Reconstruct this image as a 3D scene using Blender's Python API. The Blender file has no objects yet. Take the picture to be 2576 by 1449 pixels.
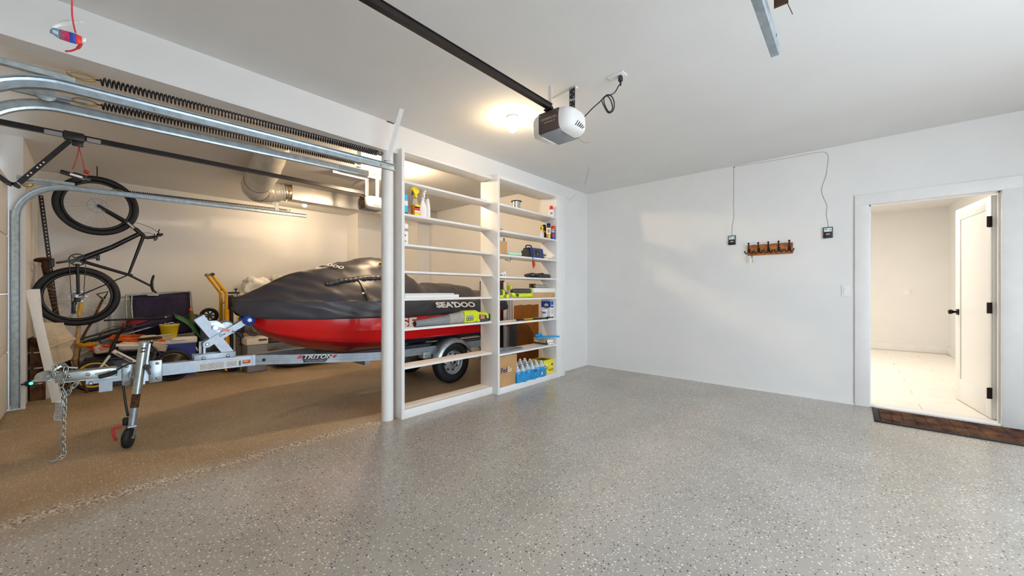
import bpy, bmesh, math, random
from mathutils import Vector, Matrix, noise as mnoise
random.seed(7)
PI = math.pi
scn = bpy.context.scene
COL = scn.collection
R = math.radians

# ------------------------------------------------------------------ camera
FPX, YAW, CYPX, EYE = 949.15, R(41.794), 730.8, 1.2
cd = bpy.data.cameras.new('camera')
cam = bpy.data.objects.new('camera', cd)
COL.objects.link(cam)
cam.location = (0, 0, EYE)
cam.rotation_euler = (R(90), 0, YAW)
cd.sensor_width = 36.0
cd.lens = FPX / 2576.0 * 36.0
cd.shift_y = (CYPX - 724.5) / 2576.0
cd.clip_start = 0.05
scn.camera = cam

# ------------------------------------------------------------------ world, light, exposure
SKY_W, SUN_W = 12.0, 140.0
w = bpy.data.worlds.new('overcast_sky')
scn.world = w
w.use_nodes = True
nt = w.node_tree
nt.nodes.clear()
wo = nt.nodes.new('ShaderNodeOutputWorld')
bg = nt.nodes.new('ShaderNodeBackground')
bg.inputs['Color'].default_value = (0.77, 0.885, 1.0, 1)
bg.inputs['Strength'].default_value = SKY_W
nt.links.new(bg.outputs[0], wo.inputs[0])

def area_light(name, loc, rot, sx, sy, power, color, portal=False):
    ld = bpy.data.lights.new(name, 'AREA')
    ld.shape = 'RECTANGLE'; ld.size = sx; ld.size_y = sy
    ld.energy = power; ld.color = color
    if portal:
        ld.cycles.is_portal = True
    o = bpy.data.objects.new(name, ld); COL.objects.link(o)
    o.location = loc; o.rotation_euler = rot
    return o
# sun over the driveway, raking along the right-hand side of the building
sd = bpy.data.lights.new('sun', 'SUN'); sd.energy = SUN_W; sd.angle = R(0.6); sd.color = (1.0, 1.0, 1.0)
so = bpy.data.objects.new('sun', sd); COL.objects.link(so); so.rotation_euler = (R(-42), R(-3), 0)
so.location = (8, -6, 9)
# sky portal in the open vehicle doorway of the right-hand wall, facing into the garage
area_light('sky_portal', (2.42, 2.0, 1.2), (0, R(90), 0), 2.35, 2.75, 1.0, (1, 1, 1), portal=True)

vs = scn.view_settings
vs.view_transform = 'Standard'
try: vs.look = 'None'
except Exception: pass
vs.gamma = 1.0
vs.use_curve_mapping = False
vs.exposure = -0.36
scn.display_settings.display_device = 'sRGB'
scn.cycles.max_bounces = 14
scn.cycles.diffuse_bounces = 8
scn.cycles.glossy_bounces = 4
scn.cycles.transmission_bounces = 6
scn.cycles.transparent_max_bounces = 8
scn.cycles.sample_clamp_indirect = 8.0
scn.cycles.caustics_reflective = False
scn.cycles.caustics_refractive = False

BULB_W_RIGHT = 17.0
BULB_W_LEFT = 52.0
BULB_W_MIDDLE = 125.0
HALL_W = 66.0
WARM = (1.0, 0.74, 0.44)

# ------------------------------------------------------------------ pixel -> point on a wall / floor plane
_s, _c = math.sin(YAW), math.cos(YAW)
def at(u, v, d):
    t = (u - 1288.0) / FPX
    return Vector((d * (-_s + _c * t), d * (_c + _s * t), EYE - (v - CYPX) / FPX * d))
def onx(u, v, X):
    t = (u - 1288.0) / FPX
    return at(u, v, X / (-_s + _c * t))
def ony(u, v, Y):
    t = (u - 1288.0) / FPX
    return at(u, v, Y / (_c + _s * t))
def onz(u, v, Z):
    return at(u, v, (EYE - Z) * FPX / (v - CYPX))

# ------------------------------------------------------------------ materials
def lin(c):
    if isinstance(c, str):
        c = c.lstrip('#'); c = [int(c[i:i + 2], 16) / 255 for i in (0, 2, 4)]
        return tuple((x / 12.92 if x <= 0.04045 else ((x + 0.055) / 1.055) ** 2.4) for x in c)
    return tuple(c)
MATS = {}
def mat(name, color, rough=0.5, metal=0.0, var=0.06, scale=14.0, bump=0.0, bscale=60.0, spec=0.5, alpha=1.0,
        trans=0.0, emit=None, estr=0.0, coat=0.0, ior=1.45, color2=None, mixscale=None):
    m = bpy.data.materials.new(name); m.use_nodes = True
    nt = m.node_tree; N = nt.nodes; L = nt.links
    b = N['Principled BSDF']
    c = lin(color)
    tc = N.new('ShaderNodeTexCoord')
    nz = N.new('ShaderNodeTexNoise'); nz.inputs['Scale'].default_value = scale; nz.inputs['Detail'].default_value = 4
    L.new(tc.outputs['Object'], nz.inputs['Vector'])
    rp = N.new('ShaderNodeValToRGB')
    rp.color_ramp.elements[0].position = 0.35; rp.color_ramp.elements[1].position = 0.65
    if color2 is not None:
        a, d = lin(color2), c
    else:
        a = tuple(max(0, x * (1 - var)) for x in c); d = tuple(min(1, x * (1 + var)) for x in c)
    rp.color_ramp.elements[0].color = (*a, 1); rp.color_ramp.elements[1].color = (*d, 1)
    L.new(nz.outputs['Fac'], rp.inputs['Fac'])
    L.new(rp.outputs['Color'], b.inputs['Base Color'])
    b.inputs['Roughness'].default_value = rough
    b.inputs['Metallic'].default_value = metal
    b.inputs['Specular IOR Level'].default_value = spec
    b.inputs['IOR'].default_value = ior
    b.inputs['Alpha'].default_value = alpha
    b.inputs['Transmission Weight'].default_value = trans
    b.inputs['Coat Weight'].default_value = coat
    if emit is not None:
        b.inputs['Emission Color'].default_value = (*lin(emit), 1)
        b.inputs['Emission Strength'].default_value = estr
    if bump > 0:
        n2 = N.new('ShaderNodeTexNoise'); n2.inputs['Scale'].default_value = bscale; n2.inputs['Detail'].default_value = 5
        L.new(tc.outputs['Object'], n2.inputs['Vector'])
        bp = N.new('ShaderNodeBump'); bp.inputs['Strength'].default_value = bump; bp.inputs['Distance'].default_value = 0.01
        L.new(n2.outputs['Fac'], bp.inputs['Height']); L.new(bp.outputs['Normal'], b.inputs['Normal'])
    MATS[name] = m
    return m

wall_m = mat('painted_drywall', '#e4e3e1', 0.75, var=0.015, scale=2.5, bump=0.03, bscale=250, spec=0.25)
ceil_m = mat('ceiling_paint', '#dfdedc', 0.85, var=0.02, scale=1.6, bump=0.03, bscale=180, spec=0.2)


white_m = mat('white_wood_paint', '#e8e7e5', 0.42, var=0.02, scale=6, bump=0.015, bscale=90)
door_m = mat('white_door_paint', '#eae8e4', 0.38, var=0.01, scale=3)
galv_m = mat('galvanised_steel', '#a3afb6', 0.38, 0.75, var=0.14, scale=22, bump=0.02, bscale=120)
galvd_m = mat('dull_galvanised_steel', '#a8b2b4', 0.45, 0.6, var=0.16, scale=30, bump=0.03, bscale=150)
alu_m = mat('brushed_aluminium', '#98a1aa', 0.45, 0.6, var=0.06, scale=18)
zinc_m = mat('zinc_plated_steel', '#a9b2b0', 0.3, 0.8, var=0.15, scale=25)
chrome_m = mat('polished_steel', '#d8d8d6', 0.18, 0.95, var=0.03)
blacks_m = mat('black_painted_steel', '#17151a', 0.38, 0.2, var=0.1)
brownrail_m = mat('dark_bronze_steel', '#241c1c', 0.36, 0.45, var=0.1)
rubber_m = mat('black_rubber', '#16161a', 0.62, var=0.12, scale=40, bump=0.05, bscale=200)
blackp_m = mat('black_plastic', '#17171a', 0.42, var=0.08)
dgrey_m = mat('dark_grey_plastic', '#3d3c40', 0.5, var=0.08)
grey_m = mat('grey_plastic', '#85888e', 0.5, var=0.06)
whitep_m = mat('white_plastic', '#eeece8', 0.35, var=0.02)
cover_m = mat('charcoal_cover_fabric', '#37353b', 0.42, var=0.08, scale=8, bump=0.04, bscale=30)
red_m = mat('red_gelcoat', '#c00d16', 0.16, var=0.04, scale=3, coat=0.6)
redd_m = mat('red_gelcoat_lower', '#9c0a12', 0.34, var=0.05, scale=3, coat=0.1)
navy_m = mat('navy_gelcoat', '#161c30', 0.25, var=0.08, coat=0.4)
blue_m = mat('blue_polyurethane', '#0f3b9c', 0.3, var=0.08)
coolb_m = mat('cooler_blue_plastic', '#14237e', 0.42, var=0.08)
purple_m = mat('navy_purple_fabric', '#2b2440', 0.8, var=0.2, scale=18, bump=0.1, bscale=40)
yellow_m = mat('yellow_painted_steel', '#e6ac12', 0.38, var=0.06)
yelp_m = mat('yellow_plastic', '#e3d21a', 0.42, var=0.05)
lime_m = mat('lime_green_plastic', '#c9d325', 0.42, var=0.06)
green_m = mat('green_plastic', '#1f5a33', 0.45, var=0.12)
orange_m = mat('orange_cord', '#f06a18', 0.45, var=0.08)
orred_m = mat('red_orange_cord', '#d63a18', 0.45, var=0.1)
gold_m = mat('yellow_zinc_steel', '#8d7445', 0.42, 0.7, var=0.15)
rust_m = mat('rusted_steel', '#5b3a1f', 0.85, 0.2, var=0.4, scale=40, bump=0.2, bscale=120, color2='#2e2016')
wood_m = mat('raw_pine', '#c8a36a', 0.6, var=0.15, scale=30)
oldw_m = mat('weathered_wood', '#6e4f31', 0.85, scale=12, bump=0.25, bscale=60, color2='#33241a')
card_m = mat('cardboard', '#b08a5e', 0.85, var=0.08, scale=8)
cardd_m = mat('brown_cardboard', '#8e5c28', 0.85, var=0.12, scale=5)
beige_m = mat('beige_resin', '#cbb99a', 0.55, var=0.1, scale=10)
cream_m = mat('cream_canvas', '#dbcdb6', 0.9, var=0.12, scale=16, bump=0.2, bscale=50)
bag_m = mat('white_plastic_bag', '#f3f2ef', 0.3, var=0.03, scale=10, bump=0.9, bscale=18)
bagg_m = mat('pale_green_bag', '#cfd3bd', 0.5, var=0.1, scale=10, bump=0.4, bscale=30)
redcord_m = mat('red_cord', '#a01c24', 0.6, var=0.3, scale=300)
bronze_m = mat('dark_bronze_hardware', '#241b18', 0.32, 0.7, var=0.1)
paper_m = mat('white_paper', '#f0eee8', 0.7, var=0.03)
ink_m = mat('black_ink', '#1a1a1c', 0.7, var=0.02)
inkw_m = mat('white_ink', '#eceae4', 0.6, var=0.02)
inkg_m = mat('grey_ink', '#8c8c90', 0.6, var=0.02)
purp_ink = mat('purple_ink', '#3a2472', 0.7, var=0.02)
redlab_m = mat('red_label', '#c3262c', 0.5, var=0.03)
yellab_m = mat('yellow_label', '#f2d21e', 0.5, var=0.03)
blulab_m = mat('blue_label', '#1f3f9b', 0.45, var=0.05)
cyan_m = mat('cyan_plastic', '#1896d6', 0.4, var=0.06)
cyanb_m = mat('cyan_label', '#29a8d6', 0.45, var=0.04)
refl_m = mat('amber_reflector', '#c84a14', 0.25, var=0.1, scale=200)
clear_m = mat('clear_plastic', '#f4f6f8', 0.08, trans=0.92, ior=1.3, var=0.0)
water_m = mat('blue_bottle_film', '#2f9cdc', 0.12, trans=0.25, ior=1.2, var=0.25, scale=40, coat=0.5)
amber_m = mat('orange_liquid', '#f08a0c', 0.1, trans=0.4, ior=1.33, var=0.05)
olive_m = mat('olive_plastic', '#5b5630', 0.5, var=0.1)
pink_m = mat('magenta_foil', '#a3154e', 0.25, var=0.3, scale=90)
lblue_m = mat('light_blue_card', '#5c9cc0', 0.4, var=0.1)
steelg_m = mat('rim_silver_paint', '#b9bcc2', 0.32, 0.6, var=0.05)
greyfab_m = mat('grey_tarpaulin', '#50525a', 0.7, var=0.15)
duct_m = mat('duct_foil_jacket', '#cfcac0', 0.38, 0.25, var=0.06, bump=0.35, bscale=14)
ductm_m = mat('sheet_metal_duct', '#cdc9c0', 0.35, 0.55, var=0.08, scale=3)
tape_m = mat('torn_foil_tape', '#b39a5f', 0.6, 0.2, var=0.4, scale=60)
rackw_m = mat('stained_rack_wood', '#a4601f', 0.5, scale=26, bump=0.1, bscale=60, color2='#6f3b12')
planks_m = mat('pale_plank', '#f0eae0', 0.3, var=0.02, scale=4)
thread_m = mat('grey_wire', '#a9a49b', 0.6, var=0.1)
bluegel_m = mat('dark_blue_plastic', '#17357f', 0.4, var=0.06)
mint_m = mat('mint_print', '#8fd8a6', 0.5, var=0.35, scale=70, color2='#f2f4ee')
blackbag_m = mat('black_plastic_bag', '#232327', 0.22, var=0.2, scale=30, bump=0.7, bscale=45)
greyfoam_m = mat('slate_grey_plastic', '#75777c', 0.55, var=0.1)
concrete_m = mat('driveway_concrete', '#b2b6ba', 0.9, var=0.08, scale=3, bump=0.1, bscale=40)
goldlab_m = mat('gold_label', '#c19a35', 0.35, 0.3, var=0.1)
kidrim_m = mat('yellow_anodised_rim', '#e0a824', 0.35, 0.2, var=0.06)

# bulbs (the lamps themselves emit)
def emis(name, color, strength):
    m = bpy.data.materials.new(name); m.use_nodes = True
    nt = m.node_tree; nt.nodes.clear()
    o = nt.nodes.new('ShaderNodeOutputMaterial'); e = nt.nodes.new('ShaderNodeEmission')
    e.inputs['Color'].default_value = (*color, 1); e.inputs['Strength'].default_value = strength
    nt.links.new(e.outputs[0], o.inputs[0])
    return m
BULB_R = 0.033
def bulb_strength(W): return W / (PI * 4 * PI * BULB_R ** 2)
bulbr_m = emis('lit_bulb_right', WARM, bulb_strength(BULB_W_RIGHT))
bulbm_m = emis('lit_bulb_middle', (1.0, 0.74, 0.46), bulb_strength(BULB_W_MIDDLE))
bulbl_m = emis('lit_bulb_left', (1.0, 0.74, 0.46), bulb_strength(BULB_W_LEFT))
led_m = emis('green_led', (0.05, 1.0, 0.45), 6.0)

# ---- floor: grey epoxy with colour flakes, browner and dirtier in the left bay
def floor_material():
    m = bpy.data.materials.new('flaked_epoxy_floor'); m.use_nodes = True
    nt = m.node_tree; N = nt.nodes; L = nt.links; b = N['Principled BSDF']
    tc = N.new('ShaderNodeTexCoord'); P = tc.outputs['Object']
    def nz(scale, detail=5, vec=P):
        n = N.new('ShaderNodeTexNoise'); n.inputs['Scale'].default_value = scale; n.inputs['Detail'].default_value = detail
        L.new(vec, n.inputs['Vector']); return n.outputs['Fac']
    def ramp(fac, stops, interp='LINEAR'):
        r = N.new('ShaderNodeValToRGB'); r.color_ramp.interpolation = interp
        while len(r.color_ramp.elements) < len(stops): r.color_ramp.elements.new(0.5)
        for e, (p, c) in zip(r.color_ramp.elements, stops): e.position = p; e.color = (*c, 1) if len(c) == 3 else c
        L.new(fac, r.inputs['Fac']); return r.outputs['Color']
    def mix(f, a, bb, mode='MIX'):
        x = N.new('ShaderNodeMix'); x.data_type = 'RGBA'; x.blend_type = mode
        if hasattr(f, 'is_linked') or not isinstance(f, (int, float)): L.new(f, x.inputs['Factor'])
        else: x.inputs['Factor'].default_value = f
        for inp, val in ((x.inputs['A'], a), (x.inputs['B'], bb)):
            if isinstance(val, tuple): inp.default_value = (*val, 1)
            else: L.new(val, inp)
        return x.outputs['Result']
    def math_(op, a, bb=None):
        x = N.new('ShaderNodeMath'); x.operation = op
        for i, val in ((0, a), (1, bb)):
            if val is None: continue
            if isinstance(val, (int, float)): x.inputs[i].default_value = val
            else: L.new(val, x.inputs[i])
        return x.outputs[0]
    K = (0, 0, 0); W = (1, 1, 1)
    base = ramp(nz(1.3), [(0.3, lin('#a29c93')), (0.7, lin('#b2aca4'))])
    brown = ramp(nz(0.9), [(0.3, lin('#8a7554')), (0.5, lin('#a28b6d')), (0.75, lin('#b09d82'))])
    sep = N.new('ShaderNodeSeparateXYZ'); L.new(P, sep.inputs[0])
    xx = math_('ADD', sep.outputs['X'], math_('MULTIPLY', math_('SUBTRACT', nz(1.7), 0.5), 0.55))
    left = N.new('ShaderNodeMapRange'); left.inputs['From Min'].default_value = -2.95; left.inputs['From Max'].default_value = -3.45
    L.new(xx, left.inputs['Value']); left = left.outputs['Result']
    col = mix(left, base, brown)
    # worn pale patches in the left bay
    mp = N.new('ShaderNodeMapping'); mp.inputs['Scale'].default_value = (2.6, 0.9, 1.0); L.new(P, mp.inputs['Vector'])
    wear = ramp(nz(1.25, 6, mp.outputs[0]), [(0.66, K), (0.74, W)])
    wr = math_('MULTIPLY', wear, math_('MULTIPLY', left, 0.7))
    col = mix(wr, col, lin('#b9b0a2'))
    # flakes
    def flakes(scale, thr, seedoff):
        mpp = N.new('ShaderNodeMapping'); mpp.inputs['Location'].default_value = (seedoff, seedoff * 1.7, 0); L.new(P, mpp.inputs['Vector'])
        wob = N.new('ShaderNodeTexNoise'); wob.inputs['Scale'].default_value = 60; L.new(mpp.outputs[0], wob.inputs['Vector'])
        add = N.new('ShaderNodeVectorMath'); add.operation = 'MULTIPLY_ADD'
        L.new(wob.outputs['Color'], add.inputs[0]); add.inputs[1].default_value = (0.012, 0.012, 0); L.new(mpp.outputs[0], add.inputs[2])
        v = N.new('ShaderNodeTexVoronoi'); v.voronoi_dimensions = '2D'; v.inputs['Scale'].default_value = scale
        L.new(add.outputs[0], v.inputs['Vector'])
        near = math_('LESS_THAN', v.outputs['Distance'], thr)
        s2 = N.new('ShaderNodeSeparateColor'); L.new(v.outputs['Color'], s2.inputs[0])
        return near, s2.outputs['Red'], s2.outputs['Green']
    bx = math_('ABSOLUTE', math_('ADD', math_('ADD', sep.outputs['X'], 3.22), math_('MULTIPLY', math_('SUBTRACT', nz(3.5), 0.5), 0.16)))
    bm_ = N.new('ShaderNodeMapRange'); bm_.inputs['From Min'].default_value = 0.02; bm_.inputs['From Max'].default_value = 0.10; bm_.inputs['To Min'].default_value = 1.0; bm_.inputs['To Max'].default_value = 0.0
    L.new(bx, bm_.inputs['Value'])
    band = math_('ADD', 0.38, math_('MULTIPLY', bm_.outputs['Result'], 0.6))
    for scale, thr, off in ((44, 0.17, 0.0), (62, 0.165, 3.3)):
        thr = math_('ADD', thr, math_('MULTIPLY', bm_.outputs['Result'], 0.14))
        near, r1, g1 = flakes(scale, thr, off)
        fc = ramp(r1, [(0.0, lin('#f2f0ea')), (0.42, lin('#3a3634')), (0.60, lin('#2a3050')), (0.70, lin('#dcd9d2')), (0.92, lin('#7a5a3a'))], 'CONSTANT')
        keep = math_('LESS_THAN', g1, band)
        f = math_('MULTIPLY', near, keep)
        f = math_('MULTIPLY', f, math_('SUBTRACT', 1.0, math_('MULTIPLY', left, 0.45)))
        col = mix(f, col, fc)
    # brown drips and tyre dirt
    dirt = ramp(nz(0.55, 6), [(0.52, K), (0.72, W)])
    col = mix(math_('MULTIPLY', dirt, 0.22), col, lin('#6d5b48'))
    L.new(col, b.inputs['Base Color'])
    rr = N.new('ShaderNodeMapRange'); rr.inputs['To Min'].default_value = 0.24; rr.inputs['To Max'].default_value = 0.5
    L.new(left, rr.inputs['Value']); L.new(rr.outputs['Result'], b.inputs['Roughness'])
    b.inputs['Specular IOR Level'].default_value = 0.4
    bp = N.new('ShaderNodeBump'); bp.inputs['Strength'].default_value = 0.10; bp.inputs['Distance'].default_value = 0.01
    L.new(nz(35, 4), bp.inputs['Height']); L.new(bp.outputs['Normal'], b.inputs['Normal'])
    return m
floor_m = floor_material()

def mat_material():
    m = bpy.data.materials.new('brown_ribbed_mat'); m.use_nodes = True
    nt = m.node_tree; N = nt.nodes; L = nt.links; b = N['Principled BSDF']
    tc = N.new('ShaderNodeTexCoord')
    n1 = N.new('ShaderNodeTexNoise'); n1.inputs['Scale'].default_value = 7; n1.inputs['Detail'].default_value = 6
    L.new(tc.outputs['Object'], n1.inputs['Vector'])
    r = N.new('ShaderNodeValToRGB')
    for e, (p, c) in zip(r.color_ramp.elements, ((0.32, '#33262a'), (0.72, '#7d583e'))): e.position = p; e.color = (*lin(c), 1)
    L.new(n1.outputs['Fac'], r.inputs['Fac']); L.new(r.outputs['Color'], b.inputs['Base Color'])
    b.inputs['Roughness'].default_value = 0.95; b.inputs['Specular IOR Level'].default_value = 0.1
    return m
mat_m = mat_material()

# ------------------------------------------------------------------ mesh builder
def basis(d):
    d = Vector(d).normalized()
    a = Vector((0, 0, 1)) if abs(d.z) < 0.95 else Vector((1, 0, 0))
    x = d.cross(a).normalized(); y = d.cross(x).normalized()
    return x, y
def rotm(rx=0, ry=0, rz=0):
    return Matrix.Rotation(rz, 3, 'Z') @ Matrix.Rotation(ry, 3, 'Y') @ Matrix.Rotation(rx, 3, 'X')
XF = {}
class MB:
    def __init__(self):
        self.v = []; self.f = []; self.mi = []; self.sm = []
    def add(self, vs, fs, mi=0, smooth=False):
        o = len(self.v); self.v += [Vector(p) for p in vs]
        for f in fs:
            self.f.append([o + i for i in f]); self.mi.append(mi); self.sm.append(smooth)
        return self
    def box(self, lo, hi, mi=0, rot=None, bevel=0.0, seg=2):
        lo = Vector(lo); hi = Vector(hi); c = (lo + hi) / 2; h = (hi - lo) / 2
        h = Vector((abs(h.x), abs(h.y), abs(h.z)))
        if bevel > 0:
            bm = bmesh.new(); bmesh.ops.create_cube(bm, size=2.0)
            for q in bm.verts: q.co = Vector((q.co.x * h.x, q.co.y * h.y, q.co.z * h.z))
            bmesh.ops.bevel(bm, geom=bm.edges[:], offset=min(bevel, 0.95 * min(h)), segments=seg, profile=0.5, affect='EDGES')
            bm.verts.index_update()
            vs = [q.co.copy() for q in bm.verts]; fs = [[q.index for q in f.verts] for f in bm.faces]; bm.free()
            sm = True
        else:
            vs = [Vector((sx * h.x, sy * h.y, sz * h.z)) for sx in (-1, 1) for sy in (-1, 1) for sz in (-1, 1)]
            fs = [(0, 1, 3, 2), (4, 6, 7, 5), (0, 4, 5, 1), (2, 3, 7, 6), (0, 2, 6, 4), (1, 5, 7, 3)]; sm = False
        if rot is not None: vs = [rot @ q for q in vs]
        return self.add([q + c for q in vs], fs, mi, sm)
    def obox(self, p0, p1, wx, wy, mi=0, up=None, bevel=0.0):
        """box from p0 to p1; wx across (perpendicular to `up`), wy along `up`"""
        p0 = Vector(p0); p1 = Vector(p1); d = p1 - p0; L = d.length; z = d.normalized()
        u = Vector(up) if up is not None else (Vector((0, 0, 1)) if abs(z.z) < 0.95 else Vector((0, 1, 0)))
        x = u.cross(z).normalized(); y = z.cross(x).normalized()
        m = Matrix((x, y, z)).transposed()
        c = (p0 + p1) / 2
        t = MB().box((-wx / 2, -wy / 2, -L / 2), (wx / 2, wy / 2, L / 2), mi, None, bevel)
        return self.add([m @ q + c for q in t.v], t.f, mi, bevel > 0)
    def cyl(self, p0, p1, r0, r1=None, n=16, mi=0, cap=True, smooth=True):
        p0 = Vector(p0); p1 = Vector(p1); r1 = r0 if r1 is None else r1
        x, y = basis(p1 - p0); vs = []
        for p, r in ((p0, r0), (p1, r1)):
            for i in range(n):
                a = 2 * PI * i / n; vs.append(p + x * (r * math.cos(a)) + y * (r * math.sin(a)))
        fs = [(i, (i + 1) % n, n + (i + 1) % n, n + i) for i in range(n)]
        self.add(vs, fs, mi, smooth)
        if cap: self.add(vs, [list(range(n))[::-1], list(range(n, 2 * n))], mi, False)
        return self
    def tube(self, pts, r, n=8, mi=0, closed=False, cap=True):
        pts = [Vector(p) for p in pts]; k = len(pts); rs = r if isinstance(r, (list, tuple)) else [r] * k
        vs = []; px = None
        for i, p in enumerate(pts):
            if closed: t = pts[(i + 1) % k] - pts[i - 1]
            else: t = pts[min(i + 1, k - 1)] - pts[max(i - 1, 0)]
            if t.length < 1e-9: t = Vector((0, 0, 1))
            t.normalize()
            if px is None: x, y = basis(t)
            else:
                x = px - t * px.dot(t)
                if x.length < 1e-6: x, y = basis(t)
                x.normalize(); y = t.cross(x)
            px = x
            for j in range(n):
                a = 2 * PI * j / n; vs.append(p + x * (rs[i] * math.cos(a)) + y * (rs[i] * math.sin(a)))
        fs = []
        for i in range(k if closed else k - 1):
            i2 = (i + 1) % k
            for j in range(n): fs.append((i * n + j, i * n + (j + 1) % n, i2 * n + (j + 1) % n, i2 * n + j))
        self.add(vs, fs, mi, True)
        if cap and not closed: self.add(vs, [list(range(n))[::-1], list(range((k - 1) * n, k * n))], mi, False)
        return self
    def lathe(self, prof, base=(0, 0, 0), axis=(0, 0, 1), n=24, mi=0, cap=True, sx=1.0, sy=1.0, xdir=None):
        base = Vector(base); ax = Vector(axis).normalized()
        x, y = basis(ax)
        if xdir is not None:
            x = Vector(xdir); x = (x - ax * x.dot(ax)).normalized(); y = ax.cross(x)
        vs = []
        for r, h in prof:
            for i in range(n):
                a = 2 * PI * i / n; vs.append(base + ax * h + x * (sx * r * math.cos(a)) + y * (sy * r * math.sin(a)))
        k = len(prof); fs = []
        for q in range(k - 1):
            for i in range(n): fs.append((q * n + i, q * n + (i + 1) % n, (q + 1) * n + (i + 1) % n, (q + 1) * n + i))
        self.add(vs, fs, mi, True)
        if cap: self.add(vs, [list(range(n))[::-1], list(range((k - 1) * n, k * n))], mi, False)
        return self
    def prism(self, poly, d, mi=0, smooth=False):
        """poly: 3-D polygon points, extruded by vector d"""
        poly = [Vector(p) for p in poly]; d = Vector(d); n = len(poly)
        vs = poly + [p + d for p in poly]
        self.add(vs, [(i, (i + 1) % n, n + (i + 1) % n, n + i) for i in range(n)], mi, smooth)
        return self.add(vs, [list(range(n))[::-1], list(range(n, 2 * n))], mi, False)
    def loft(self, rings, mi=0, closed=True, cap=False, smooth=True):
        n = len(rings[0]); vs = [Vector(p) for r in rings for p in r]; fs = []
        m = n if closed else n - 1
        for q in range(len(rings) - 1):
            for i in range(m): fs.append((q * n + i, q * n + (i + 1) % n, (q + 1) * n + (i + 1) % n, (q + 1) * n + i))
        self.add(vs, fs, mi, smooth)
        if cap: self.add(vs, [list(range(n))[::-1], list(range((len(rings) - 1) * n, len(rings) * n))], mi, smooth)
        return self
    def ball(self, c, r, n=16, k=10, mi=0, scale=(1, 1, 1)):
        c = Vector(c); pr = []
        for q in range(k + 1):
            a = PI * q / k; pr.append((max(1e-4, r * math.sin(a)), -r * math.cos(a)))
        t = MB().lathe(pr, (0, 0, 0), (0, 0, 1), n, mi, cap=False)
        return self.add([Vector((p.x * scale[0], p.y * scale[1], p.z * scale[2])) + c for p in t.v], t.f, mi, True)
    def torus(self, c, axis, R_, r, n=36, k=10, mi=0):
        x, y = basis(axis); c = Vector(c)
        return self.tube([c + x * (R_ * math.cos(2 * PI * i / n)) + y * (R_ * math.sin(2 * PI * i / n)) for i in range(n)], r, k, mi, closed=True)
    def xform(self, m):
        self.v = [m @ p for p in self.v]; return self
    def build(self, name, m, parent=None, world=True, smooth_angle=True):
        me = bpy.data.meshes.new(name)
        vs = self.v
        M = XF.get(parent.name) if parent is not None else None
        if M is not None and world:
            inv = M.inverted(); vs = [inv @ p for p in vs]
        me.from_pydata([tuple(p) for p in vs], [], self.f)
        ms = m if isinstance(m, (list, tuple)) else [m]
        for q in ms: me.materials.append(q)
        for p, mi, s in zip(me.polygons, self.mi, self.sm): p.material_index = mi; p.use_smooth = s
        bm = bmesh.new(); bm.from_mesh(me); bmesh.ops.recalc_face_normals(bm, faces=bm.faces[:]); bm.to_mesh(me); bm.free()
        me.update()
        o = bpy.data.objects.new(name, me); COL.objects.link(o)
        if parent is not None:
            o.parent = parent
            if M is not None: XF[o.name] = M
        return o

def tag(o, label, cat, group=None):
    o['label'] = label; o['category'] = cat
    if group: o['group'] = group
    return o
def thing(name, label, cat, loc=(0, 0, 0), rz=0.0, group=None):
    o = bpy.data.objects.new(name, None); COL.objects.link(o)
    o.empty_display_size = 0.05
    o.location = loc; o.rotation_euler = (0, 0, rz)
    XF[o.name] = Matrix.Translation(Vector(loc)) @ Matrix.Rotation(rz, 4, 'Z')
    return tag(o, label, cat, group)
def struct(name, mb, m, parent=None):
    o = mb.build(name, m, parent)
    if parent is None: o['kind'] = 'structure'
    return o
def lab(o, text):
    o['label'] = text; return o
def copyobj(o, parent, name=None):
    c = o.copy(); COL.objects.link(c); c.parent = parent
    return c
def text(s, size, org, right, up, m, parent, name='lettering', ext=0.0006, align='CENTER', squash=1.0, shear=0.0, bold=0.0, spacing=1.0):
    cu = bpy.data.curves.new(name, 'FONT'); cu.body = s; cu.size = size; cu.extrude = ext
    cu.align_x = align; cu.align_y = 'CENTER'; cu.shear = shear; cu.offset = bold; cu.space_character = spacing
    cu.resolution_u = 3
    t = bpy.data.objects.new(name, cu); COL.objects.link(t)
    me = bpy.data.meshes.new_from_object(t)
    bpy.data.objects.remove(t); bpy.data.curves.remove(cu)
    x = Vector(right).normalized(); y = Vector(up); y = (y - x * y.dot(x)).normalized(); z = x.cross(y)
    M = Matrix.Translation(Vector(org)) @ Matrix((x * squash, y, z)).transposed().to_4x4()
    P = XF.get(parent.name)
    me.transform((P.inverted() @ M) if P is not None else M)
    me.materials.clear(); me.materials.append(m)
    o = bpy.data.objects.new(name, me); COL.objects.link(o); o.parent = parent
    return o
def lines_of_print(mb, org, right, up, w, h, rows, mi=0, ext=0.0004, seed=1, dash=True):
    """small print that cannot be read in the photograph: rows of short raised dashes"""
    rr = random.Random(seed); x = Vector(right).normalized(); y = Vector(up).normalized(); z = x.cross(y)
    org = Vector(org)
    for i in range(rows):
        yy = h * (0.5 - (i + 0.5) / rows); a = -w / 2
        while a < w / 2 - 0.002:
            ln = min(w / 2 - a, w * rr.uniform(0.08, 0.3)) if dash else w
            c = org + x * (a + ln / 2) + y * yy
            hh = h / rows * 0.28
            poly = [c - x * ln / 2 - y * hh, c + x * ln / 2 - y * hh, c + x * ln / 2 + y * hh, c - x * ln / 2 + y * hh]
            mb.prism(poly, z * ext, mi)
            a += ln + w * 0.03
    return mb
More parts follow.
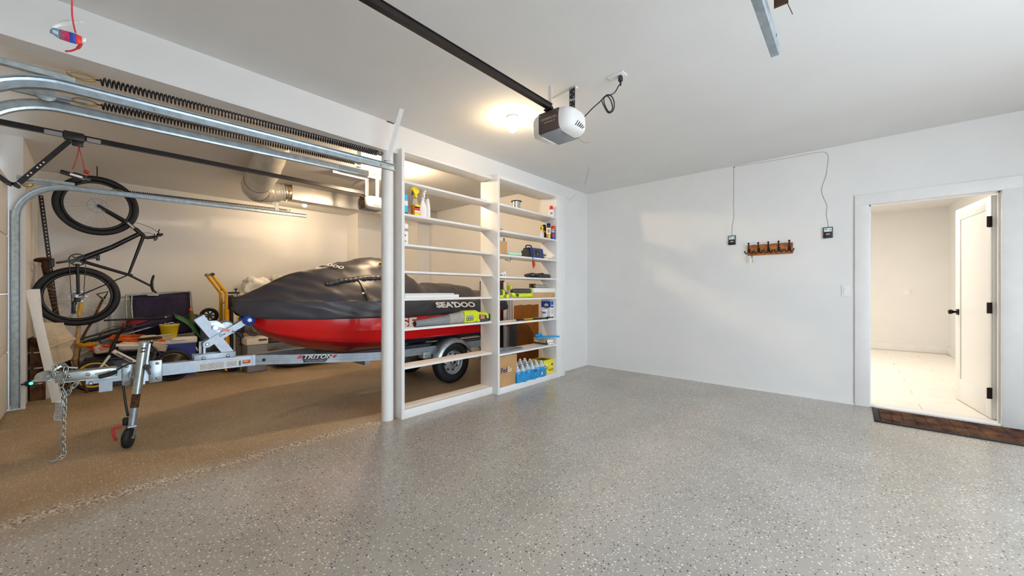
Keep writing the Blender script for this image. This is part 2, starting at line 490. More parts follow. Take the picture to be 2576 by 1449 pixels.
def plate(mb, org, right, up, w, h, t=0.0008, mi=0):
    x = Vector(right).normalized(); y = Vector(up).normalized(); z = x.cross(y); c = Vector(org)
    return mb.prism([c - x * w / 2 - y * h / 2, c + x * w / 2 - y * h / 2, c + x * w / 2 + y * h / 2, c - x * w / 2 + y * h / 2], z * t, mi)
def arc(c, r, a0, a1, n, plane='yz'):
    out = []
    for i in range(n + 1):
        a = a0 + (a1 - a0) * i / n; q, p = r * math.cos(a), r * math.sin(a)
        c_ = Vector(c)
        out.append(c_ + (Vector((0, q, p)) if plane == 'yz' else Vector((q, 0, p)) if plane == 'xz' else Vector((q, p, 0))))
    return out
def smooth_path(pts, n=8):
    pts = [Vector(p) for p in pts]; out = []
    for i in range(len(pts) - 1):
        p0 = pts[max(i - 1, 0)]; p1 = pts[i]; p2 = pts[i + 1]; p3 = pts[min(i + 2, len(pts) - 1)]
        for j in range(n):
            t = j / n
            out.append(0.5 * ((2 * p1) + (-p0 + p2) * t + (2 * p0 - 5 * p1 + 4 * p2 - p3) * t * t + (-p0 + 3 * p1 - 3 * p2 + p3) * t ** 3))
    out.append(pts[-1]); return out
# ------------------------------------------------------------------ the setting
H = 2.75
XD, XDB = -3.152, -3.33          # dividing wall: right and left faces
YB = 5.347                       # back wall of the right bay
YBL = 4.57                       # back wall of the left bay
XL = -7.80                       # left wall
YF = -0.55                       # inner face of the front wall

struct('floor', MB().box((-8.3, -0.95, -0.15), (2.6, 5.36, 0)), floor_m)
struct('ceiling', MB().box((-8.3, -0.95, H), (2.6, 5.60, H + 0.12)), ceil_m)
# back wall of the right bay with the doorway
DX0, DX1, DZ = 0.154, 1.0, 2.084
b = MB()
b.box((-3.33, YB, 0), (DX0 - 0.02, YB + 0.15, H)).box((DX1 + 0.02, YB, 0), (2.6, YB + 0.15, H)).box((DX0 - 0.02, YB, DZ + 0.02), (DX1 + 0.02, YB + 0.15, H))
struct('wall_back', b, wall_m)
# dividing wall: beam, band above the bookcases, plain wall at the far end
b = MB()
b.box((XDB, -0.95, 2.48), (XD, 1.93, H)).box((XDB, 1.93, 2.505), (XD, 4.30, H)).box((XDB, 4.30, 0), (XD, YB, H))
struct('wall_divider', b, wall_m)
# left bay: side wall, stepped chases in its far corner, back wall
b = MB()
b.box((XL - 0.3, -0.95, 0), (XL, 5.0, H)).box((XL, 3.57, 0), (-7.33, 5.0, H)).box((-7.33, 4.287, 0), (-6.326, 5.0, H))
struct('wall_left', b, wall_m)
struct('wall_left_back', MB().box((-6.326, YBL, 0), (XDB, YBL + 0.15, H)), wall_m)
struct('wall_right', MB().box((2.3, -0.95, 0), (2.6, 0.6, H)).box((2.3, 3.4, 0), (2.6, YB, H)).box((2.3, 0.6, 2.36), (2.6, 3.4, H)), wall_m)
# front wall: piers and headers round the three doors
b = MB()
b.box((-7.80, -0.95, 0), (-6.24, -0.45, H))
b.box((-3.56, -0.95, 0), (-2.94, YF, H)).box((-0.21, -0.95, 0), (2.3, YF, H))
b.box((-6.24, -0.95, 2.30), (-3.56, YF - 0.1, H)).box((-2.94, -0.95, 2.30), (-0.21, YF - 0.1, H))
struct('wall_front', b, wall_m)
# the two shut sectional doors
def sectional_door(name, x0, x1, y):
    first = None
    rt = MB().box((x0, y - 0.075, 0.0), (x1, y - 0.06, 2.36)).build(name, door_m)
    rt['kind'] = 'structure'
    for k in range(4):
        z0 = 0.015 + k * 0.575
        MB().box((x0, y - 0.058, z0 + 0.004), (x1, y - 0.012, z0 + 0.571), bevel=0.006).build('panel', white_m, rt)
    return rt
sectional_door('door_1', -6.22, -3.58, -0.53)
sectional_door('door_2', -2.92, -0.23, -0.55)

# trims
b = MB().box((-3.15, YB - 0.012, 0), (0.042, YB, 0.016))
struct('baseboard_back', b, white_m)
b = MB().box((XD, 4.485, 0), (XD + 0.012, YB, 0.016))
struct('baseboard_divider', b, white_m)
b = MB()
b.box((0.042, YB - 0.018, 0), (DX0, YB, DZ), bevel=0.003).box((DX1, YB - 0.018, 0), (1.112, YB, DZ), bevel=0.003).box((0.042, YB - 0.018, DZ), (1.112, YB, DZ + 0.108), bevel=0.003)
struct('trim_1', b, white_m)
b = MB()
b.box((DX0 - 0.02, YB - 0.004, 0), (DX0, YB + 0.154, DZ)).box((DX1, YB - 0.004, 0), (DX1 + 0.02, YB + 0.154, DZ)).box((DX0 - 0.02, YB - 0.004, DZ), (DX1 + 0.02, YB + 0.154, DZ + 0.02))
b.box((DX1 - 0.012, YB + 0.04, 0), (DX1, YB + 0.075, DZ)).box((DX0, YB + 0.04, 0), (DX0 + 0.012, YB + 0.075, DZ)).box((DX0, YB + 0.04, DZ - 0.012), (DX1, YB + 0.075, DZ))
struct('trim_2', b, white_m)
struct('trim_3', MB().box((DX0, YB - 0.004, 0), (DX1, YB + 0.156, 0.02), bevel=0.004), white_m)
# corner jamb of the left door
struct('trim_4', MB().box((-6.262, -0.50, 0), (-6.236, -0.436, 2.3)), white_m)

# lit room beyond the doorway
HX0, HX1, HY1 = -1.9, 1.37, 10.6
b = MB()
b.box((HX0 - 0.1, HY1, 0), (HX1 + 0.1, HY1 + 0.1, H)).box((HX0 - 0.1, YB + 0.15, 0), (HX0, HY1, H)).box((HX1, YB + 0.15, 0), (HX1 + 0.1, HY1, H))
struct('wall_hall', b, wall_m)
struct('ceiling_hall', MB().box((HX0 - 0.1, 5.60, H), (HX1 + 0.1, HY1 + 0.1, H + 0.12)), ceil_m)
b = MB()
b.box((HX0, HY1 - 0.016, 0.02), (HX1, HY1, 0.16), bevel=0.004).box((HX1 - 0.016, YB + 0.16, 0.02), (HX1, HY1, 0.16), bevel=0.004)
struct('baseboard_hall', b, white_m)
fh = struct('floor_hall', MB().box((HX0, YB + 0.15, -0.1), (HX1, HY1, 0.008)), planks_m)
pl = MB().box((-0.608, -0.123, -0.006), (0.608, 0.123, 0.006), bevel=0.0025, seg=1)
first = None
rr = random.Random(4)
y = YB + 0.156 + 0.125; row = 0
while y < HY1 - 0.12:
    x = HX0 + 0.61 - [0.0, 0.42, 0.83][row % 3] + 0.0
    while x < HX1 + 0.55:
        lo, hi = max(x - 0.61, HX0), min(x + 0.61, HX1)
        if hi - lo > 0.15:
            if first is None:
                first = pl.build('plank', planks_m, fh); o = first
                for p_ in first.data.polygons: p_.use_smooth = False
            else:
                o = copyobj(first, fh)
            o.location = ((lo + hi) / 2, y, 0.014); o.scale = ((hi - lo) / 1.22, 1, 1)
        x += 1.22
    y += 0.25; row += 1

# ground outside the open bay
struct('ground', MB().box((2.601, -16, -0.2), (22, 16, -0.03)), concrete_m)

# doorway door, standing open into the lit room
def lerp(a, b_, t): return a + (b_ - a) * t
HP = Vector((0.988, YB + 0.148, 0)); ang = math.atan2(6.27 - HP.y, 0.885 - HP.x)
dt = bpy.data.objects.new('door_3', None); COL.objects.link(dt); dt['kind'] = 'structure'
dt.location = HP; dt.rotation_euler = (0, 0, ang)
XF['door_3'] = Matrix.Translation(HP) @ Matrix.Rotation(ang, 4, 'Z')
LW = 0.80
def dl(lo, hi, **k): return MB().box(lo, hi, **k)
b = MB().box((0.004, -0.028, 0.026), (LW, 0.012, 2.07))
b.build('door_core', door_m, dt, world=False)
for s, t_ in ((0.0125, 0.0205), (-0.0365, -0.0285)):
    b = MB()
    b.box((0.004, s, 0.026), (0.115, t_, 2.07), bevel=0.002).box((LW - 0.115, s, 0.026), (LW, t_, 2.07), bevel=0.002)
    b.box((0.115, s, 0.026), (LW - 0.115, t_, 0.26), bevel=0.002).box((0.115, s, 1.95), (LW - 0.115, t_, 2.07), bevel=0.002)
    b.build('stile_frame', door_m, dt, world=False)
for z in (0.26, 1.04, 1.83):
    b = MB().cyl((-0.004, 0.026, z - 0.05), (-0.004, 0.026, z + 0.05), 0.007, n=10)
    b.box((-0.002, 0.014, z - 0.05), (0.035, 0.0235, z + 0.05))
    b.box((-0.012, 0.021, z - 0.05), (-0.005, 0.05, z + 0.05))
    lab(b.build('hinge', bronze_m, dt, world=False), 'dark bronze hinge')
for s in (1, -1):
    y0 = 0.020 if s > 0 else -0.036
    b = MB().box((LW - 0.10, min(y0, y0 + s * 0.010), 0.94), (LW - 0.04, max(y0, y0 + s * 0.010), 1.0), bevel=0.002)
    b.cyl((LW - 0.07, y0, 0.97), (LW - 0.07, y0 + s * 0.05, 0.97), 0.012, n=12)
    b.lathe([(0.012, 0.03), (0.021, 0.042), (0.026, 0.055), (0.024, 0.068), (0.012, 0.073)], (LW - 0.07, y0, 0.97), (0, s, 0), 16)
    lab(b.build('knob', bronze_m, dt, world=False), 'dark bronze knob with square rose')

# ------------------------------------------------------------------ floor mat
t = thing('door_mat', 'brown ribbed door mat on the floor at the lit doorway', 'mat', (0.66, 5.03, 0))
MB().box((0.17, 4.785, 0.0), (1.16, 5.325, 0.007), bevel=0.003).build('backing', rubber_m, t)
b = MB()
def seg(b, x0, y0, x1, y1, wd):
    b.obox((x0, y0, 0.0085), (x1, y1, 0.0085), wd, 0.0045)
rr = random.Random(3)
nrow = 5
for r_ in range(12):                 # herringbone blocks of ribs
    x0 = 0.215 + r_ * 0.0775
    for k in range(-4, 19):
        ya = 4.80 + k * 0.034; sgn = 1 if r_ % 2 == 0 else -1
        yA = ya if sgn > 0 else ya + 0.075; yB_ = ya + 0.075 if sgn > 0 else ya
        xa, xb = x0, x0 + 0.0775
        lo_, hi_ = 4.805, 5.305
        def clip(p, q):
            (xp, yp), (xq, yq) = p, q
            out = []
            for (xx, yy), (x2, y2) in ((p, q), (q, p)):
                if yy < lo_:
                    if y2 <= lo_: return None
                    tt = (lo_ - yy) / (y2 - yy); xx, yy = xx + (x2 - xx) * tt, lo_
                elif yy > hi_:
                    if y2 >= hi_: return None
                    tt = (hi_ - yy) / (y2 - yy); xx, yy = xx + (x2 - xx) * tt, hi_
                out.append((xx, yy))
            return out
        cpq = clip((xa, yA), (xb, yB_))
        if cpq: seg(b, *cpq[0], *cpq[1], 0.014)
o = b.build('ribs', mat_m, t); o['kind'] = 'stuff'
b = MB().box((0.172, 4.79, 0.006), (0.2, 5.32, 0.012), bevel=0.003).box((1.13, 4.79, 0.006), (1.158, 5.32, 0.012), bevel=0.003).box((0.172, 4.786, 0.006), (1.158, 4.803, 0.011), bevel=0.003)
b.build('edging', rubber_m, t)

# ------------------------------------------------------------------ column
t = thing('support_column', 'round white steel column from floor to ceiling at the bookcase end', 'column', (-3.205, 1.845, 0))
MB().cyl((-3.205, 1.845, 0), (-3.205, 1.845, H), 0.054, n=32).build('shaft', white_m, t)
MB().cyl((-3.205, 1.845, H - 0.008), (-3.205, 1.845, H - 0.001), 0.066, n=24).build('top_collar', dgrey_m, t)

# ------------------------------------------------------------------ bookcases built into the dividing wall
C1F, C1B = -3.095, -3.285
Z1 = [2.228, 1.922, 1.638, 1.385, 1.125, 0.842, 0.482]
C2F, C2B = -3.0, -3.275
Z2 = [2.207, 1.900, 1.622, 1.366, 1.107, 0.820, 0.464]
t = thing('bookcase', 'open-backed white bookcase next to the round column', 'bookcase', (C1F, 2.5, 0))
CASE1 = t
MB().box((C1B, 1.925, 0), (C1F + 0.004, 1.957, 2.52), bevel=0.002).build('side_panel', white_m, t)
MB().box((C1B, 1.957, 2.493), (C1F, 3.112, 2.52), bevel=0.002).build('top_panel', white_m, t)
for z in Z1:
    MB().box((C1B, 1.958, z - 0.021), (C1F, 3.110, z), bevel=0.002).build('shelf', white_m, t)
MB().box((C1B, 1.958, 0.06), (C1F, 3.110, 0.083), bevel=0.002).build('bottom_shelf', white_m, t)
MB().box((C1F - 0.018, 1.958, 0.0), (C1F + 0.0035, 3.114, 0.0835), bevel=0.002).build('kickboard', white_m, t)
t = thing('bookcase', 'deeper white bookcase holding tools and paint next to the bare wall', 'bookcase', (C2F, 3.8, 0))
CASE2 = t
MB().box((C2B - 0.012, 3.114, 0), (C2F, 3.146, 2.53), bevel=0.002).build('side_panel', white_m, t)
MB().box((C2B, 4.275, 0), (C2F, 4.295, 2.53), bevel=0.002).build('side_panel', white_m, t)
MB().box((C2F - 0.02, 4.295, 0), (C2F - 0.002, 4.482, 2.53), bevel=0.002).build('stile', white_m, t)
MB().box((XD, 4.463, 0), (C2F - 0.02, 4.481, 2.53), bevel=0.002).build('stile_return', white_m, t)
MB().box((C2B, 3.146, 2.49), (C2F, 4.275, 2.515), bevel=0.002).build('top_panel', white_m, t)
MB().box((XD, 3.114, 2.515), (C2F - 0.004, 4.48, 2.532), bevel=0.002).build('top_rail', white_m, t)
for z in Z2:
    MB().box((C2B, 3.147, z - 0.022), (C2F, 4.274, z), bevel=0.002).build('shelf', white_m, t)
MB().box((C2B, 3.147, 0.05), (C2F - 0.02, 4.274, 0.074), bevel=0.002).build('bottom_shelf', white_m, t)
MB().box((C2F - 0.02, 3.146, 0.0), (C2F + 0.001, 4.30, 0.0745), bevel=0.002).build('kickboard', white_m, t)

# ------------------------------------------------------------------ ceiling bulbs
def bulb(name, label, x, y, m):
    t = thing(name, label, 'lamp', (x, y, H))
    MB().lathe([(0.056, 0), (0.056, 0.008), (0.045, 0.02), (0.03, 0.03), (0.024, 0.055), (0.022, 0.06)], (x, y, H), (0, 0, -1), 28).build('holder', white_m, t)
    MB().cyl((x, y, H - 0.058), (x, y, H - 0.075), 0.0135, n=16).build('screw_base', chrome_m, t)
    p = [(0.0135, 0.072)] + [(0.0135 + (BULB_R - 0.0135) * (0.5 - 0.5 * math.cos(PI * i / 6)), 0.072 + 0.035 * i / 6) for i in range(1, 7)]
    p += [(BULB_R * math.cos(a), 0.107 + BULB_R * math.sin(a)) for a in [PI / 2 * i / 6 for i in range(1, 6)]] + [(0.001, 0.107 + BULB_R)]
    MB().lathe(p, (x, y, H), (0, 0, -1), 24).build('glass_bulb', m, t)
bulb('ceiling_lamp', 'bare lit bulb in a white ceiling holder beside the door opener', -2.24, 2.515, bulbr_m)
bulb('ceiling_lamp', 'bare lit bulb on the left bay ceiling behind the metal duct', -6.87, 2.42, bulbl_m)
bulb('ceiling_lamp', 'bare lit bulb on the left bay ceiling hidden behind the white column', -4.22, 2.50, bulbm_m)
hl = bpy.data.lights.new('hall_ceiling_lamp', 'AREA'); hl.shape = 'DISK'; hl.size = 0.5; hl.energy = HALL_W; hl.color = (1.0, 0.93, 0.84)
ho = bpy.data.objects.new('hall_ceiling_lamp', hl); COL.objects.link(ho); ho.location = (-0.5, 8.0, H - 0.03)
hl = bpy.data.lights.new('hall_ceiling_lamp', 'AREA'); hl.shape = 'DISK'; hl.size = 0.4; hl.energy = HALL_W * 0.45; hl.color = (1.0, 0.93, 0.84)
ho = bpy.data.objects.new('hall_ceiling_lamp', hl); COL.objects.link(ho); ho.location = (-0.3, 6.2, H - 0.03)
# ------------------------------------------------------------------ overhead door tracks
def track(label, X, side, z_end, z_start, y_end, y_curve, ydoor, has_vertical=True, group=None):
    """side: +1 channel opens towards +X.  rises slightly from the curve to the far end"""
    t = thing('door_track', label, 'track', (X, y_end, z_end))
    hgt, wd, th = 0.056, 0.030, 0.0035
    r = 0.36
    def prof_at(p, d, up):
        # channel cross-section: web + two lips
        x = Vector((1, 0, 0)) * side
        u = Vector(up)
        pts = [(wd, -hgt / 2), (0, -hgt / 2), (-0.004, -hgt / 2 + 0.012), (-0.004, hgt / 2 - 0.012), (0, hgt / 2), (wd, hgt / 2)]
        inn = [(wd, hgt / 2 - th), (th, hgt / 2 - th), (th - 0.004, hgt / 2 - 0.014), (th - 0.004, -hgt / 2 + 0.014), (th, -hgt / 2 + th), (wd, -hgt / 2 + th)]
        return [p + x * a + u * b_ for a, b_ in pts + inn]
    zs = z_start
    rise = (z_end - z_start) / (y_end - y_curve)
    up = Vector((0, -rise, 1)).normalized()
    rings = []
    for k in range(9):
        y = y_end + (y_curve - y_end) * k / 8
        rings.append(prof_at(Vector((X, y, z_end + (y - y_end) * rise)), None, up))
    MB().loft(rings, closed=True, cap=True, smooth=False).build('horizontal_rail', galv_m, t)
    rings = []
    cy, cz = y_curve, zs - r
    for k in range(15):
        a = PI / 2 + (PI / 2) * k / 14
        u = Vector((0, math.cos(a), math.sin(a)))
        rings.append(prof_at(Vector((X, cy, cz)) + u * r, None, u))
    MB().loft(rings, closed=True, cap=True, smooth=False).build('curved_rail', galv_m, t)
    yv = y_curve - r
    if has_vertical:
        rings = [prof_at(Vector((X, yv, z)), None, Vector((0, -1, 0))) for z in (cz, 0.02)]
        MB().loft(rings, closed=True, cap=True, smooth=False).build('vertical_rail', galvd_m, t)
        ya = ydoor
        for z in (0.32, 0.86, 1.32, 1.72):
            b = MB().box((X - side * 0.03, ya - 0.0, z - 0.035), (X - side * 0.004, yv + 0.02, z + 0.035))
            b.cyl((X - side * 0.004, yv, z), (X + side * 0.004, yv, z), 0.009, n=10)
            b.build('jamb_bracket', galvd_m, t)
        MB().box((X - side * 0.055, ya - 0.005, 0.05), (X - side * 0.03, ya + 0.035, 2.0)).build('flag_angle', galvd_m, t)
    # reinforcing angle above the curve with hanging slot holes
    b = MB().obox((X - side * 0.008, y_curve + 0.02, zs + 0.046), (X - side * 0.008, y_curve - 0.36, zs + 0.045), 0.004, 0.035)
    b.obox((X + side * 0.006, y_curve + 0.02, zs + 0.031), (X + side * 0.006, y_curve - 0.36, zs + 0.030), 0.03, 0.003)
    b.build('stiffening_angle', galvd_m, t)
    for y in (y_curve + 0.1, y_curve + 0.32, y_curve + 0.75, y_end - 0.42, y_end - 0.12):
        MB().cyl((X - 0.006, y, z_end + (y - y_end) * rise), (X + 0.007, y, z_end + (y - y_end) * rise), 0.007, n=8).build('bolt', zinc_m, t)
    return t
T1 = track('nearest galvanised door track ending in front of the white column', -2.97, 1, 2.268, 2.232, 1.775, -0.07, -0.55)
T2 = track('galvanised door track on the far side of the white beam', -3.53, -1, 2.352, 2.305, 1.83, -0.10, -0.53)
T3 = track('galvanised door track crossing in front of the hanging bicycle wheel', -6.2, 1, 2.338, 2.292, 2.205, -0.13, -0.53)
T4 = track('short track end hanging from the right bay ceiling', -0.235, -1, 2.285, 2.24, 2.06, -0.07, -0.55)

# hangers
b = MB().obox((-2.845, 1.772, H), (-2.955, 1.70, 2.30), 0.036, 0.004, up=(-0.85, 0.53, 0))
b.build('hanger_strap', white_m, T1)
MB().box((-2.985, 1.68, 2.292), (-2.94, 1.73, 2.315), bevel=0.004).build('hanger_bolt_plate', galvd_m, T1)
p = onx(700, 500, -6.2)
b = MB().box((-6.222, p.y - 0.03, 2.37), (-6.216, p.y + 0.012, H))
b.obox((-6.22, p.y - 0.02, 2.38), (-6.22, p.y - 0.2, H), 0.004, 0.02)
b.build('hanger_strap', white_m, T3)
b = MB().box((-3.50, 1.70, 2.40), (-3.494, 1.735, H)).box((-3.52, 1.70, 2.38), (-3.494, 1.735, 2.386))
b.build('hanger_strap', galvd_m, T2)
b = MB().box((-0.222, 1.80, 2.315), (-0.176, 1.806, H))
lab(b.build('hanger_strap', rust_m, T4), 'brown angled hanger plate')
t = thing('wire', 'thin grey wire dangling beside the track end on the right bay ceiling', 'wire', (-0.10, 1.9, H))
MB().tube([at(1976, -60, 1.5), at(1978, 2, 1.5), at(1986, 19, 1.5), at(1994, 36, 1.5)], 0.0016, n=6).build('strand', dgrey_m, t)

# ------------------------------------------------------------------ long extension springs
def spring(label, p0, p1, rad=0.021, turns=92):
    t = thing('extension_spring', label, 'spring', p0, 0, None)
    p0 = Vector(p0); p1 = Vector(p1); d = (p1 - p0); L = d.length; z = d.normalized(); x, y = basis(z)
    n = 9; pts = []
    for i in range(turns * n + 1):
        a = 2 * PI * i / n; pts.append(p0 + z * (L * i / (turns * n)) + x * (rad * math.cos(a)) + y * (rad * math.sin(a)))
    MB().tube(pts, 0.0042, n=5).build('coils', blacks_m, t)
    # end loops
    e = []
    for i in range(17):
        a = 2 * PI * i / 16; e.append(p0 - z * (0.07 - 0.05 * math.cos(a)) + y * (0.017 * math.sin(a)))
    MB().tube(e, 0.005, n=6).build('end_loop', gold_m, t)
    MB().tube([p1, p1 + z * 0.02 + y * 0.01, p1 + z * 0.045, p1 + z * 0.05 - y * 0.014, p1 + z * 0.03 - y * 0.02], 0.004, n=6).build('hook', blacks_m, t)
    MB().tube(smooth_path([p0 - z * 0.022, p0 - z * 0.005 + x * 0.008, p0 + x * rad, p0 + z * 0.006 + y * rad], 4), 0.0042, n=6).build('spring_tail', blacks_m, t)
    # wire rope to the pulley
    MB().tube([p0 - z * 0.11, p0 - z * 0.33 - Vector((0, 0, 0.01))], 0.0025, n=5).build('cable', galvd_m, t)
    return t
S1 = spring('black extension spring above the nearest door track', (-3.045, 0.04, 2.342), (-3.045, 1.66, 2.388))
S2 = spring('black extension spring seen between the two parallel door tracks', (-3.455, 0.05, 2.345), (-3.455, 1.66, 2.402))
S3 = spring('black extension spring above the track by the hanging bicycle', (-6.24, 0.28, 2.338), (-6.24, 1.95, 2.385))
def pulley(label, c, r=0.045, m=None):
    t = thing('pulley', label, 'pulley', c)
    c = Vector(c)
    MB().lathe([(0.008, -0.009), (r, -0.009), (r + 0.004, -0.007), (r - 0.006, 0), (r + 0.004, 0.007), (r, 0.009), (0.008, 0.009)], c, (1, 0, 0), 24).build('sheave', m or gold_m, t)
    MB().cyl(c - Vector((0.016, 0, 0)), c + Vector((0.016, 0, 0)), 0.007, n=10).build('axle', zinc_m, t)
    b = MB().obox(c + Vector((0.013, -0.01, 0)), c + Vector((0.013, 0.16, 0.012)), 0.003, 0.018, up=(0, 0, 1))
    b.obox(c + Vector((-0.013, -0.01, 0)), c + Vector((-0.013, 0.16, 0.012)), 0.003, 0.018, up=(0, 0, 1))
    b.build('fork', galv_m, t)
pulley('brassy cable pulley at the top of the far left door track', (-6.23, -0.43, 2.30))
pulley('cable pulley between the curves of the two parallel door tracks', (-3.47, -0.17, 2.335), 0.036, galvd_m)

# ------------------------------------------------------------------ door openers
def opener(label, X, yf, zb, rail_y0, rail_z0, rail_z1, lettering, railmat):
    t = thing('door_opener', label, 'opener', (X, yf, zb))
    hw = 0.088; D = 0.25; hh = 0.148
    zt = zb + hh
    # centre chassis
    b = MB().prism([(X - hw, yf, zb + 0.005), (X - hw, yf + 0.03, zb), (X - hw, yf + D, zb + 0.004), (X - hw, yf + D, zt + 0.008), (X - hw, yf + 0.02, zt + 0.002), (X - hw, yf, zt - 0.004)], (2 * hw, 0, 0))
    b.build('chassis', dgrey_m, t)
    MB().box((X - hw + 0.001, yf - 0.006, zb + 0.004), (X + hw - 0.001, yf + 0.004, zt - 0.002), bevel=0.003).build('front_plate', brownrail_m if False else brownp_m, t)
    MB().box((X - hw + 0.002, yf + 0.006, zb - 0.004), (X + hw - 0.002, yf + D - 0.004, zb + 0.006), bevel=0.002).build('bottom_plate', grey_m, t)
    # light-lens wings: bulged white housings on both sides
    for s in (-1, 1):
        x0 = X + s * hw
        rings = []
        for k in range(7):
            f = k / 6.0; out = 0.092 * math.sin(f * PI / 2) ; sh = 1 - 0.55 * (1 - math.cos(f * PI / 2))
            cy, cz = yf + D * 0.50, (zb + zt) / 2 + 0.004
            ry, rz = (D * 0.53) * sh, (hh * 0.60) * (1 - 0.5 * (1 - math.cos(f * PI / 2)))
            ring = []
            for i in range(28):
                a = 2 * PI * i / 28; ca, sa = math.cos(a), math.sin(a)
                e = 0.55
                ring.append((x0 + s * out, cy + ry * math.copysign(abs(ca) ** e, ca), cz + rz * math.copysign(abs(sa) ** e, sa)))
            rings.append(ring)
        MB().loft(rings, cap=True).build('light_cover', whitep_m, t)
        # vent slots on the outside of each cover
        for k in range(5):
            yy = yf + 0.085 + k * 0.021; ln = 0.036 - 0.004 * k
            f = (yy - yf - D * .5) / (D * .53)
            xx = x0 + s * (0.0855 - 0.03 * f * f)
            MB().obox((xx + s * 0.0045, yy - 0.014, zb + 0.022), (xx + s * 0.0045, yy + 0.014, zb + 0.024 + ln), 0.012, 0.006, up=(0, 1, 0)).build('vent_slot', blackp_m, t)
    MB().obox((X + 0.016, yf - 0.001, zt - 0.03), (X + 0.016, yf + 0.001, zt - 0.03), 0.001, 0.001).build('screw', zinc_m, t) if False else None
    # T-rail
    L0 = Vector((X, rail_y0, rail_z0)); L1 = Vector((X, yf + 0.03, rail_z1))
    b = MB().obox(L0, L1, 0.034, 0.020).obox(L0 + Vector((0, 0, 0.019)), L1 + Vector((0, 0, 0.019)), 0.014, 0.022)
    b.obox(L0 + Vector((0, 0, 0.031)), L1 + Vector((0, 0, 0.031)), 0.026, 0.004)
    lab(b.build('rail', railmat, t), 'dark steel T-shaped rail')
    MB().box((X - 0.03, yf - 0.02, zt + 0.002), (X + 0.03, yf + 0.06, zt + 0.012)).build('rail_saddle', blacks_m, t)
    MB().cyl((X - 0.02, yf + 0.02, rail_z1 - 0.008), (X + 0.012, yf + 0.09, zt + 0.006), 0.009, n=8).build('sprocket_guard', blacks_m, t)
    if lettering:
        text(lettering, 0.024, (X, yf - 0.0062, zt - 0.055), (1, 0, 0), (0, 0, 1), goldink_m, t, ext=0.0004, squash=0.85)
        b = MB(); lines_of_print(b, (X + 0.0, yf - 0.0062, zt - 0.080), (1, 0, 0), (0, 0, 1), 0.075, 0.010, 1, seed=5)
        b.torus((X + 0.052, yf - 0.0064, zt - 0.080), (0, 1, 0), 0.0055, 0.0012, n=16, k=5)
        b.build('small_print', goldink_m, t)
    for xx in (X - hw + 0.016, X + hw - 0.016):
        MB().cyl((xx, yf - 0.009, zt - 0.022), (xx, yf - 0.004, zt - 0.022), 0.005, n=10).build('screw', zinc_m, t)
    return t, zt
brownp_m = mat('brown_grey_plastic', '#4a3b38', 0.42, 0.1, var=0.05)
goldink_m = mat('pale_gold_ink', '#c3ae96', 0.5, var=0.02)
O1, zt1 = opener('large door opener with brown faceplate hanging from the right bay ceiling', -1.60, 2.184, 2.335, -0.5, 2.478, 2.508, 'CHAMBERLAIN', brownrail_m)
O2, zt2 = opener('door opener half hidden behind the white column', -4.87, 2.43, 2.30, -0.48, 2.485, 2.500, 'CHAMBERLAIN', blacks_m)

# hanger of the right opener: perforated black angle up to a white ceiling channel
lab(MB().box((-1.584, 2.425, zt1 - 0.02), (-1.536, 2.4285, H - 0.012)).build('hanging_strap', blacks_m, O1), 'black perforated hanging strap')
for zz in (zt1 + 0.075, zt1 + 0.155, H - 0.02):
    MB().box((-1.586, 2.4225, zz - 0.007), (-1.534, 2.425, zz + 0.007)).build('strap_bridge', galv_m, O1)
b = MB()
for k in range(7):
    for q in (-0.013, 0.013):
        zz = zt1 + 0.02 + k * 0.036 + (0.012 if q > 0 else 0)
        if zz < H - 0.03: b.cyl((-1.56 + q, 2.4246, zz), (-1.56 + q, 2.4252, zz), 0.0052, n=8)
o = b.build('strap_holes', galv_m, O1); o['kind'] = 'stuff'
b = MB().obox((-1.86, 2.50, H - 0.008), (-1.54, 2.46, H - 0.008), 0.03, 0.012)
lab(b.build('ceiling_channel', white_m, O1), 'white channel against the ceiling')
b = MB().box((-1.69, 2.30, zt1), (-1.66, 2.305, H - 0.012))
b.build('hanging_strap', white_m, O1)
# thin wire hanging beneath the opener
MB().tube(smooth_path([(-1.50, 2.42, 2.34), (-1.49, 2.43, 2.315), (-1.465, 2.45, 2.298), (-1.44, 2.47, 2.30), (-1.43, 2.475, 2.308)], 4), 0.0012, n=5).build('antenna_wire', gold_m, O1)

# hanger of the left opener: white perforated angles along the ceiling and down to the motor
xo = -4.87
for xx, y0_, y1_, yd in ((-4.93, 2.08, 2.56, 2.53), (-4.78, 2.22, 2.66, 2.60)):
    b = MB().box((xx - 0.016, y0_, H - 0.004), (xx + 0.016, y1_, H)).box((xx - 0.016, y0_, H - 0.034), (xx - 0.013, y1_, H - 0.004))
    lab(b.build('ceiling_angle', white_m, O2), 'white perforated angle along the ceiling')
    b = MB().box((xx - 0.013, yd - 0.016, zt2 - 0.01), (xx - 0.010, yd + 0.016, H - 0.006)).box((xx - 0.010, yd + 0.013, zt2 - 0.01), (xx + 0.016, yd + 0.016, H - 0.006))
    b.build('hanging_strap', white_m, O2)
    n_ = int((y1_ - y0_) / 0.04)
    hb = MB()
    for k in range(n_):
        c = Vector((xx, y0_ + 0.02 + 0.04 * k, H - 0.0045)); hb.box(c - Vector((0.006, 0.010, 0.001)), c + Vector((0.006, 0.010, 0.001)))
    for k in range(7):
        c = Vector((xx - 0.0095, yd, zt2 + 0.03 + 0.035 * k)); hb.box(c - Vector((0.001, 0.005, 0.010)), c + Vector((0.001, 0.005, 0.010)))
    o = hb.build('punched_holes', dgrey_m, O2); o['kind'] = 'stuff'
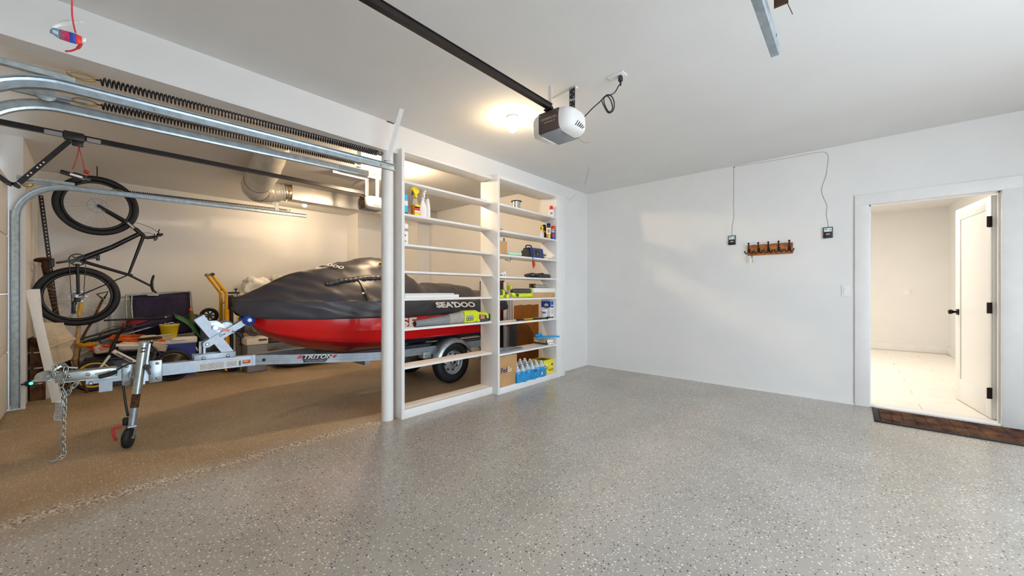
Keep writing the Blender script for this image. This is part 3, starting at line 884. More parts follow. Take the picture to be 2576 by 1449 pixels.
# trolley, arm and pull cord of the left opener
p = onx(185, 345, xo)
b = MB().box((xo - 0.028, p.y - 0.055, 2.46), (xo + 0.028, p.y + 0.06, 2.53), bevel=0.006)
b.box((xo - 0.012, p.y - 0.01, 2.42), (xo + 0.012, p.y + 0.055, 2.47), bevel=0.004)
lab(b.build('trolley', blackp_m, O2), 'black carriage riding on the rail')
for ya_, yb_ in ((p.y - 0.155, p.y - 0.06), (p.y + 0.075, p.y + 0.155)):
    lab(MB().box((xo - 0.02, ya_, 2.4735), (xo + 0.0185, yb_, 2.506)).build('sticker', inkg_m, O2), 'silver sticker')
a0 = Vector((xo + 0.02, p.y - 0.02, 2.45)); a1 = Vector((xo + 0.02, -0.375, 2.035))
b = MB().obox(a0, a1, 0.006, 0.03, up=(1, 0, 0)) if False else MB().obox(a0, a1 + (a0 - a1) * 0.02, 0.034, 0.008, up=(1, 0, 0))
path = [a1, Vector((xo + 0.02, -0.40, 2.02)), Vector((xo + 0.02, -0.425, 2.035)), Vector((xo + 0.02, -0.51, 2.12))]
for q in range(3): b.obox(path[q], path[q + 1], 0.034, 0.008, up=(1, 0, 0))
lab(b.build('door_arm', blacks_m, O2), 'black curved arm down to the shut door')
for f in (0.52, 0.58, 0.64, 0.76, 0.82):
    c = a0.lerp(a1, f); MB().cyl(c - Vector((0.006, 0, 0)), c + Vector((0.006, 0, 0)), 0.006, n=10).build('arm_hole', inkw_m, O2)
MB().cyl(a1 + Vector((-0.02, 0.0, -0.02)), a1 + Vector((0.02, 0.0, -0.02)), 0.014, n=12).build('pivot_bolt', blackp_m, O2)
cords = smooth_path([(xo, p.y + 0.03, 2.42), (xo, p.y + 0.02, 2.33), (xo + 0.0, p.y - 0.005, 2.22)], 5)
b = MB().tube(cords, 0.003, n=6).tube(smooth_path([(xo, p.y + 0.03, 2.42), (xo, p.y + 0.055, 2.28), (xo, p.y + 0.065, 2.225)], 5), 0.003, n=6)
lab(b.build('pull_cord', redcord_m, O2), 'red release cord')
b = MB().ball((xo, p.y + 0.072, 2.215), 0.016, 12, 8)
for k in range(6):
    a = k; b.tube([(xo, p.y + 0.072, 2.215), (xo + 0.02 * math.cos(a), p.y + 0.072 + 0.022 * math.sin(a), 2.205 + 0.02 * math.sin(2 * a))], 0.003, n=5)
b.build('cord_knot', redcord_m, O2)
b = MB().box((xo - 0.016, p.y - 0.075, 2.15), (xo + 0.016, p.y + 0.10, 2.185), rot=rotm(R(-12)), bevel=0.008).box((xo - 0.02, p.y - 0.01, 2.135), (xo + 0.018, p.y + 0.075, 2.19), rot=rotm(R(-12)), bevel=0.01)
lab(b.build('cord_handle', blackp_m, O2), 'black release handle with warning label')
MB().box((xo + 0.0195, p.y - 0.02, 2.158), (xo + 0.021, p.y + 0.05, 2.175), rot=rotm(R(-12))).build('handle_label', inkw_m, O2)

# release tag of the right opener, hanging on its red cord close to the camera
c = Vector((-1.5, -0.03, 1.85))
RO = thing('release_tag', 'curled red and blue paper tag on a red cord in the top corner', 'tag', (-1.5, -0.03, 1.84))
dn = 0.976
q = lambda u, v: at(u, v, dn)
MB().tube(smooth_path([at(181, -170, dn) , q(181, 0), q(183, 48), q(190, 82)], 6), 0.0018, n=7).build('cord', redcord_m, RO)
# strip that runs from the upper right tip, round the left and back to the lower right
front = [(216, 96), (205, 92), (190, 85), (175, 80), (160, 76), (148, 73), (139, 70), (131, 70), (125, 77)]
back = [(125, 77), (130, 69), (139, 60), (150, 53), (160, 50), (172, 49), (185, 50), (200, 52), (214, 55)]
def ribbon(top, hts, dd):
    rt = [at(u, v, dn + o) for (u, v), o in zip(top, dd)]
    rb = [at(u + h * 0.05, v + h, dn + o) for (u, v), h, o in zip(top, hts, dd)]
    return rt, rb
ft, fb = ribbon(front, [8, 18, 26, 27, 26, 25, 22, 16, 6], [-0.012, -0.014, -0.02, -0.022, -0.02, -0.014, -0.006, 0.0, 0.006])
bt, bb = ribbon(back, [6, 10, 12, 14, 16, 17, 13, 8, 1], [0.006, 0.012, 0.018, 0.024, 0.026, 0.026, 0.024, 0.02, 0.016])
def strip(mb, t_, b_, i0, i1, mi):
    vs = t_[i0:i1 + 1] + b_[i0:i1 + 1]; n = i1 - i0 + 1
    mb.add(vs, [(k, k + 1, n + k + 1, n + k) for k in range(n - 1)], mi, True)
b = MB()
strip(b, ft, fb, 0, 1, 3); strip(b, ft, fb, 1, 2, 1); strip(b, ft, fb, 2, 3, 2); strip(b, ft, fb, 3, 5, 4); strip(b, ft, fb, 5, 8, 0)
strip(b, bt, bb, 0, 8, 3)
o = b.build('paper_tag', [lblue_m, redlab_m, blulab_m, paper_m, pink_m], RO)
sm = o.modifiers.new('thick', 'SOLIDIFY'); sm.thickness = 0.0006
b = MB()
for k in range(4):
    f = (k + 0.5) / 4; pz = ft[7].lerp(ft[5], 0.15 + 0.7 * f) * 0.5 + fb[7].lerp(fb[5], 0.15 + 0.7 * f) * 0.5
    b.ball(pz + Vector((0.001, 0, 0)), 0.0022, 6, 4, scale=(1, 1, 2.2))
b.build('tag_print', inkw_m, RO)
bd = smooth_path([q(206, 104), q(200, 117), q(190, 124), q(178, 128), q(166, 129)], 5)
b = MB()
for k, pt in enumerate(bd): b.ball(pt, 0.0036 if k < 8 else 0.0022, 8, 5)
b.build('bead_string', redcord_m, RO)

# ------------------------------------------------------------------ ceiling outlet and cord of the opener
t = thing('ceiling_outlet', 'white double power outlet on the ceiling behind the door opener', 'outlet', (-1.25, 2.535, H))
b = MB().box((-1.312, 2.498, H - 0.008), (-1.188, 2.572, H), bevel=0.003); b.build('cover_plate', white_m, t)
for xx in (-1.278, -1.222):
    MB().box((xx - 0.018, 2.517, H - 0.0105), (xx + 0.018, 2.553, H - 0.007), bevel=0.004).build('socket', whitep_m, t)
t = bpy.data.objects.new('power_cord', None); COL.objects.link(t); t.parent = O1; XF[t.name] = XF[O1.name]; lab(t, 'black power cord looped up to the ceiling outlet')
b = MB().box((-1.238, 2.520, H - 0.052), (-1.208, 2.55, H - 0.011), bevel=0.008).cyl((-1.223, 2.535, H - 0.05), (-1.223, 2.535, H - 0.082), 0.009, 0.006, n=12)
b.build('plug', blackp_m, t)
DC = 2.74
def qc(u, v, o=0.0): return at(u, v, DC + o)
e = Vector((-1.47, 2.44, zt1 - 0.002))
path = [Vector((-1.223, 2.535, H - 0.075)), qc(1557, 215), qc(1545, 234), qc(1524, 243, 0.01), qc(1514, 252, 0.02), qc(1521, 270, 0.02), qc(1531, 284, 0.01), qc(1543, 277, -0.01),
        qc(1545, 258, -0.015), qc(1538, 242, -0.01), qc(1526, 239, 0.0), qc(1519, 250, 0.01), qc(1523, 268, 0.0), qc(1532, 281, -0.01), qc(1541, 272, 0.0), qc(1535, 250, 0.01), qc(1524, 241, 0.015), qc(1508, 257, 0.01), qc(1492, 271, 0.0), e]
MB().tube(smooth_path(path, 7), 0.0042, n=8).build('cable', blackp_m, t)

# ------------------------------------------------------------------ ductwork on the left bay ceiling
t = thing('air_duct', 'square sheet metal duct under the left bay ceiling', 'duct', (-6.17, 3.2, 2.53))
MB().box((-6.275, 1.97, 2.53), (-6.07, 4.568, H - 0.002), bevel=0.004).build('duct_run', ductm_m, t)
for y in (2.25, 3.1, 3.95):
    MB().box((-6.278, y, 2.527), (-6.067, y + 0.012, H - 0.002)).build('seam', ductm_m, t)
MB().lathe([(0.095, 0), (0.095, 0.10), (0.097, 0.16)], (-6.172, 1.975, 2.64), (0, -1, 0), 28).build('round_collar', ductm_m, t)
b = MB()
rr = random.Random(8)
b.torus((-6.172, 1.93, 2.64), (0, 1, 0), 0.094, 0.008, 28, 6)
for k in range(9):
    a = rr.uniform(0, 2 * PI); b.ball((-6.172 + 0.096 * math.cos(a), 1.955 + rr.uniform(-.03, .02), 2.64 + 0.096 * math.sin(a)), 0.014, 7, 5, scale=(1, 1.6, 1))
lab(b.build('torn_tape', tape_m, t), 'ragged yellowed tape round the collar')
t = thing('flexible_duct', 'fat wrapped insulated hose duct bending along the left bay ceiling', 'duct', (-5.6, 1.6, 2.6))
pts = smooth_path([(-6.172, 1.90, 2.635), (-6.19, 1.72, 2.615), (-6.14, 1.56, 2.60), (-5.9, 1.47, 2.595), (-5.35, 1.40, 2.605), (-4.95, 1.365, 2.70), (-4.6, 1.335, 2.83)], 9)
rs = []
rr = random.Random(2)
for i in range(len(pts)):
    f = i / (len(pts) - 1)
    r0 = 0.115 + (0.155 - 0.115) * min(1, f * 5)
    rs.append(r0 + 0.006 * math.sin(i * 1.7) + rr.uniform(-.004, .004))
MB().tube(pts, rs, n=26).build('insulated_sleeve', duct_m, t)
for f, m_ in ((0.0, blackp_m), (0.36, dgrey_m), (0.62, dgrey_m)):
    i = int(f * (len(pts) - 2)); d = pts[i + 1] - pts[i]
    b = MB().torus(pts[i], d, rs[i] + 0.001, 0.004, 30, 5); b.build('tie_band', m_, t)
# ------------------------------------------------------------------ boat trailer
AX = -4.36                       # centre line
TX = -4.20                       # near face of the tongue
t = TR = thing('boat_trailer', 'aluminium boat trailer under the covered red watercraft', 'trailer', (AX, 1.6, 0))
TY0, TY1 = -0.02, 1.04
def tz(y): return 0.553 - 0.012 * y       # tongue centre height
HB = 0.048
b = MB().obox((TX - 0.04, TY0, tz(TY0)), (TX - 0.04, TY1, tz(TY1)), 0.08, 2 * HB, up=(0, 0, 1))
for k in range(4):
    zz = -0.03 + k * 0.02
    b.obox((TX + 0.0005, TY0, tz(TY0) + zz), (TX + 0.0005, TY1, tz(TY1) + zz), 0.003, 0.006, up=(0, 0, 1))
b.build('tongue', alu_m, t)
def rail_pts(s):
    # s=+1 near side, -1 far side
    return [(TX - 0.04 if s > 0 else TX - 0.09, 1.02, 0.541), (AX + s * 0.27, 1.55, 0.503), (AX + s * 0.375, 2.05, 0.468), (AX + s * 0.405, 2.5, 0.455), (AX + s * 0.41, 3.98, 0.445)]
for s in (1, -1):
    pts = smooth_path(rail_pts(s), 5)
    rings = []
    for i, p in enumerate(pts):
        d = (pts[min(i + 1, len(pts) - 1)] - pts[max(i - 1, 0)]); n_ = Vector((d.y, -d.x, 0)).normalized() * s
        hh = 0.045
        ring = []
        prof = [(-0.022, -hh), (0.022, -hh), (0.022, -0.032), (0.0245, -0.030), (0.0245, -0.016), (0.022, -0.014), (0.022, -0.008), (0.0245, -0.006), (0.0245, 0.008), (0.022, 0.010), (0.022, 0.018), (0.0245, 0.020), (0.0245, 0.034), (0.022, 0.036), (0.022, hh), (-0.022, hh)]
        for a, z in prof: ring.append(p + n_ * a + Vector((0, 0, z)))
        rings.append(ring)
    MB().loft(rings, cap=True, smooth=False).build('side_rail', alu_m, t)
    MB().obox((rail_pts(s)[0][0] + s * 0.001, 1.02, 0.541), (rail_pts(s)[0][0] + s * 0.001, 1.045, 0.541), 0.055 if s < 0 else 0.088, 0.099, up=(0, 0, 1)).build('joint_sleeve', alu_m, t)
for y in (2.05, 3.8):
    MB().obox((AX - 0.38, y, 0.40), (AX + 0.38, y, 0.40), 0.06, 0.05, up=(0, 0, 1)).build('cross_member', alu_m, t)
# coupler
b = MB().obox((TX - 0.04, -0.165, 0.577), (TX - 0.04, 0.14, 0.575), 0.095, 0.074, up=(0, 0, 1), bevel=0.006)
b.obox((TX - 0.04, -0.165, 0.542), (TX - 0.04, 0.14, 0.54), 0.105, 0.006, up=(0, 0, 1))
b.build('coupler_channel', zinc_m, t)
pr = [(0.001, 0.052), (0.02, 0.051), (0.036, 0.042), (0.046, 0.024), (0.049, 0.0), (0.056, -0.004), (0.058, -0.012), (0.05, -0.014)]
b = MB().lathe(pr, (TX - 0.04, -0.2, 0.578), (0, 0, 1), 24, sx=1.0, sy=1.25, xdir=(1, 0, 0))
b.build('coupler_ball_cup', zinc_m, t)
for y in (-0.10, -0.01, 0.10):
    MB().lathe([(0.012, 0), (0.012, 0.004), (0.007, 0.009), (0.001, 0.010)], (TX + 0.008, y, 0.581), (1, 0, 0), 12).build('coupler_bolt', chrome_m, t)
MB().lathe([(0.013, 0), (0.013, 0.004), (0.008, 0.009)], (TX + 0.003, 0.005, 0.512), (1, 0, 0), 12).build('coupler_bolt', chrome_m, t)
b = MB().obox((TX - 0.02, -0.185, 0.625), (TX - 0.03, -0.14, 0.66), 0.03, 0.012).obox((TX - 0.03, -0.15, 0.655), (TX - 0.03, -0.06, 0.632), 0.028, 0.008)
b.build('coupler_latch', zinc_m, t)
# safety chain: links one by one
def link_mesh():
    b = MB(); pts = []
    R_, hl = 0.0105, 0.012
    for i in range(7): a = PI * i / 6; pts.append((R_ * math.cos(a), 0, hl + R_ * math.sin(a)))
    for i in range(7): a = PI + PI * i / 6; pts.append((R_ * math.cos(a), 0, -hl + R_ * math.sin(a)))
    return b.tube(pts, 0.0036, n=5, closed=True)
ch = bpy.data.objects.new('safety_chain', None); COL.objects.link(ch); ch.parent = t
XF[ch.name] = XF[t.name]
lk = None
def put_link(p, dirv, odd):
    global lk
    if lk is None:
        lk = link_mesh().build('chain_link', zinc_m, ch, world=False); o = lk
    else: o = copyobj(lk, ch)
    d = Vector(dirv).normalized(); x, y = basis(d)
    if odd: x, y = y, x
    z = d; y = z.cross(x)
    M = Matrix((x, y, z)).transposed().to_4x4(); M.translation = Vector(p)
    o.matrix_local = XF[t.name].inverted() @ M
cp = smooth_path([(TX + 0.02, -0.06, 0.535), (TX + 0.022, -0.10, 0.475), (TX + 0.02, -0.115, 0.44), (TX + 0.022, -0.135, 0.50), (TX + 0.03, -0.122, 0.44), (-4.17, -0.125, 0.27), (-4.17, -0.128, 0.12), (-4.168, -0.124, 0.045), (-4.165, -0.14, 0.014), (-4.16, -0.165, 0.007), (-4.15, -0.19, 0.007)], 12)
def walk(path, step):
    out = []; acc = 0.0
    for a, b_ in zip(path, path[1:]):
        L = (b_ - a).length
        while acc <= L:
            out.append((a.lerp(b_, acc / L), b_ - a)); acc += step
        acc -= L
    return out
for i, (p, d) in enumerate(walk(cp, 0.0268)): put_link(p, d, i % 2)
cp = smooth_path([(TX + 0.014, -0.175, 0.60), (TX + 0.016, -0.165, 0.66), (TX - 0.01, -0.14, 0.672), (TX + 0.014, -0.115, 0.655), (TX + 0.022, -0.12, 0.60), (TX + 0.02, -0.135, 0.53)], 8)
for i, (p, d) in enumerate(walk(cp, 0.0268)): put_link(p, d, i % 2)
b = MB()
tagc = Vector((-4.16, -0.118, 0.345))
gx = Vector((0.75, 0.66, 0.0)).normalized(); gy = Vector((0.10, 0.02, 1)).normalized()
n_ = 6
vs = []
for i in range(n_ + 1):
    f = i / n_; c = tagc + gy * (0.075 - 0.15 * f) - gx * 0.045 + gx * (0.006 * math.sin(f * 5)) ; vs += [c - gx * 0.032, c + gx * 0.032]
b.add(vs, [(2 * i, 2 * i + 1, 2 * i + 3, 2 * i + 2) for i in range(n_)], 0, True)
o = b.build('warning_tag', paper_m, t); sm = o.modifiers.new('thick', 'SOLIDIFY'); sm.thickness = 0.0008
b = MB(); lines_of_print(b, tagc - gx * 0.045 + gx.cross(gy) * 0.003, gx, gy, 0.045, 0.12, 9, seed=9); b.build('tag_print', inkg_m, t)
# jack with its wheel
JX, JY = -4.105, 0.232
lean = Vector((0.0, 0.055, 1.0)).normalized()
def jp(z): return Vector((JX, 0.205 + 0.075 * (z - 0.08) / 0.7, z))
MB().cyl(jp(0.405), jp(0.785), 0.0295, n=24).build('jack_outer_tube', zinc_m, t)
MB().cyl(jp(0.785), jp(0.797), 0.033, n=24).build('jack_cap', galvd_m, t)
lab(MB().cyl(jp(0.30), jp(0.41), 0.0245, n=20).build('jack_rusted_sleeve', rust_m, t), 'rust-brown section of the jack tube')
MB().cyl(jp(0.155), jp(0.305), 0.0235, n=20).build('jack_inner_tube', galv_m, t)
MB().obox(jp(0.47) + Vector((0.004, 0.033, 0)), jp(0.785) + Vector((0.004, 0.033, 0)), 0.02, 0.012).build('jack_side_rail', galv_m, t)
for z in (0.752, 0.727):
    MB().box(jp(z) + Vector((0.026, -0.013, -0.006)), jp(z) + Vector((0.031, 0.013, 0.006)), bevel=0.003).build('jack_slot', blackp_m, t)
b = MB()
for s in (-1, 1):
    b.obox(jp(0.165) + Vector((s * 0.011, s * 0.026, 0)), Vector((JX + s * 0.0115, 0.195 + s * 0.027, 0.07)), 0.034, 0.004, up=(0.42, 1, 0))
b.box(jp(0.16) + Vector((-0.03, -0.024, -0.004)), jp(0.165) + Vector((0.03, 0.024, 0.004)))
b.build('wheel_fork', galv_m, t)
pr = [(0.02, -0.022), (0.058, -0.022), (0.070, -0.017), (0.074, -0.006), (0.074, 0.006), (0.070, 0.017), (0.058, 0.022), (0.02, 0.022)]
o = MB().lathe(pr, (JX, 0.195, 0.0745), (0.42, 1, 0), 28).build('jack_wheel', rubber_m, t)
MB().cyl((JX - 0.0135, 0.163, 0.0745), (JX + 0.0135, 0.227, 0.0745), 0.012, n=12).build('wheel_hub', zinc_m, o)
lab(MB().tube(smooth_path([(JX - 0.05, 0.165, 0.155), (JX - 0.06, 0.12, 0.15), (JX - 0.055, 0.12, 0.10), (JX - 0.05, 0.135, 0.06)], 5), 0.008, n=8).build('wheel_pedal', redlab_m, t), 'red wheel lever')
# jack bracket on the tongue
b = MB()
b.box((TX + 0.002, 0.165, 0.455), (TX + 0.012, 0.235, 0.635), bevel=0.006).box((TX + 0.002, 0.315, 0.455), (TX + 0.012, 0.395, 0.635), bevel=0.006)
b.box((TX + 0.002, 0.236, 0.475), (TX + 0.008, 0.314, 0.62))
b.build('jack_bracket', galv_m, t)
for y, z in ((0.19, 0.61), (0.19, 0.49), (0.365, 0.61), (0.365, 0.49), (0.215, 0.55)):
    MB().lathe([(0.012, 0), (0.012, 0.004), (0.007, 0.008), (0.001, 0.009)], (TX + 0.012, y, z), (1, 0, 0), 12).build('bracket_bolt', zinc_m, t)
MB().torus((TX + 0.045, 0.215, 0.54), (0.4, 1, 0), 0.024, 0.007, 20, 8).build('swivel_collar', galvd_m, t)
b = MB().cyl((JX + 0.01, 0.285, 0.605), (JX + 0.045, 0.30, 0.605), 0.02, n=14).cyl((JX + 0.04, 0.30, 0.605), (JX + 0.05, 0.305, 0.605), 0.012, n=12)
b.obox((JX + 0.035, 0.296, 0.60), (JX + 0.03, 0.312, 0.545), 0.012, 0.018)
b.build('pull_pin', dgrey_m, t)
# crank handle with black grip
b = MB().tube(smooth_path([(JX - 0.02, 0.26, 0.635), (JX - 0.03, 0.205, 0.636), (JX - 0.01, 0.15, 0.61), (JX - 0.005, 0.12, 0.585)], 6), 0.0065, n=8)
b.build('crank_arm', blacks_m, t)
MB().tube(smooth_path([(JX + 0.0, 0.135, 0.592), (JX + 0.01, 0.09, 0.577), (JX + 0.012, 0.04, 0.568)], 5), [0.010] + [0.0165] * 9 + [0.011], n=12).build('crank_grip', rubber_m, t)
# plug lead hanging from the bracket, red hook
MB().tube(smooth_path([(JX - 0.05, 0.17, 0.47), (JX - 0.045, 0.18, 0.36), (JX - 0.03, 0.19, 0.27), (JX - 0.03, 0.195, 0.235)], 5), 0.0075, n=8).build('wiring_lead', blackp_m, t)
b = MB().box((JX - 0.05, 0.165, 0.165), (JX - 0.015, 0.205, 0.225), bevel=0.01)
b.build('plug_boot', rubber_m, t)
# small plate under the tongue
b = MB().box((TX - 0.01, 0.045, 0.435), (TX + 0.004, 0.115, 0.505)).box((TX - 0.012, 0.043, 0.503), (TX + 0.007, 0.117, 0.523))
b.build('license_bracket', alu_m, t)
# bow stand
SX = -4.28
b = MB()
for s in (-1, 1):
    b.box((SX + s * 0.048 - 0.004, 0.60, 0.555), (SX + s * 0.048 + 0.004, 0.90, 0.64), bevel=0.003)
b.box((SX - 0.05, 0.60, 0.592), (SX + 0.05, 0.90, 0.60))
b.build('stand_base', alu_m, t)
post0, post1 = Vector((SX, 0.865, 0.60)), Vector((SX, 0.635, 0.965))
b = MB().obox(post0, post1, 0.08, 0.078, up=(0, 0, 1))
dpo = (post1 - post0).normalized(); npo = dpo.cross(Vector((1, 0, 0)))
for k in (-0.024, -0.008, 0.008, 0.024):
    b.obox(post0 + npo * k + Vector((0.0405, 0, 0)), post1 + npo * k + Vector((0.0405, 0, 0)), 0.003, 0.006, up=npo)
b.build('winch_post', alu_m, t)
MB().obox(post1, post1 + dpo * 0.003, 0.082, 0.08, up=(0, 0, 1)).build('post_end_cap', dgrey_m, t)
MB().box((SX + 0.03, 0.666, 0.60), (SX + 0.037, 0.682, 0.745)).build('stand_stay', alu_m, t)
MB().box((SX - 0.03, 0.645, 0.60), (SX - 0.02, 0.665, 0.745)).build('stand_stay', galvd_m, t)
for y in (0.665, 0.84):
    MB().lathe([(0.015, 0), (0.015, 0.005), (0.009, 0.010), (0.001, 0.011)], (SX + 0.052, y, 0.605), (1, 0, 0), 14).build('stand_bolt', chrome_m, t)
for s in (-1, 1):
    p0 = Vector((SX + s * 0.046, 0.69, 0.725)); p1 = Vector((SX + s * 0.046, 0.985, 0.915))
    b = MB().obox(p0, p1, 0.010, 0.055, up=(1, 0, 0)) if False else MB()
    dv = (p1 - p0).normalized(); nv = Vector((1, 0, 0)).cross(dv)
    poly = [p0 - nv * 0.03, p1 - nv * 0.027, p1 + nv * 0.027, p0 + nv * 0.03] 
    ring = [p0 + nv * 0.03] + [p0 + Vector((0, 0, 0)) - dv * (0.03 * math.sin(a)) + nv * (0.03 * math.cos(a)) for a in [PI * i / 8 for i in range(1, 8)]] + [p0 - nv * 0.03, p1 - nv * 0.027, p1 + nv * 0.027]
    b.prism(ring, (0.008, 0, 0)); b.build('roller_arm', alu_m, t)
    MB().lathe([(0.014, 0), (0.014, 0.004), (0.008, 0.008)], p0 + Vector((0.008, 0, 0)), (1, 0, 0), 12).build('arm_bolt', zinc_m, t)
    pr = [(0.012, 0), (0.042, 0.0), (0.048, 0.01), (0.048, 0.03), (0.042, 0.04), (0.012, 0.042)]
    rb = MB().lathe(pr, p1 + Vector((s * 0.012, 0.01, 0.008)), (s, 0, 0), 26).build('bow_roller', blue_m, t)
    MB().cyl(p1 + Vector((s * 0.05, 0.01, 0.008)), p1 + Vector((s * 0.062, 0.01, 0.008)), 0.017, n=16).build('roller_hub', whitep_m, rb)
# winch: plate, drum, lever with reflector sticker and grip
b = MB().prism([(SX - 0.03, 0.70, 0.80), (SX - 0.03, 0.83, 0.79), (SX - 0.03, 0.845, 0.83), (SX - 0.03, 0.80, 0.905), (SX - 0.03, 0.765, 0.925), (SX - 0.03, 0.70, 0.925)], (0.006, 0, 0))
b.prism([(SX + 0.02, 0.72, 0.80), (SX + 0.02, 0.83, 0.79), (SX + 0.02, 0.845, 0.83), (SX + 0.02, 0.80, 0.895), (SX + 0.02, 0.765, 0.915), (SX + 0.02, 0.72, 0.915)], (0.006, 0, 0))
b.build('winch_plate', galv_m, t)
MB().lathe([(0.075, -0.03), (0.075, -0.027), (0.02, -0.025), (0.02, 0.012), (0.06, 0.014), (0.06, 0.018)], (SX, 0.835, 0.85), (1, 0, 0), 26).build('winch_drum', galvd_m, t)
l0, l1 = Vector((SX + 0.06, 0.745, 0.868)), Vector((SX + 0.075, 0.90, 0.815))
dv = (l1 - l0).normalized()
MB().obox(l0, l1, 0.006, 0.026, up=(0, 0, 1)).build('winch_lever', alu_m, t)
MB().cyl(l0 + Vector((-0.03, 0, 0)), l0 + Vector((0.012, 0, 0)), 0.019, n=16).build('winch_axle', zinc_m, t)
MB().obox(l0 + dv * 0.05 + Vector((0.004, 0, 0)), l0 + dv * 0.108 + Vector((0.0045, 0, 0)), 0.001, 0.021, up=(0, 0, 1)).build('lever_reflector', refl_m, t)
b = MB().obox(l0 + dv * 0.128 + Vector((0.004, 0, 0)), l0 + dv * 0.134 + Vector((0.0045, 0, 0)), 0.001, 0.016, up=(0, 0, 1)).obox(l0 + dv * 0.14 + Vector((0.004, 0, 0)), l0 + dv * 0.15 + Vector((0.0045, 0, 0)), 0.001, 0.010, up=(0, 0, 1))
b.build('lever_marks', ink_m, t)
MB().tube(smooth_path([l1 + Vector((0.012, -0.01, 0.004)), l1 + Vector((0.02, 0.02, -0.02)), l1 + Vector((0.03, 0.04, -0.055))], 4), [0.014, 0.018, 0.02, 0.02, 0.02, 0.02, 0.018, 0.017, 0.012], n=12).build('lever_grip', rubber_m, t)
b = MB().torus((SX + 0.0545, 0.785, 0.797), (1, 0, 0), 0.010, 0.002, 16, 4).box((SX + 0.0535, 0.80, 0.80), (SX + 0.055, 0.822, 0.807), rot=rotm(R(30)))
b.build('arm_emblem', ink_m, t)
# stickers and reflectors on the tongue and rail
plate(b := MB(), (TX + 0.0025, 0.72, 0.533), (0, 1, 0), (0, 0, 1), 0.19, 0.060); b.build('data_sticker', inkw_m, t)
lines_of_print(b := MB(), (TX + 0.0035, 0.72, 0.533), (0, 1, 0), (0, 0, 1), 0.17, 0.052, 6, seed=2); b.build('data_print', inkg_m, t)
plate(b := MB(), (TX + 0.0025, 0.875, 0.535), (0, 1, 0), (0, 0, 1), 0.10, 0.055); b.build('data_sticker', inkw_m, t)
lines_of_print(b := MB(), (TX + 0.0035, 0.865, 0.532), (0, 1, 0), (0, 0, 1), 0.07, 0.045, 5, seed=3); b.build('data_print', inkg_m, t)
MB().box((TX + 0.001, 0.945, 0.520), (TX + 0.007, 1.005, 0.552), bevel=0.002).build('side_reflector', refl_m, t)
MB().box((TX + 0.002, 0.915, 0.508), (TX + 0.0035, 0.93, 0.552)).build('serial_sticker', olive_m, t)
p = onx(665, 907, TX)
n1 = rail_pts(1)
rp = smooth_path(n1, 5)
def rail_at(y):
    for a, b_ in zip(rp, rp[1:]):
        if a.y <= y <= b_.y:
            q = a.lerp(b_, (y - a.y) / (b_.y - a.y)); d = (b_ - a).normalized(); return q, d
q_, d_ = rail_at(1.12); nn = Vector((d_.y, -d_.x, 0)).normalized()
MB().lathe([(0.014, 0), (0.014, 0.006), (0.008, 0.012)], q_ + nn * 0.024, nn, 14).build('rail_marker', rust_m, t)
q_, d_ = rail_at(1.55); nn = Vector((d_.y, -d_.x, 0)).normalized(); upv = Vector((0, 0, 1))
o_ = q_ + nn * 0.0255
def para(c, w_, h_, sh, m, nm, off):
    b = MB(); c = c + nn * off
    b.prism([c - d_ * w_ / 2 - upv * h_ / 2 - d_ * sh, c + d_ * w_ / 2 - upv * h_ / 2 - d_ * sh * (-1), c + d_ * w_ / 2 + upv * h_ / 2 + d_ * sh, c - d_ * w_ / 2 + upv * h_ / 2 - d_ * (-sh) - d_ * 2 * sh], nn * 0.0006)
    return b.build(nm, m, t)
b = MB()
def poly_on(b, pts): b.prism([o_ + d_ * x + upv * z for x, z in pts], nn * 0.0008)
poly_on(b, [(-0.13, 0.004), (0.135, 0.004), (0.16, 0.036), (-0.115, 0.036)]); b.build('decal_panel', ink_m, t)
b = MB(); poly_on(b, [(-0.115, -0.038), (0.08, -0.038), (0.115, 0.003), (-0.125, 0.003)]); b.build('decal_panel', mat('decal_dark_grey', '#34363a', 0.5), t)
b = MB(); poly_on(b, [(-0.175, 0.004), (-0.14, 0.004), (-0.12, 0.036), (-0.155, 0.036)]); poly_on(b, [(0.14, 0.004), (0.175, 0.004), (0.20, 0.036), (0.165, 0.036)])
b.build('decal_stripes', redlab_m, t)
text('TRITON', 0.052, o_ + nn * 0.0012 + upv * 0.018 + d_ * 0.012, d_, upv, inkw_m, t, shear=0.3, squash=1.42, bold=0.001)
text('TRAILERS', 0.027, o_ + nn * 0.0012 - upv * 0.022 + d_ * -0.012, d_, upv, inkg_m, t, shear=0.25, squash=1.55)
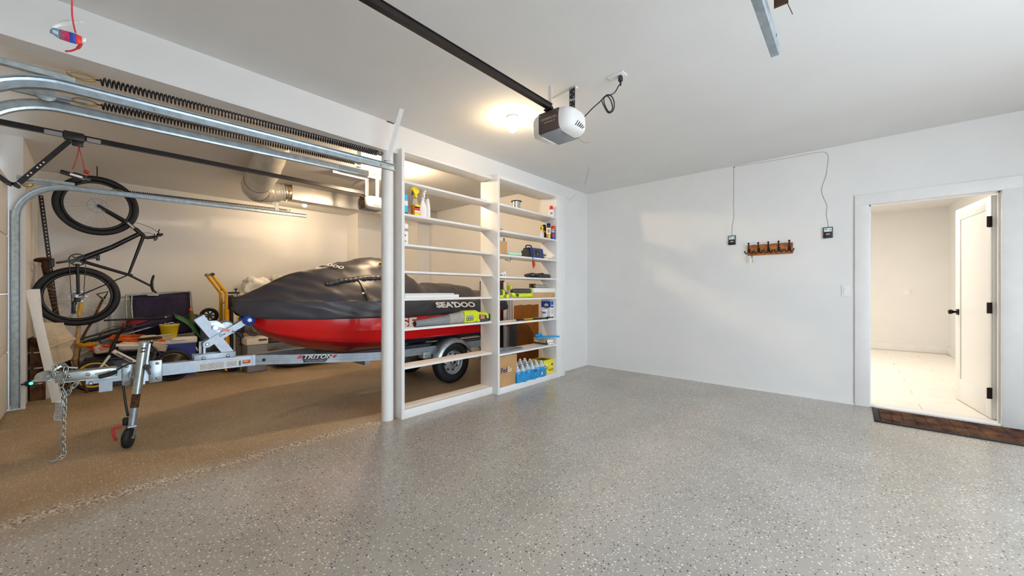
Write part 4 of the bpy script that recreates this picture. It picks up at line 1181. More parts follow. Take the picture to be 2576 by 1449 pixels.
# axle, wheels and mudguards
WY, WZ, WR = 3.15, 0.27, 0.27
MB().obox((AX - 0.50, WY, 0.30), (AX + 0.50, WY, 0.30), 0.045, 0.045).build('axle', galvd_m, t)
for s in (1, -1):
    xo = AX + s * 0.545; wd = 0.145
    xi = xo - s * wd
    cx = (xo + xi) / 2
    pr = [(0.155, -wd / 2 + 0.015), (0.20, -wd / 2 + 0.004), (0.235, -wd / 2), (0.258, -wd / 2 + 0.014), (0.268, -wd / 2 + 0.03), (0.27, 0), (0.268, wd / 2 - 0.03), (0.258, wd / 2 - 0.014), (0.235, wd / 2), (0.20, wd / 2 - 0.004), (0.155, wd / 2 - 0.015)]
    ty = MB().lathe(pr, (cx, WY, WZ), (1, 0, 0), 44, cap=False)
    for k in range(44):
        a = 2 * PI * (k + 0.5) / 44
        for off in (-0.045, 0.0, 0.045):
            c = Vector((cx + off, WY + 0.268 * math.cos(a), WZ + 0.268 * math.sin(a)))
            tn = Vector((0, -math.sin(a), math.cos(a))); rd = Vector((0, math.cos(a), math.sin(a)))
    for off in (-0.03, 0.0, 0.03):
        ty.torus((cx + off, WY, WZ), (1, 0, 0), 0.2675, 0.004, 44, 4)
    ty = ty.build('tyre', rubber_m, t)
    pr = [(0.001, 0.02), (0.035, 0.02), (0.05, 0.012), (0.095, 0.018), (0.118, 0.004), (0.13, -0.012), (0.138, 0.02), (0.155, 0.045), (0.165, 0.05), (0.166, 0.044), (0.152, 0.02), (0.148, -0.05), (0.001, -0.05)]
    rim = MB().lathe([(r_, h_ * s) for r_, h_ in pr], (cx + s * 0.0, WY, WZ), (1, 0, 0), 36, cap=False).build('rim', steelg_m, t)
    for k in range(8):
        a = 2 * PI * k / 8 + 0.2
        c = Vector((cx + s * 0.013, WY + 0.108 * math.cos(a), WZ + 0.108 * math.sin(a)))
        MB().cyl(c - Vector((s * 0.005, 0, 0)), c + Vector((s * 0.0035, 0, 0)), 0.0145, n=10).build('rim_hole', blackp_m, rim)
    for k in range(5):
        a = 2 * PI * k / 5 + 0.5
        c = Vector((cx + s * 0.014, WY + 0.062 * math.cos(a), WZ + 0.062 * math.sin(a)))
        MB().lathe([(0.010, 0), (0.010, 0.012), (0.006, 0.02), (0.001, 0.021)], c, (s, 0, 0), 8).build('lug_nut', chrome_m, rim)
    MB().lathe([(0.034, 0.0), (0.034, 0.035), (0.030, 0.045), (0.022, 0.047)], (cx + s * 0.018, WY, WZ), (s, 0, 0), 20).build('hub_cap', zinc_m, rim)
    MB().lathe([(0.012, 0), (0.012, 0.02), (0.001, 0.021)], (cx + s * 0.064, WY, WZ), (s, 0, 0), 14).build('grease_cap', blackp_m, rim)
    # mudguard: arched sheet with rolled lip and flat front tab
    FR = 0.315; rings = []
    a0, a1 = R(20), R(168)
    for i in range(25):
        a = a0 + (a1 - a0) * i / 24
        cy, sy = math.cos(a), math.sin(a); rad = Vector((0, cy, sy))
        c = Vector((0, WY + 0.01, WZ))
        x_in, x_out = xi - s * 0.03, xo + s * 0.02
        sec = [(x_in, FR), (x_out - s * 0.05, FR), (x_out - s * 0.02, FR - 0.008), (x_out, FR - 0.03), (x_out, FR - 0.055), (x_out + s * 0.004, FR - 0.058)]
        outer = [Vector((x, 0, 0)) + c + rad * r_ for x, r_ in sec]
        inner = [Vector((x, 0, 0)) + c + rad * (r_ - 0.004) for x, r_ in reversed(sec)]
        inner = [p_ - Vector((s * 0.004, 0, 0)) for p_ in inner]
        rings.append(outer + inner)
    fd = MB().loft(rings, cap=True).build('mudguard', galv_m, t)
    b = MB().box((min(xi, xo) + 0.01, WY - 0.375, 0.335), (max(xi, xo) - 0.02, WY - 0.29, 0.345)).box((xi - s * 0.05, WY - 0.42, 0.36), (xi + s * 0.06, WY - 0.30, 0.44), bevel=0.006)
    b.build('mudguard_bracket', galvd_m, t)
    for dy in (-0.395, -0.335):
        MB().lathe([(0.010, 0), (0.010, 0.005), (0.001, 0.007)], (xi + s * 0.061, WY + dy, 0.402), (s, 0, 0), 10).build('bracket_bolt', chrome_m, t)
    # bunk board
    MB().obox((AX + s * 0.22, 1.75, 0.50), (AX + s * 0.24, 3.95, 0.475), 0.09, 0.04, up=(0, 0, 1)).build('bunk_board', greyfab_m, t)
    for y in (2.05, 3.8):
        MB().box((AX + s * 0.23 - 0.02, y - 0.02, 0.40), (AX + s * 0.23 + 0.02, y + 0.02, 0.47)).build('bunk_bracket', galvd_m, t)

# ------------------------------------------------------------------ covered personal watercraft on the trailer
J = thing('personal_watercraft', 'red personal watercraft under a charcoal fabric cover on the trailer', 'watercraft', (AX, 2.6, 0.5))
JXC = AX + 0.01
def interp(tab, y):
    for (y0, v0), (y1, v1) in zip(tab, tab[1:]):
        if y0 <= y <= y1:
            f = (y - y0) / (y1 - y0); return v0 + (v1 - v0) * f
    return tab[0][1] if y < tab[0][0] else tab[-1][1]
def interps(tab, y):
    # smooth (Catmull-Rom) interpolation
    n = len(tab)
    if y <= tab[0][0]: return tab[0][1]
    if y >= tab[-1][0]: return tab[-1][1]
    for i in range(n - 1):
        y0, v0 = tab[i]; y1, v1 = tab[i + 1]
        if y0 <= y <= y1:
            m0 = (v1 - tab[i - 1][1]) / (y1 - tab[i - 1][0]) if i > 0 else (v1 - v0) / (y1 - y0)
            m1 = (tab[i + 2][1] - v0) / (tab[i + 2][0] - y0) if i < n - 2 else (v1 - v0) / (y1 - y0)
            h = y1 - y0; f = (y - y0) / h
            return (2 * f**3 - 3 * f**2 + 1) * v0 + (f**3 - 2 * f**2 + f) * h * m0 + (-2 * f**3 + 3 * f**2) * v1 + (f**3 - f**2) * h * m1
W_ = [(1.02, 0.01), (1.10, 0.14), (1.3, 0.30), (1.6, 0.43), (2.0, 0.52), (2.5, 0.57), (3.2, 0.585), (3.75, 0.575), (4.02, 0.54)]
CH = [(1.02, 0.93), (1.10, 0.83), (1.3, 0.76), (1.6, 0.70), (2.0, 0.655), (2.5, 0.63), (3.2, 0.62), (4.35, 0.62)]
KE = [(1.02, 0.925), (1.10, 0.79), (1.25, 0.70), (1.42, 0.625), (1.7, 0.545), (1.97, 0.50), (2.5, 0.482), (4.35, 0.48)]
HEM = [(0.9, 0.955), (1.02, 0.945), (1.5, 0.925), (2.2, 0.915), (3.0, 0.915), (4.35, 0.93)]
rows = []
ys = [1.02 + (4.02 - 1.02) * i / 44 for i in range(45)]
for y in ys:
    w_ = interps(W_, y); ch_ = interps(CH, y); ke = interps(KE, y); hm = interps(HEM, y) + 0.03
    cw = w_ * 0.86
    stripe = ke + (ch_ - ke) * 0.80
    half = [(0, ke), (cw * 0.30, ke + (ch_ - ke) * 0.24), (cw * 0.62, ke + (ch_ - ke) * 0.53), (cw * 0.64, ke + (ch_ - ke) * 0.50), (cw * 0.93, ke + (ch_ - ke) * 0.86), (cw, ch_),
            (cw * 1.035, ch_ + (hm - ch_) * 0.08), (w_ * 0.94, ch_ + (hm - ch_) * 0.34), (w_ * 0.965, ch_ + (hm - ch_) * 0.40), (w_, hm - 0.05), (w_, hm), (w_ * 0.8, hm + 0.01)]
    row = [Vector((JXC - x, y, z)) for x, z in reversed(half[1:])] + [Vector((JXC + x, y, z)) for x, z in half]
    rows.append(row)
b = MB(); n = len(rows[0])
vs = [p for r_ in rows for p in r_]; b.v = vs
hn = len(half)
for q in range(len(rows) - 1):
    for i in range(n - 1):
        j = i if i >= hn - 1 else (n - 2 - i)
        seg_ = j - (hn - 1)          # 0 keel .. upward
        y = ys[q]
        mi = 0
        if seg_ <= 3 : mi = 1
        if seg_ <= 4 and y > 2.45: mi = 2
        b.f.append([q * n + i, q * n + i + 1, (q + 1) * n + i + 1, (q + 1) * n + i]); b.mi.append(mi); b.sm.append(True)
b.f.append(list(range((len(rows) - 1) * n, len(rows) * n))); b.mi.append(0); b.sm.append(False)
hull = b.build('hull', [red_m, redd_m, navy_m], J)
try:
    hull.data.set_sharp_from_angle(angle=R(28))
except Exception: pass
# stern sponson and scuffed fairing
b = MB().prism([(JXC + 0.565, 3.42, 0.80), (JXC + 0.565, 3.46, 0.73), (JXC + 0.56, 3.62, 0.68), (JXC + 0.545, 3.96, 0.68), (JXC + 0.545, 4.0, 0.80)], (0.035, 0, 0))
lab(b.build('sponson', navy_m, J), 'dark blue moulded sponson')
# bright highlight on the red flank, painted as a paler stripe
def flank(y, f):
    w_ = interps(W_, y); ch_ = interps(CH, y); hm = interps(HEM, y) + 0.03
    a = Vector((w_ * 0.965, 0, ch_ + (hm - ch_) * 0.40)); c = Vector((w_, 0, hm - 0.05))
    q = a.lerp(c, f); return Vector((JXC + q.x + 0.002, y, q.z))
for (y0, y1, f0, f1) in ((2.05, 2.62, 0.30, 0.62), (1.95, 2.62, -0.9, -0.62)):
    b = MB(); vs = []
    for i in range(9):
        y = y0 + (y1 - y0) * i / 8
        vs += [flank(y, f0), flank(y + 0.03, f1)]
    b.add(vs, [(2 * i, 2 * i + 1, 2 * i + 3, 2 * i + 2) for i in range(8)], 0, True)
    if f0 > 0: lab(b.build('hull_highlight', mat('pale_red_highlight', '#d84650', 0.25, coat=0.4), J), 'paler red stripe painted as a highlight')
p = onx(1028, 811, JXC + 0.585)
text('SE', 0.125, (JXC + 0.589, p.y, p.z), (0, 1, 0), (0, 0, 1), inkw_m, J, ext=0.001, squash=1.75, bold=0.005)
# the cover: lofted cloth with folds
RG = [(0.893, 1.112), (0.93, 1.13), (1.10, 1.215), (1.33, 1.335), (1.6, 1.44), (1.90, 1.525), (2.1, 1.565), (2.31, 1.590), (2.48, 1.575), (2.62, 1.45), (2.78, 1.275), (3.0, 1.298), (3.3, 1.29), (3.5, 1.275), (3.66, 1.225), (3.9, 1.21), (4.1, 1.15), (4.22, 0.99)]
WC = [(0.893, 0.005), (0.95, 0.12), (1.10, 0.24), (1.3, 0.36), (1.6, 0.47), (2.0, 0.555), (2.5, 0.60), (3.2, 0.612), (3.8, 0.605), (4.1, 0.56), (4.22, 0.50)]
HM = [(0.893, 1.045), (0.93, 0.985), (1.0, 0.955), (1.2, 0.937), (1.7, 0.92), (2.3, 0.912), (3.2, 0.912), (4.0, 0.92), (4.22, 0.93)]
ED = [(0.893, 1.100), (0.95, 1.104), (1.3, 1.102), (2.0, 1.10), (2.6, 1.09), (3.2, 1.06), (3.8, 1.07), (4.1, 1.05), (4.22, 0.98)]
SHO = [(0.893, 0.5), (1.3, 0.52), (1.9, 0.50), (2.3, 0.50), (2.6, 0.56), (2.9, 0.66), (3.6, 0.62), (4.22, 0.6)]     # shoulder half width as share
SHZ = [(0.893, 0.4), (1.3, 0.52), (1.9, 0.62), (2.4, 0.66), (2.7, 0.72), (3.6, 0.80), (4.22, 0.7)]
rows = []
NY, NS = 150, 14
ysc = [0.893 + (4.22 - 0.893) * (i / NY) for i in range(NY + 1)]
def cover_half(y):
    w_ = interps(WC, y); hm = interps(HM, y); ed = interps(ED, y); rg = interps(RG, y)
    sw = w_ * interps(SHO, y); sz = ed + (rg - ed) * interps(SHZ, y)
    key = [(w_ - 0.03, hm - 0.006), (w_, hm), (w_ + 0.006, (hm + ed) / 2), (w_ + 0.004, ed - 0.02), (w_ - 0.012, ed), ((w_ + sw) / 2 + 0.01, (ed + sz) / 2 - 0.006), (sw, sz), (sw * 0.55, sz + (rg - sz) * 0.72), (0, rg)]
    # resample
    P_ = smooth_path([Vector((x, 0, z)) for x, z in key], 4); return P_
rr = random.Random(11)
def ridged(v): return 1 - 2.1 * abs(mnoise.noise(v))
def fold(x, y, z, sgn):
    # long drape creases running down from the hump towards bow and stern, sharper small ones over them
    sl = z - 0.30 * abs(y - 2.2)
    h = 0.034 * ridged(Vector((y * 0.9, sl * 4.2, sgn * 3.0)))
    h += 0.019 * ridged(Vector((y * 1.5 + 7, sl * 8.5, sgn * 5.0 + 9)))
    h += 0.009 * ridged(Vector((y * 3.4 + 2, (z + 0.4 * y) * 10, sgn + 4)))
    return h - 0.034
for y in ysc:
    P_ = cover_half(y)
    row = []
    for sgn in (-1, 1):
        seq = P_ if sgn < 0 else P_[::-1][1:]
        for k, p_ in enumerate(seq):
            x = p_.x * sgn; z = p_.z
            kk = k if sgn < 0 else len(P_) - 2 - k
            amp = min(1, kk / 6) * (0.25 + 0.75 * min(1.0, (y - 0.893) / 0.5)) * (1.0 if y < 4.05 else 0.4)
            q_ = fold(p_.x, y, z, sgn) * amp
            dn_ = Vector((sgn * 0.8, 0, 0.6)) if kk > 16 else Vector((sgn, 0, 0.25))
            row.append(Vector((JXC + x, y, z)) + dn_.normalized() * q_)
    rows.append(row)
b = MB().loft(rows, closed=False)
n = len(rows[0])
b.add(rows[-1], [list(range(n))], 0, True)
cov = b.build('fabric_cover', cover_m, J)
ss = cov.modifiers.new('thick', 'SOLIDIFY'); ss.thickness = 0.003; ss.offset = 1
# vent flap with frilled lower edge, strap with buckle, logos
def on_cover(y, f):
    """point on the near side of the cover: f 0 hem .. 1 ridge"""
    i = min(range(len(ysc)), key=lambda k: abs(ysc[k] - y)); r_ = rows[i]; h_ = n // 2
    k = (1 - f) * (n - 1 - h_) + h_; k0 = int(k); k1 = min(k0 + 1, n - 1)
    return r_[k0].lerp(r_[k1], k - k0)
def cover_f(u, v):
    # nearest point on the near half of the cover to a picture ray
    best = None
    for i, y in enumerate(ysc):
        r_ = rows[i]; h_ = n // 2
        for k in range(h_, n):
            p_ = r_[k]; d = -_s * p_.x + _c * p_.y; l = _c * p_.x + _s * p_.y
            uu = 1288 + FPX * l / d; vv = CYPX - FPX * (p_.z - EYE) / d
            e = (uu - u) ** 2 + (vv - v) ** 2
            if best is None or e < best[0]: best = (e, p_)
    return best[1] + Vector((0.012, 0, 0.006))
fl = [cover_f(u, v) for u, v in ((816, 712), (850, 706), (888, 700), (925, 695), (958, 694))]
fb_ = [cover_f(u, v) for u, v in ((818, 717), (852, 713), (889, 707), (926, 702), (960, 700))]
b = MB(); vs = []
m_ = 40
fa = smooth_path(fl, 10); fbb = smooth_path(fb_, 10)
for k in range(len(fa)):
    wv = Vector((0.006 * math.sin(k * 1.9) + 0.006, 0, 0.004 * math.sin(k * 1.3)))
    vs += [fa[k] + Vector((0.006, 0, 0.006)), fbb[k] + wv]
b.add(vs, [(2 * k, 2 * k + 1, 2 * k + 3, 2 * k + 2) for k in range(len(fa) - 1)], 0, True)
o = b.build('vent_flap', cover_m, J); ss = o.modifiers.new('thick', 'SOLIDIFY'); ss.thickness = 0.006
b = MB(); sp = smooth_path([cover_f(905, 704), cover_f(915, 726), cover_f(926, 750)], 5)
for a, c in zip(sp, sp[1:]): b.obox(a + Vector((0.008, 0, 0)), c + Vector((0.008, 0, 0)), 0.004, 0.026, up=(1, 0, 0)) if False else b.obox(a + Vector((0.008, 0, 0)), c + Vector((0.008, 0, 0)), 0.026, 0.004, up=(1, 0, 0))
b.build('strap', blackp_m, J)
q_ = cover_f(914, 737); MB().box(q_ + Vector((0, -0.02, -0.012)), q_ + Vector((0.012, 0.012, 0.012)), bevel=0.004).build('buckle', chrome_m, J)
b = MB(); q_ = cover_f(958, 662); b.ball(q_, 0.012, 8, 6, scale=(1, 2, 0.6)); lab(b.build('toggle', yelp_m, J), 'yellow toggle')
c0, c1 = cover_f(1090, 767), cover_f(1193, 767)
cm = (c0 + c1) / 2
text("SEA'DOO", 0.092, cm + Vector((0.02, 0, 0)), (c1 - c0), (-0.35, 0, 1), inkw_m, J, ext=0.0015, squash=1.62, bold=0.004, shear=-0.12)
c0, c1 = cover_f(832, 671), cover_f(856, 678)
text('DOO', 0.07, (c0 + c1) / 2 + Vector((0.012, 0, 0.014)), (c1 - c0), Vector((-0.8, 0, 0.5)), inkw_m, J, ext=0.0015, bold=0.002, squash=1.1)
# ------------------------------------------------------------------ bicycles
def wheel(parent, name, c, R_, tr, tyrem, rimm, spokes=28, axis=(1, 0, 0), hubw=0.05, rimr=0.010, hubr=0.018, disc=None, lab_=None):
    wl = bpy.data.objects.new(name, None); COL.objects.link(wl); wl.parent = parent; XF[wl.name] = XF[parent.name]
    if lab_: wl['label'] = lab_
    c = Vector(c); ax = Vector(axis).normalized(); x, y = basis(ax)
    ty = MB().torus(c, ax, R_ - tr, tr, 56, 12)
    ty.build('tyre', tyrem, wl)
    MB().torus(c, ax, R_ - 2 * tr - rimr * 0.6, rimr, 56, 8).build('rim', rimm, wl)
    b = MB()
    for k in range(spokes):
        a = 2 * PI * k / spokes; s = 1 if k % 2 else -1
        a2 = a + (0.55 if (k // 2) % 2 else -0.55)
        h = c + ax * (s * hubw * 0.5) + (x * math.cos(a2) + y * math.sin(a2)) * hubr
        r_ = c + (x * math.cos(a) + y * math.sin(a)) * (R_ - 2 * tr - rimr)
        b.tube([h, r_], 0.0012, n=4, cap=False)
    o = b.build('spokes', steelg_m if rimm is not kidrim_m else blackp_m, wl); o['kind'] = 'stuff'
    MB().lathe([(0.006, -hubw * 0.65), (hubr, -hubw * 0.5), (hubr * 0.7, -hubw * 0.3), (hubr * 0.7, hubw * 0.3), (hubr, hubw * 0.5), (0.006, hubw * 0.65)], c, ax, 16).build('hub', blackp_m, wl)
    if disc:
        b = MB(); b.torus(c + ax * 0.03, ax, disc, 0.0045, 36, 5)
        for k in range(6):
            a = 2 * PI * k / 6
            b.obox(c + ax * 0.03, c + ax * 0.03 + (x * math.cos(a) + y * math.sin(a)) * disc, 0.009, 0.002, up=ax)
        b.build('brake_disc', steelg_m, wl)
    return wl
BX = -7.0
B = thing('mountain_bike', 'black mountain bike hung upright by its front wheel on the left wall', 'bicycle', (BX, 0.1, 0.75))
def bp(y, z, dx=0.0): return Vector((BX + dx, y, z))
RH, FH, BB = bp(-0.095, 1.13), bp(0.065, 2.258), bp(-0.10, 1.572)
HT0, HT1 = bp(0.40, 2.01), bp(0.475, 1.925)       # head tube lower / upper end
ST = bp(0.335, 1.405); SC = bp(0.545, 1.262)
wheel(B, 'front_wheel', FH, 0.369, 0.034, rubber_m, blackp_m, 32, disc=0.085, rimr=0.016)
wheel(B, 'rear_wheel', RH, 0.360, 0.034, rubber_m, blackp_m, 32, disc=0.08, rimr=0.016)
MB().cyl(HT0, HT1, 0.026, n=16).build('head_tube', blacks_m, B)
MB().tube([BB, BB.lerp(HT1, 0.5) + Vector((0, 0.0, 0.004)), HT0.lerp(HT1, 0.6)], [0.032, 0.028, 0.027], n=14).build('down_tube', blacks_m, B)
MB().tube([HT1, ST], [0.02, 0.013], n=12).build('top_tube', blacks_m, B)
MB().tube([BB, ST + (ST - BB) * 0.06], [0.02, 0.017], n=12).build('seat_tube', blacks_m, B)
MB().cyl(ST + (ST - BB) * 0.03, ST + (ST - BB) * 0.08, 0.021, n=14).build('seat_clamp', blackp_m, B)
MB().cyl(ST, SC, 0.0135, n=12).build('seatpost', blackp_m, B)
for s in (-1, 1):
    MB().tube([BB + Vector((s * 0.035, 0.0, -0.05)), RH + Vector((s * 0.06, 0, 0.02))], [0.016, 0.013], n=10).build('chainstay', blacks_m, B)
    MB().tube([ST + Vector((s * 0.02, 0, 0)), RH + Vector((s * 0.062, 0, 0.0))], 0.0075, n=8).build('seatstay', blacks_m, B)
    crown = bp(0.315, 2.085)
    MB().tube([crown + Vector((s * 0.055, 0, 0)), FH + Vector((s * 0.058, 0.0, 0.0))], [0.0215, 0.016], n=12).build('fork_leg', blacks_m, B)
b = MB().cyl(bp(0.315, 2.085, -0.07), bp(0.315, 2.085, 0.07), 0.021, n=14).cyl(bp(0.315, 2.085), HT0, 0.021, n=14)
b.build('fork_crown', blacks_m, B)
for s in (-1, 1):
    MB().cyl(bp(0.325, 2.076, s * 0.055), bp(0.385, 2.01, s * 0.055), 0.0165, n=12).build('fork_stanchion', chrome_m, B)
MB().tube([HT1, bp(0.505, 1.905), bp(0.585, 1.925)], [0.022, 0.02, 0.02], n=12).build('stem', blackp_m, B)
bars = [bp(0.585 + 0.03, 1.925 + 0.0, -0.36), bp(0.60, 1.925, -0.14), bp(0.588, 1.925, 0), bp(0.60, 1.925, 0.14), bp(0.615, 1.925, 0.36)]
MB().tube(smooth_path(bars, 5), 0.0155, n=10).build('handlebar', blackp_m, B)
for s in (-1, 1):
    MB().cyl(bp(0.613, 1.925, s * 0.24), bp(0.617, 1.925, s * 0.375), 0.0175, n=12).build('grip', rubber_m, B)
    MB().tube([bp(0.612, 1.93, s * 0.2), bp(0.60, 1.975, s * 0.22), bp(0.605, 1.995, s * 0.30)], 0.0065, n=7).build('brake_lever', blackp_m, B)
    MB().box(bp(0.585, 1.915, s * 0.19 - 0.02), bp(0.63, 1.955, s * 0.19 + 0.02), bevel=0.01).build('shifter', blackp_m, B)
MB().tube(smooth_path([bp(0.60, 1.97, 0.2), bp(0.53, 2.03, 0.13), bp(0.42, 2.08, 0.07), bp(0.33, 2.09, 0.07)], 6), 0.0028, n=6).build('brake_hose', blackp_m, B)
MB().tube(smooth_path([bp(0.60, 1.97, -0.2), bp(0.52, 1.985, -0.1), bp(0.44, 1.96, -0.04), bp(0.30, 1.88, -0.03)], 6), 0.0028, n=6).build('brake_hose', blackp_m, B)
MB().torus(BB + Vector((0.045, 0, 0)), (1, 0, 0), 0.068, 0.006, 32, 6).build('chainring', blackp_m, B)
b = MB()
for k in range(4):
    a = PI / 4 + k * PI / 2; b.obox(BB + Vector((0.045, 0, 0)), BB + Vector((0.045, 0.066 * math.cos(a), 0.066 * math.sin(a))), 0.014, 0.005, up=(1, 0, 0))
b.cyl(BB - Vector((0.045, 0, 0)), BB + Vector((0.06, 0, 0)), 0.022, n=14); b.build('bottom_bracket', blackp_m, B)
MB().obox(BB + Vector((0.06, 0, 0)), bp(-0.265, 1.523, 0.065), 0.026, 0.013, up=(1, 0, 0), bevel=0.005).build('crank_arm', blackp_m, B)
MB().obox(BB - Vector((0.06, 0, 0)), bp(0.065, 1.62, -0.065), 0.026, 0.013, up=(1, 0, 0), bevel=0.005).build('crank_arm', blackp_m, B)
MB().box(bp(-0.31, 1.475, 0.07), bp(-0.275, 1.57, 0.16), bevel=0.008).build('pedal', blackp_m, B)
MB().box(bp(0.05, 1.58, -0.16), bp(0.085, 1.67, -0.07), bevel=0.008).build('pedal', blackp_m, B)
b = MB().lathe([(0.02, 0.025), (0.055, 0.03), (0.052, 0.036), (0.04, 0.045), (0.03, 0.055), (0.02, 0.058)], RH, (1, 0, 0), 24); b.build('cassette', steelg_m, B)
b = MB().box(RH + Vector((0.05, -0.03, -0.07)), RH + Vector((0.075, 0.02, -0.015)), bevel=0.008).obox(RH + Vector((0.065, -0.03, -0.05)), RH + Vector((0.065, -0.035, -0.20)), 0.028, 0.01, up=(1, 0, 0), bevel=0.004)
b.torus(RH + Vector((0.065, -0.03, -0.085)), (1, 0, 0), 0.017, 0.005, 16, 5).torus(RH + Vector((0.065, -0.036, -0.19)), (1, 0, 0), 0.017, 0.005, 16, 5)
b.build('derailleur', blackp_m, B)
ch_ = [BB + Vector((0.045, -0.066, 0)), RH + Vector((0.045, -0.045, 0.0))]
b = MB().tube([BB + Vector((0.045, 0.066, -0.01)), RH + Vector((0.045, 0.045, 0.0))], 0.004, n=5).tube([BB + Vector((0.045, -0.066, -0.01)), RH + Vector((0.06, -0.05, -0.08)), RH + Vector((0.065, -0.05, -0.19))], 0.004, n=5)
b.build('drive_chain', dgrey_m, B)
# saddle: length along z (bike points upwards), nose up
rings = []
for k, (z, wd_, h_) in enumerate(((1.165, 0.035, 0.012), (1.175, 0.065, 0.02), (1.21, 0.072, 0.022), (1.26, 0.055, 0.022), (1.32, 0.028, 0.022), (1.39, 0.019, 0.02), (1.41, 0.010, 0.012))):
    yy = 0.575 - 0.02 * math.sin((z - 1.165) / 0.245 * PI) + (0.02 if z < 1.2 else 0)
    rings.append([bp(yy + h_ * math.sin(2 * PI * i / 14) * (0.7), z, wd_ * math.cos(2 * PI * i / 14)) for i in range(14)])
MB().loft(rings, cap=True).build('saddle', blackp_m, B)
b = MB()
for s in (-1, 1): b.tube(smooth_path([bp(0.565, 1.18, s * 0.03), bp(0.545, 1.24, s * 0.02), bp(0.545, 1.31, s * 0.018), bp(0.562, 1.385, s * 0.005)], 4), 0.0035, n=6)
b.build('saddle_rails', blackp_m, B)
t = thing('bike_hook', 'ceiling hook holding up the black mountain bike by its front wheel', 'hook', (BX, 0.07, H))
MB().tube(smooth_path([(BX, 0.06, H), (BX, 0.06, H - 0.10), (BX, 0.06, H - 0.165), (BX - 0.0, 0.085, H - 0.195), (BX, 0.11, H - 0.18), (BX, 0.115, H - 0.155)], 5), 0.005, n=8).build('hook_bend', blacks_m, t)

KX = -6.72
K = thing('kids_bike', 'small white and black kids bike with yellow rims behind the trailer tongue', 'bicycle', (KX, 0.4, 0))
def kp(y, z, dx=0.0): return Vector((KX + dx, y, z))
KF, KR = kp(0.035, 0.192), kp(0.735, 0.205)
wheel(K, 'front_wheel', KF, 0.192, 0.022, rubber_m, kidrim_m, 20, rimr=0.013, lab_='front wheel with yellow rim')
wheel(K, 'rear_wheel', KR, 0.205, 0.024, rubber_m, kidrim_m, 20, rimr=0.013, lab_='rear wheel with yellow rim')
KH0, KH1 = kp(0.165, 0.43), kp(0.195, 0.545)
KB, KS = kp(0.44, 0.245), kp(0.52, 0.49)
MB().cyl(KH0, KH1, 0.021, n=14).build('head_tube', blacks_m, K)
MB().tube([KH0 + Vector((0, 0.02, 0.03)), KB], [0.027, 0.024], n=14).build('down_tube', whitep_m, K)
MB().tube([KH1 + Vector((0, 0.015, -0.02)), KS], [0.019, 0.016], n=12).build('top_tube', whitep_m, K)
MB().tube([KB, KS + Vector((0, 0.015, 0.05))], [0.017, 0.015], n=12).build('seat_tube', blacks_m, K)
dk = (KB - KH0 - Vector((0, 0.02, 0.03))).normalized()
text('mongoose', 0.040, (KH0 + Vector((0.029, 0.02, 0.03))).lerp(KB, 0.40) + Vector((0.012, 0, 0)), dk, dk.cross(Vector((-1, 0, 0))), ink_m, K, ext=0.001, bold=0.001, squash=1.1)
for s in (-1, 1):
    MB().tube([KH0 + Vector((s * 0.03, -0.005, -0.02)), KF + Vector((s * 0.04, 0, 0))], [0.014, 0.011], n=10).build('fork_leg', whitep_m if s > 0 else blacks_m, K)
    MB().tube([KB + Vector((s * 0.03, 0.02, 0)), KR + Vector((s * 0.05, 0, 0))], 0.010, n=8).build('chainstay', blacks_m, K)
    MB().tube([KS + Vector((s * 0.02, 0.01, 0)), KR + Vector((s * 0.05, 0, 0))], 0.008, n=8).build('seatstay', blacks_m, K)
MB().cyl(KH0 + Vector((0, -0.005, -0.02)) - Vector((0.035, 0, 0)), KH0 + Vector((0.035, -0.005, -0.02)), 0.014, n=10).build('fork_crown', blacks_m, K)
MB().tube([KH1, kp(0.215, 0.60), kp(0.235, 0.66)], 0.017, n=10).build('stem', blacks_m, K)
for s in (-1, 1):
    MB().tube(smooth_path([kp(0.235, 0.655), kp(0.245, 0.67, s * 0.06), kp(0.285, 0.735, s * 0.13), kp(0.32, 0.755, s * 0.26)], 5), 0.011, n=8).build('handlebar', blacks_m, K)
    MB().tube([kp(0.315, 0.753, s * 0.20), kp(0.345, 0.765, s * 0.30)], 0.016, n=10).build('grip', rubber_m, K)
MB().tube(smooth_path([kp(0.31, 0.74, 0.2), kp(0.16, 0.73, 0.12), kp(0.07, 0.64, 0.08), kp(0.11, 0.54, 0.05), kp(0.2, 0.47, 0.04)], 7), 0.003, n=6).build('brake_cable', blackp_m, K)
MB().tube(smooth_path([kp(0.31, 0.73, -0.1), kp(0.2, 0.76, 0.0), kp(0.09, 0.70, 0.05), kp(0.09, 0.58, 0.05), kp(0.22, 0.52, 0.04)], 7), 0.003, n=6).build('brake_cable', blackp_m, K)
b = MB().obox(KB + Vector((0.05, 0, 0)), KB + Vector((0.055, 0.08, -0.06)), 0.02, 0.01, up=(1, 0, 0)).torus(KB + Vector((0.035, 0, 0)), (1, 0, 0), 0.06, 0.005, 24, 5).cyl(KB - Vector((0.05, 0, 0)), KB + Vector((0.05, 0, 0)), 0.02, n=12)
b.build('crankset', blackp_m, K)
MB().box(KB + Vector((0.06, 0.06, -0.075)), KB + Vector((0.14, 0.10, -0.05)), bevel=0.005).build('pedal', blackp_m, K)
b = MB().lathe([(0.01, 0.042), (0.155, 0.046), (0.157, 0.050), (0.01, 0.052)], KR, (1, 0, 0), 36)
b.build('wheel_cover', blackp_m, K)
lines_of_print(b := MB(), KR + Vector((0.053, 0.07, 0.03)), (0, 1, 0), (0, 0, 1), 0.12, 0.07, 3, seed=21); b.build('cover_print', inkg_m, K)
rings = []
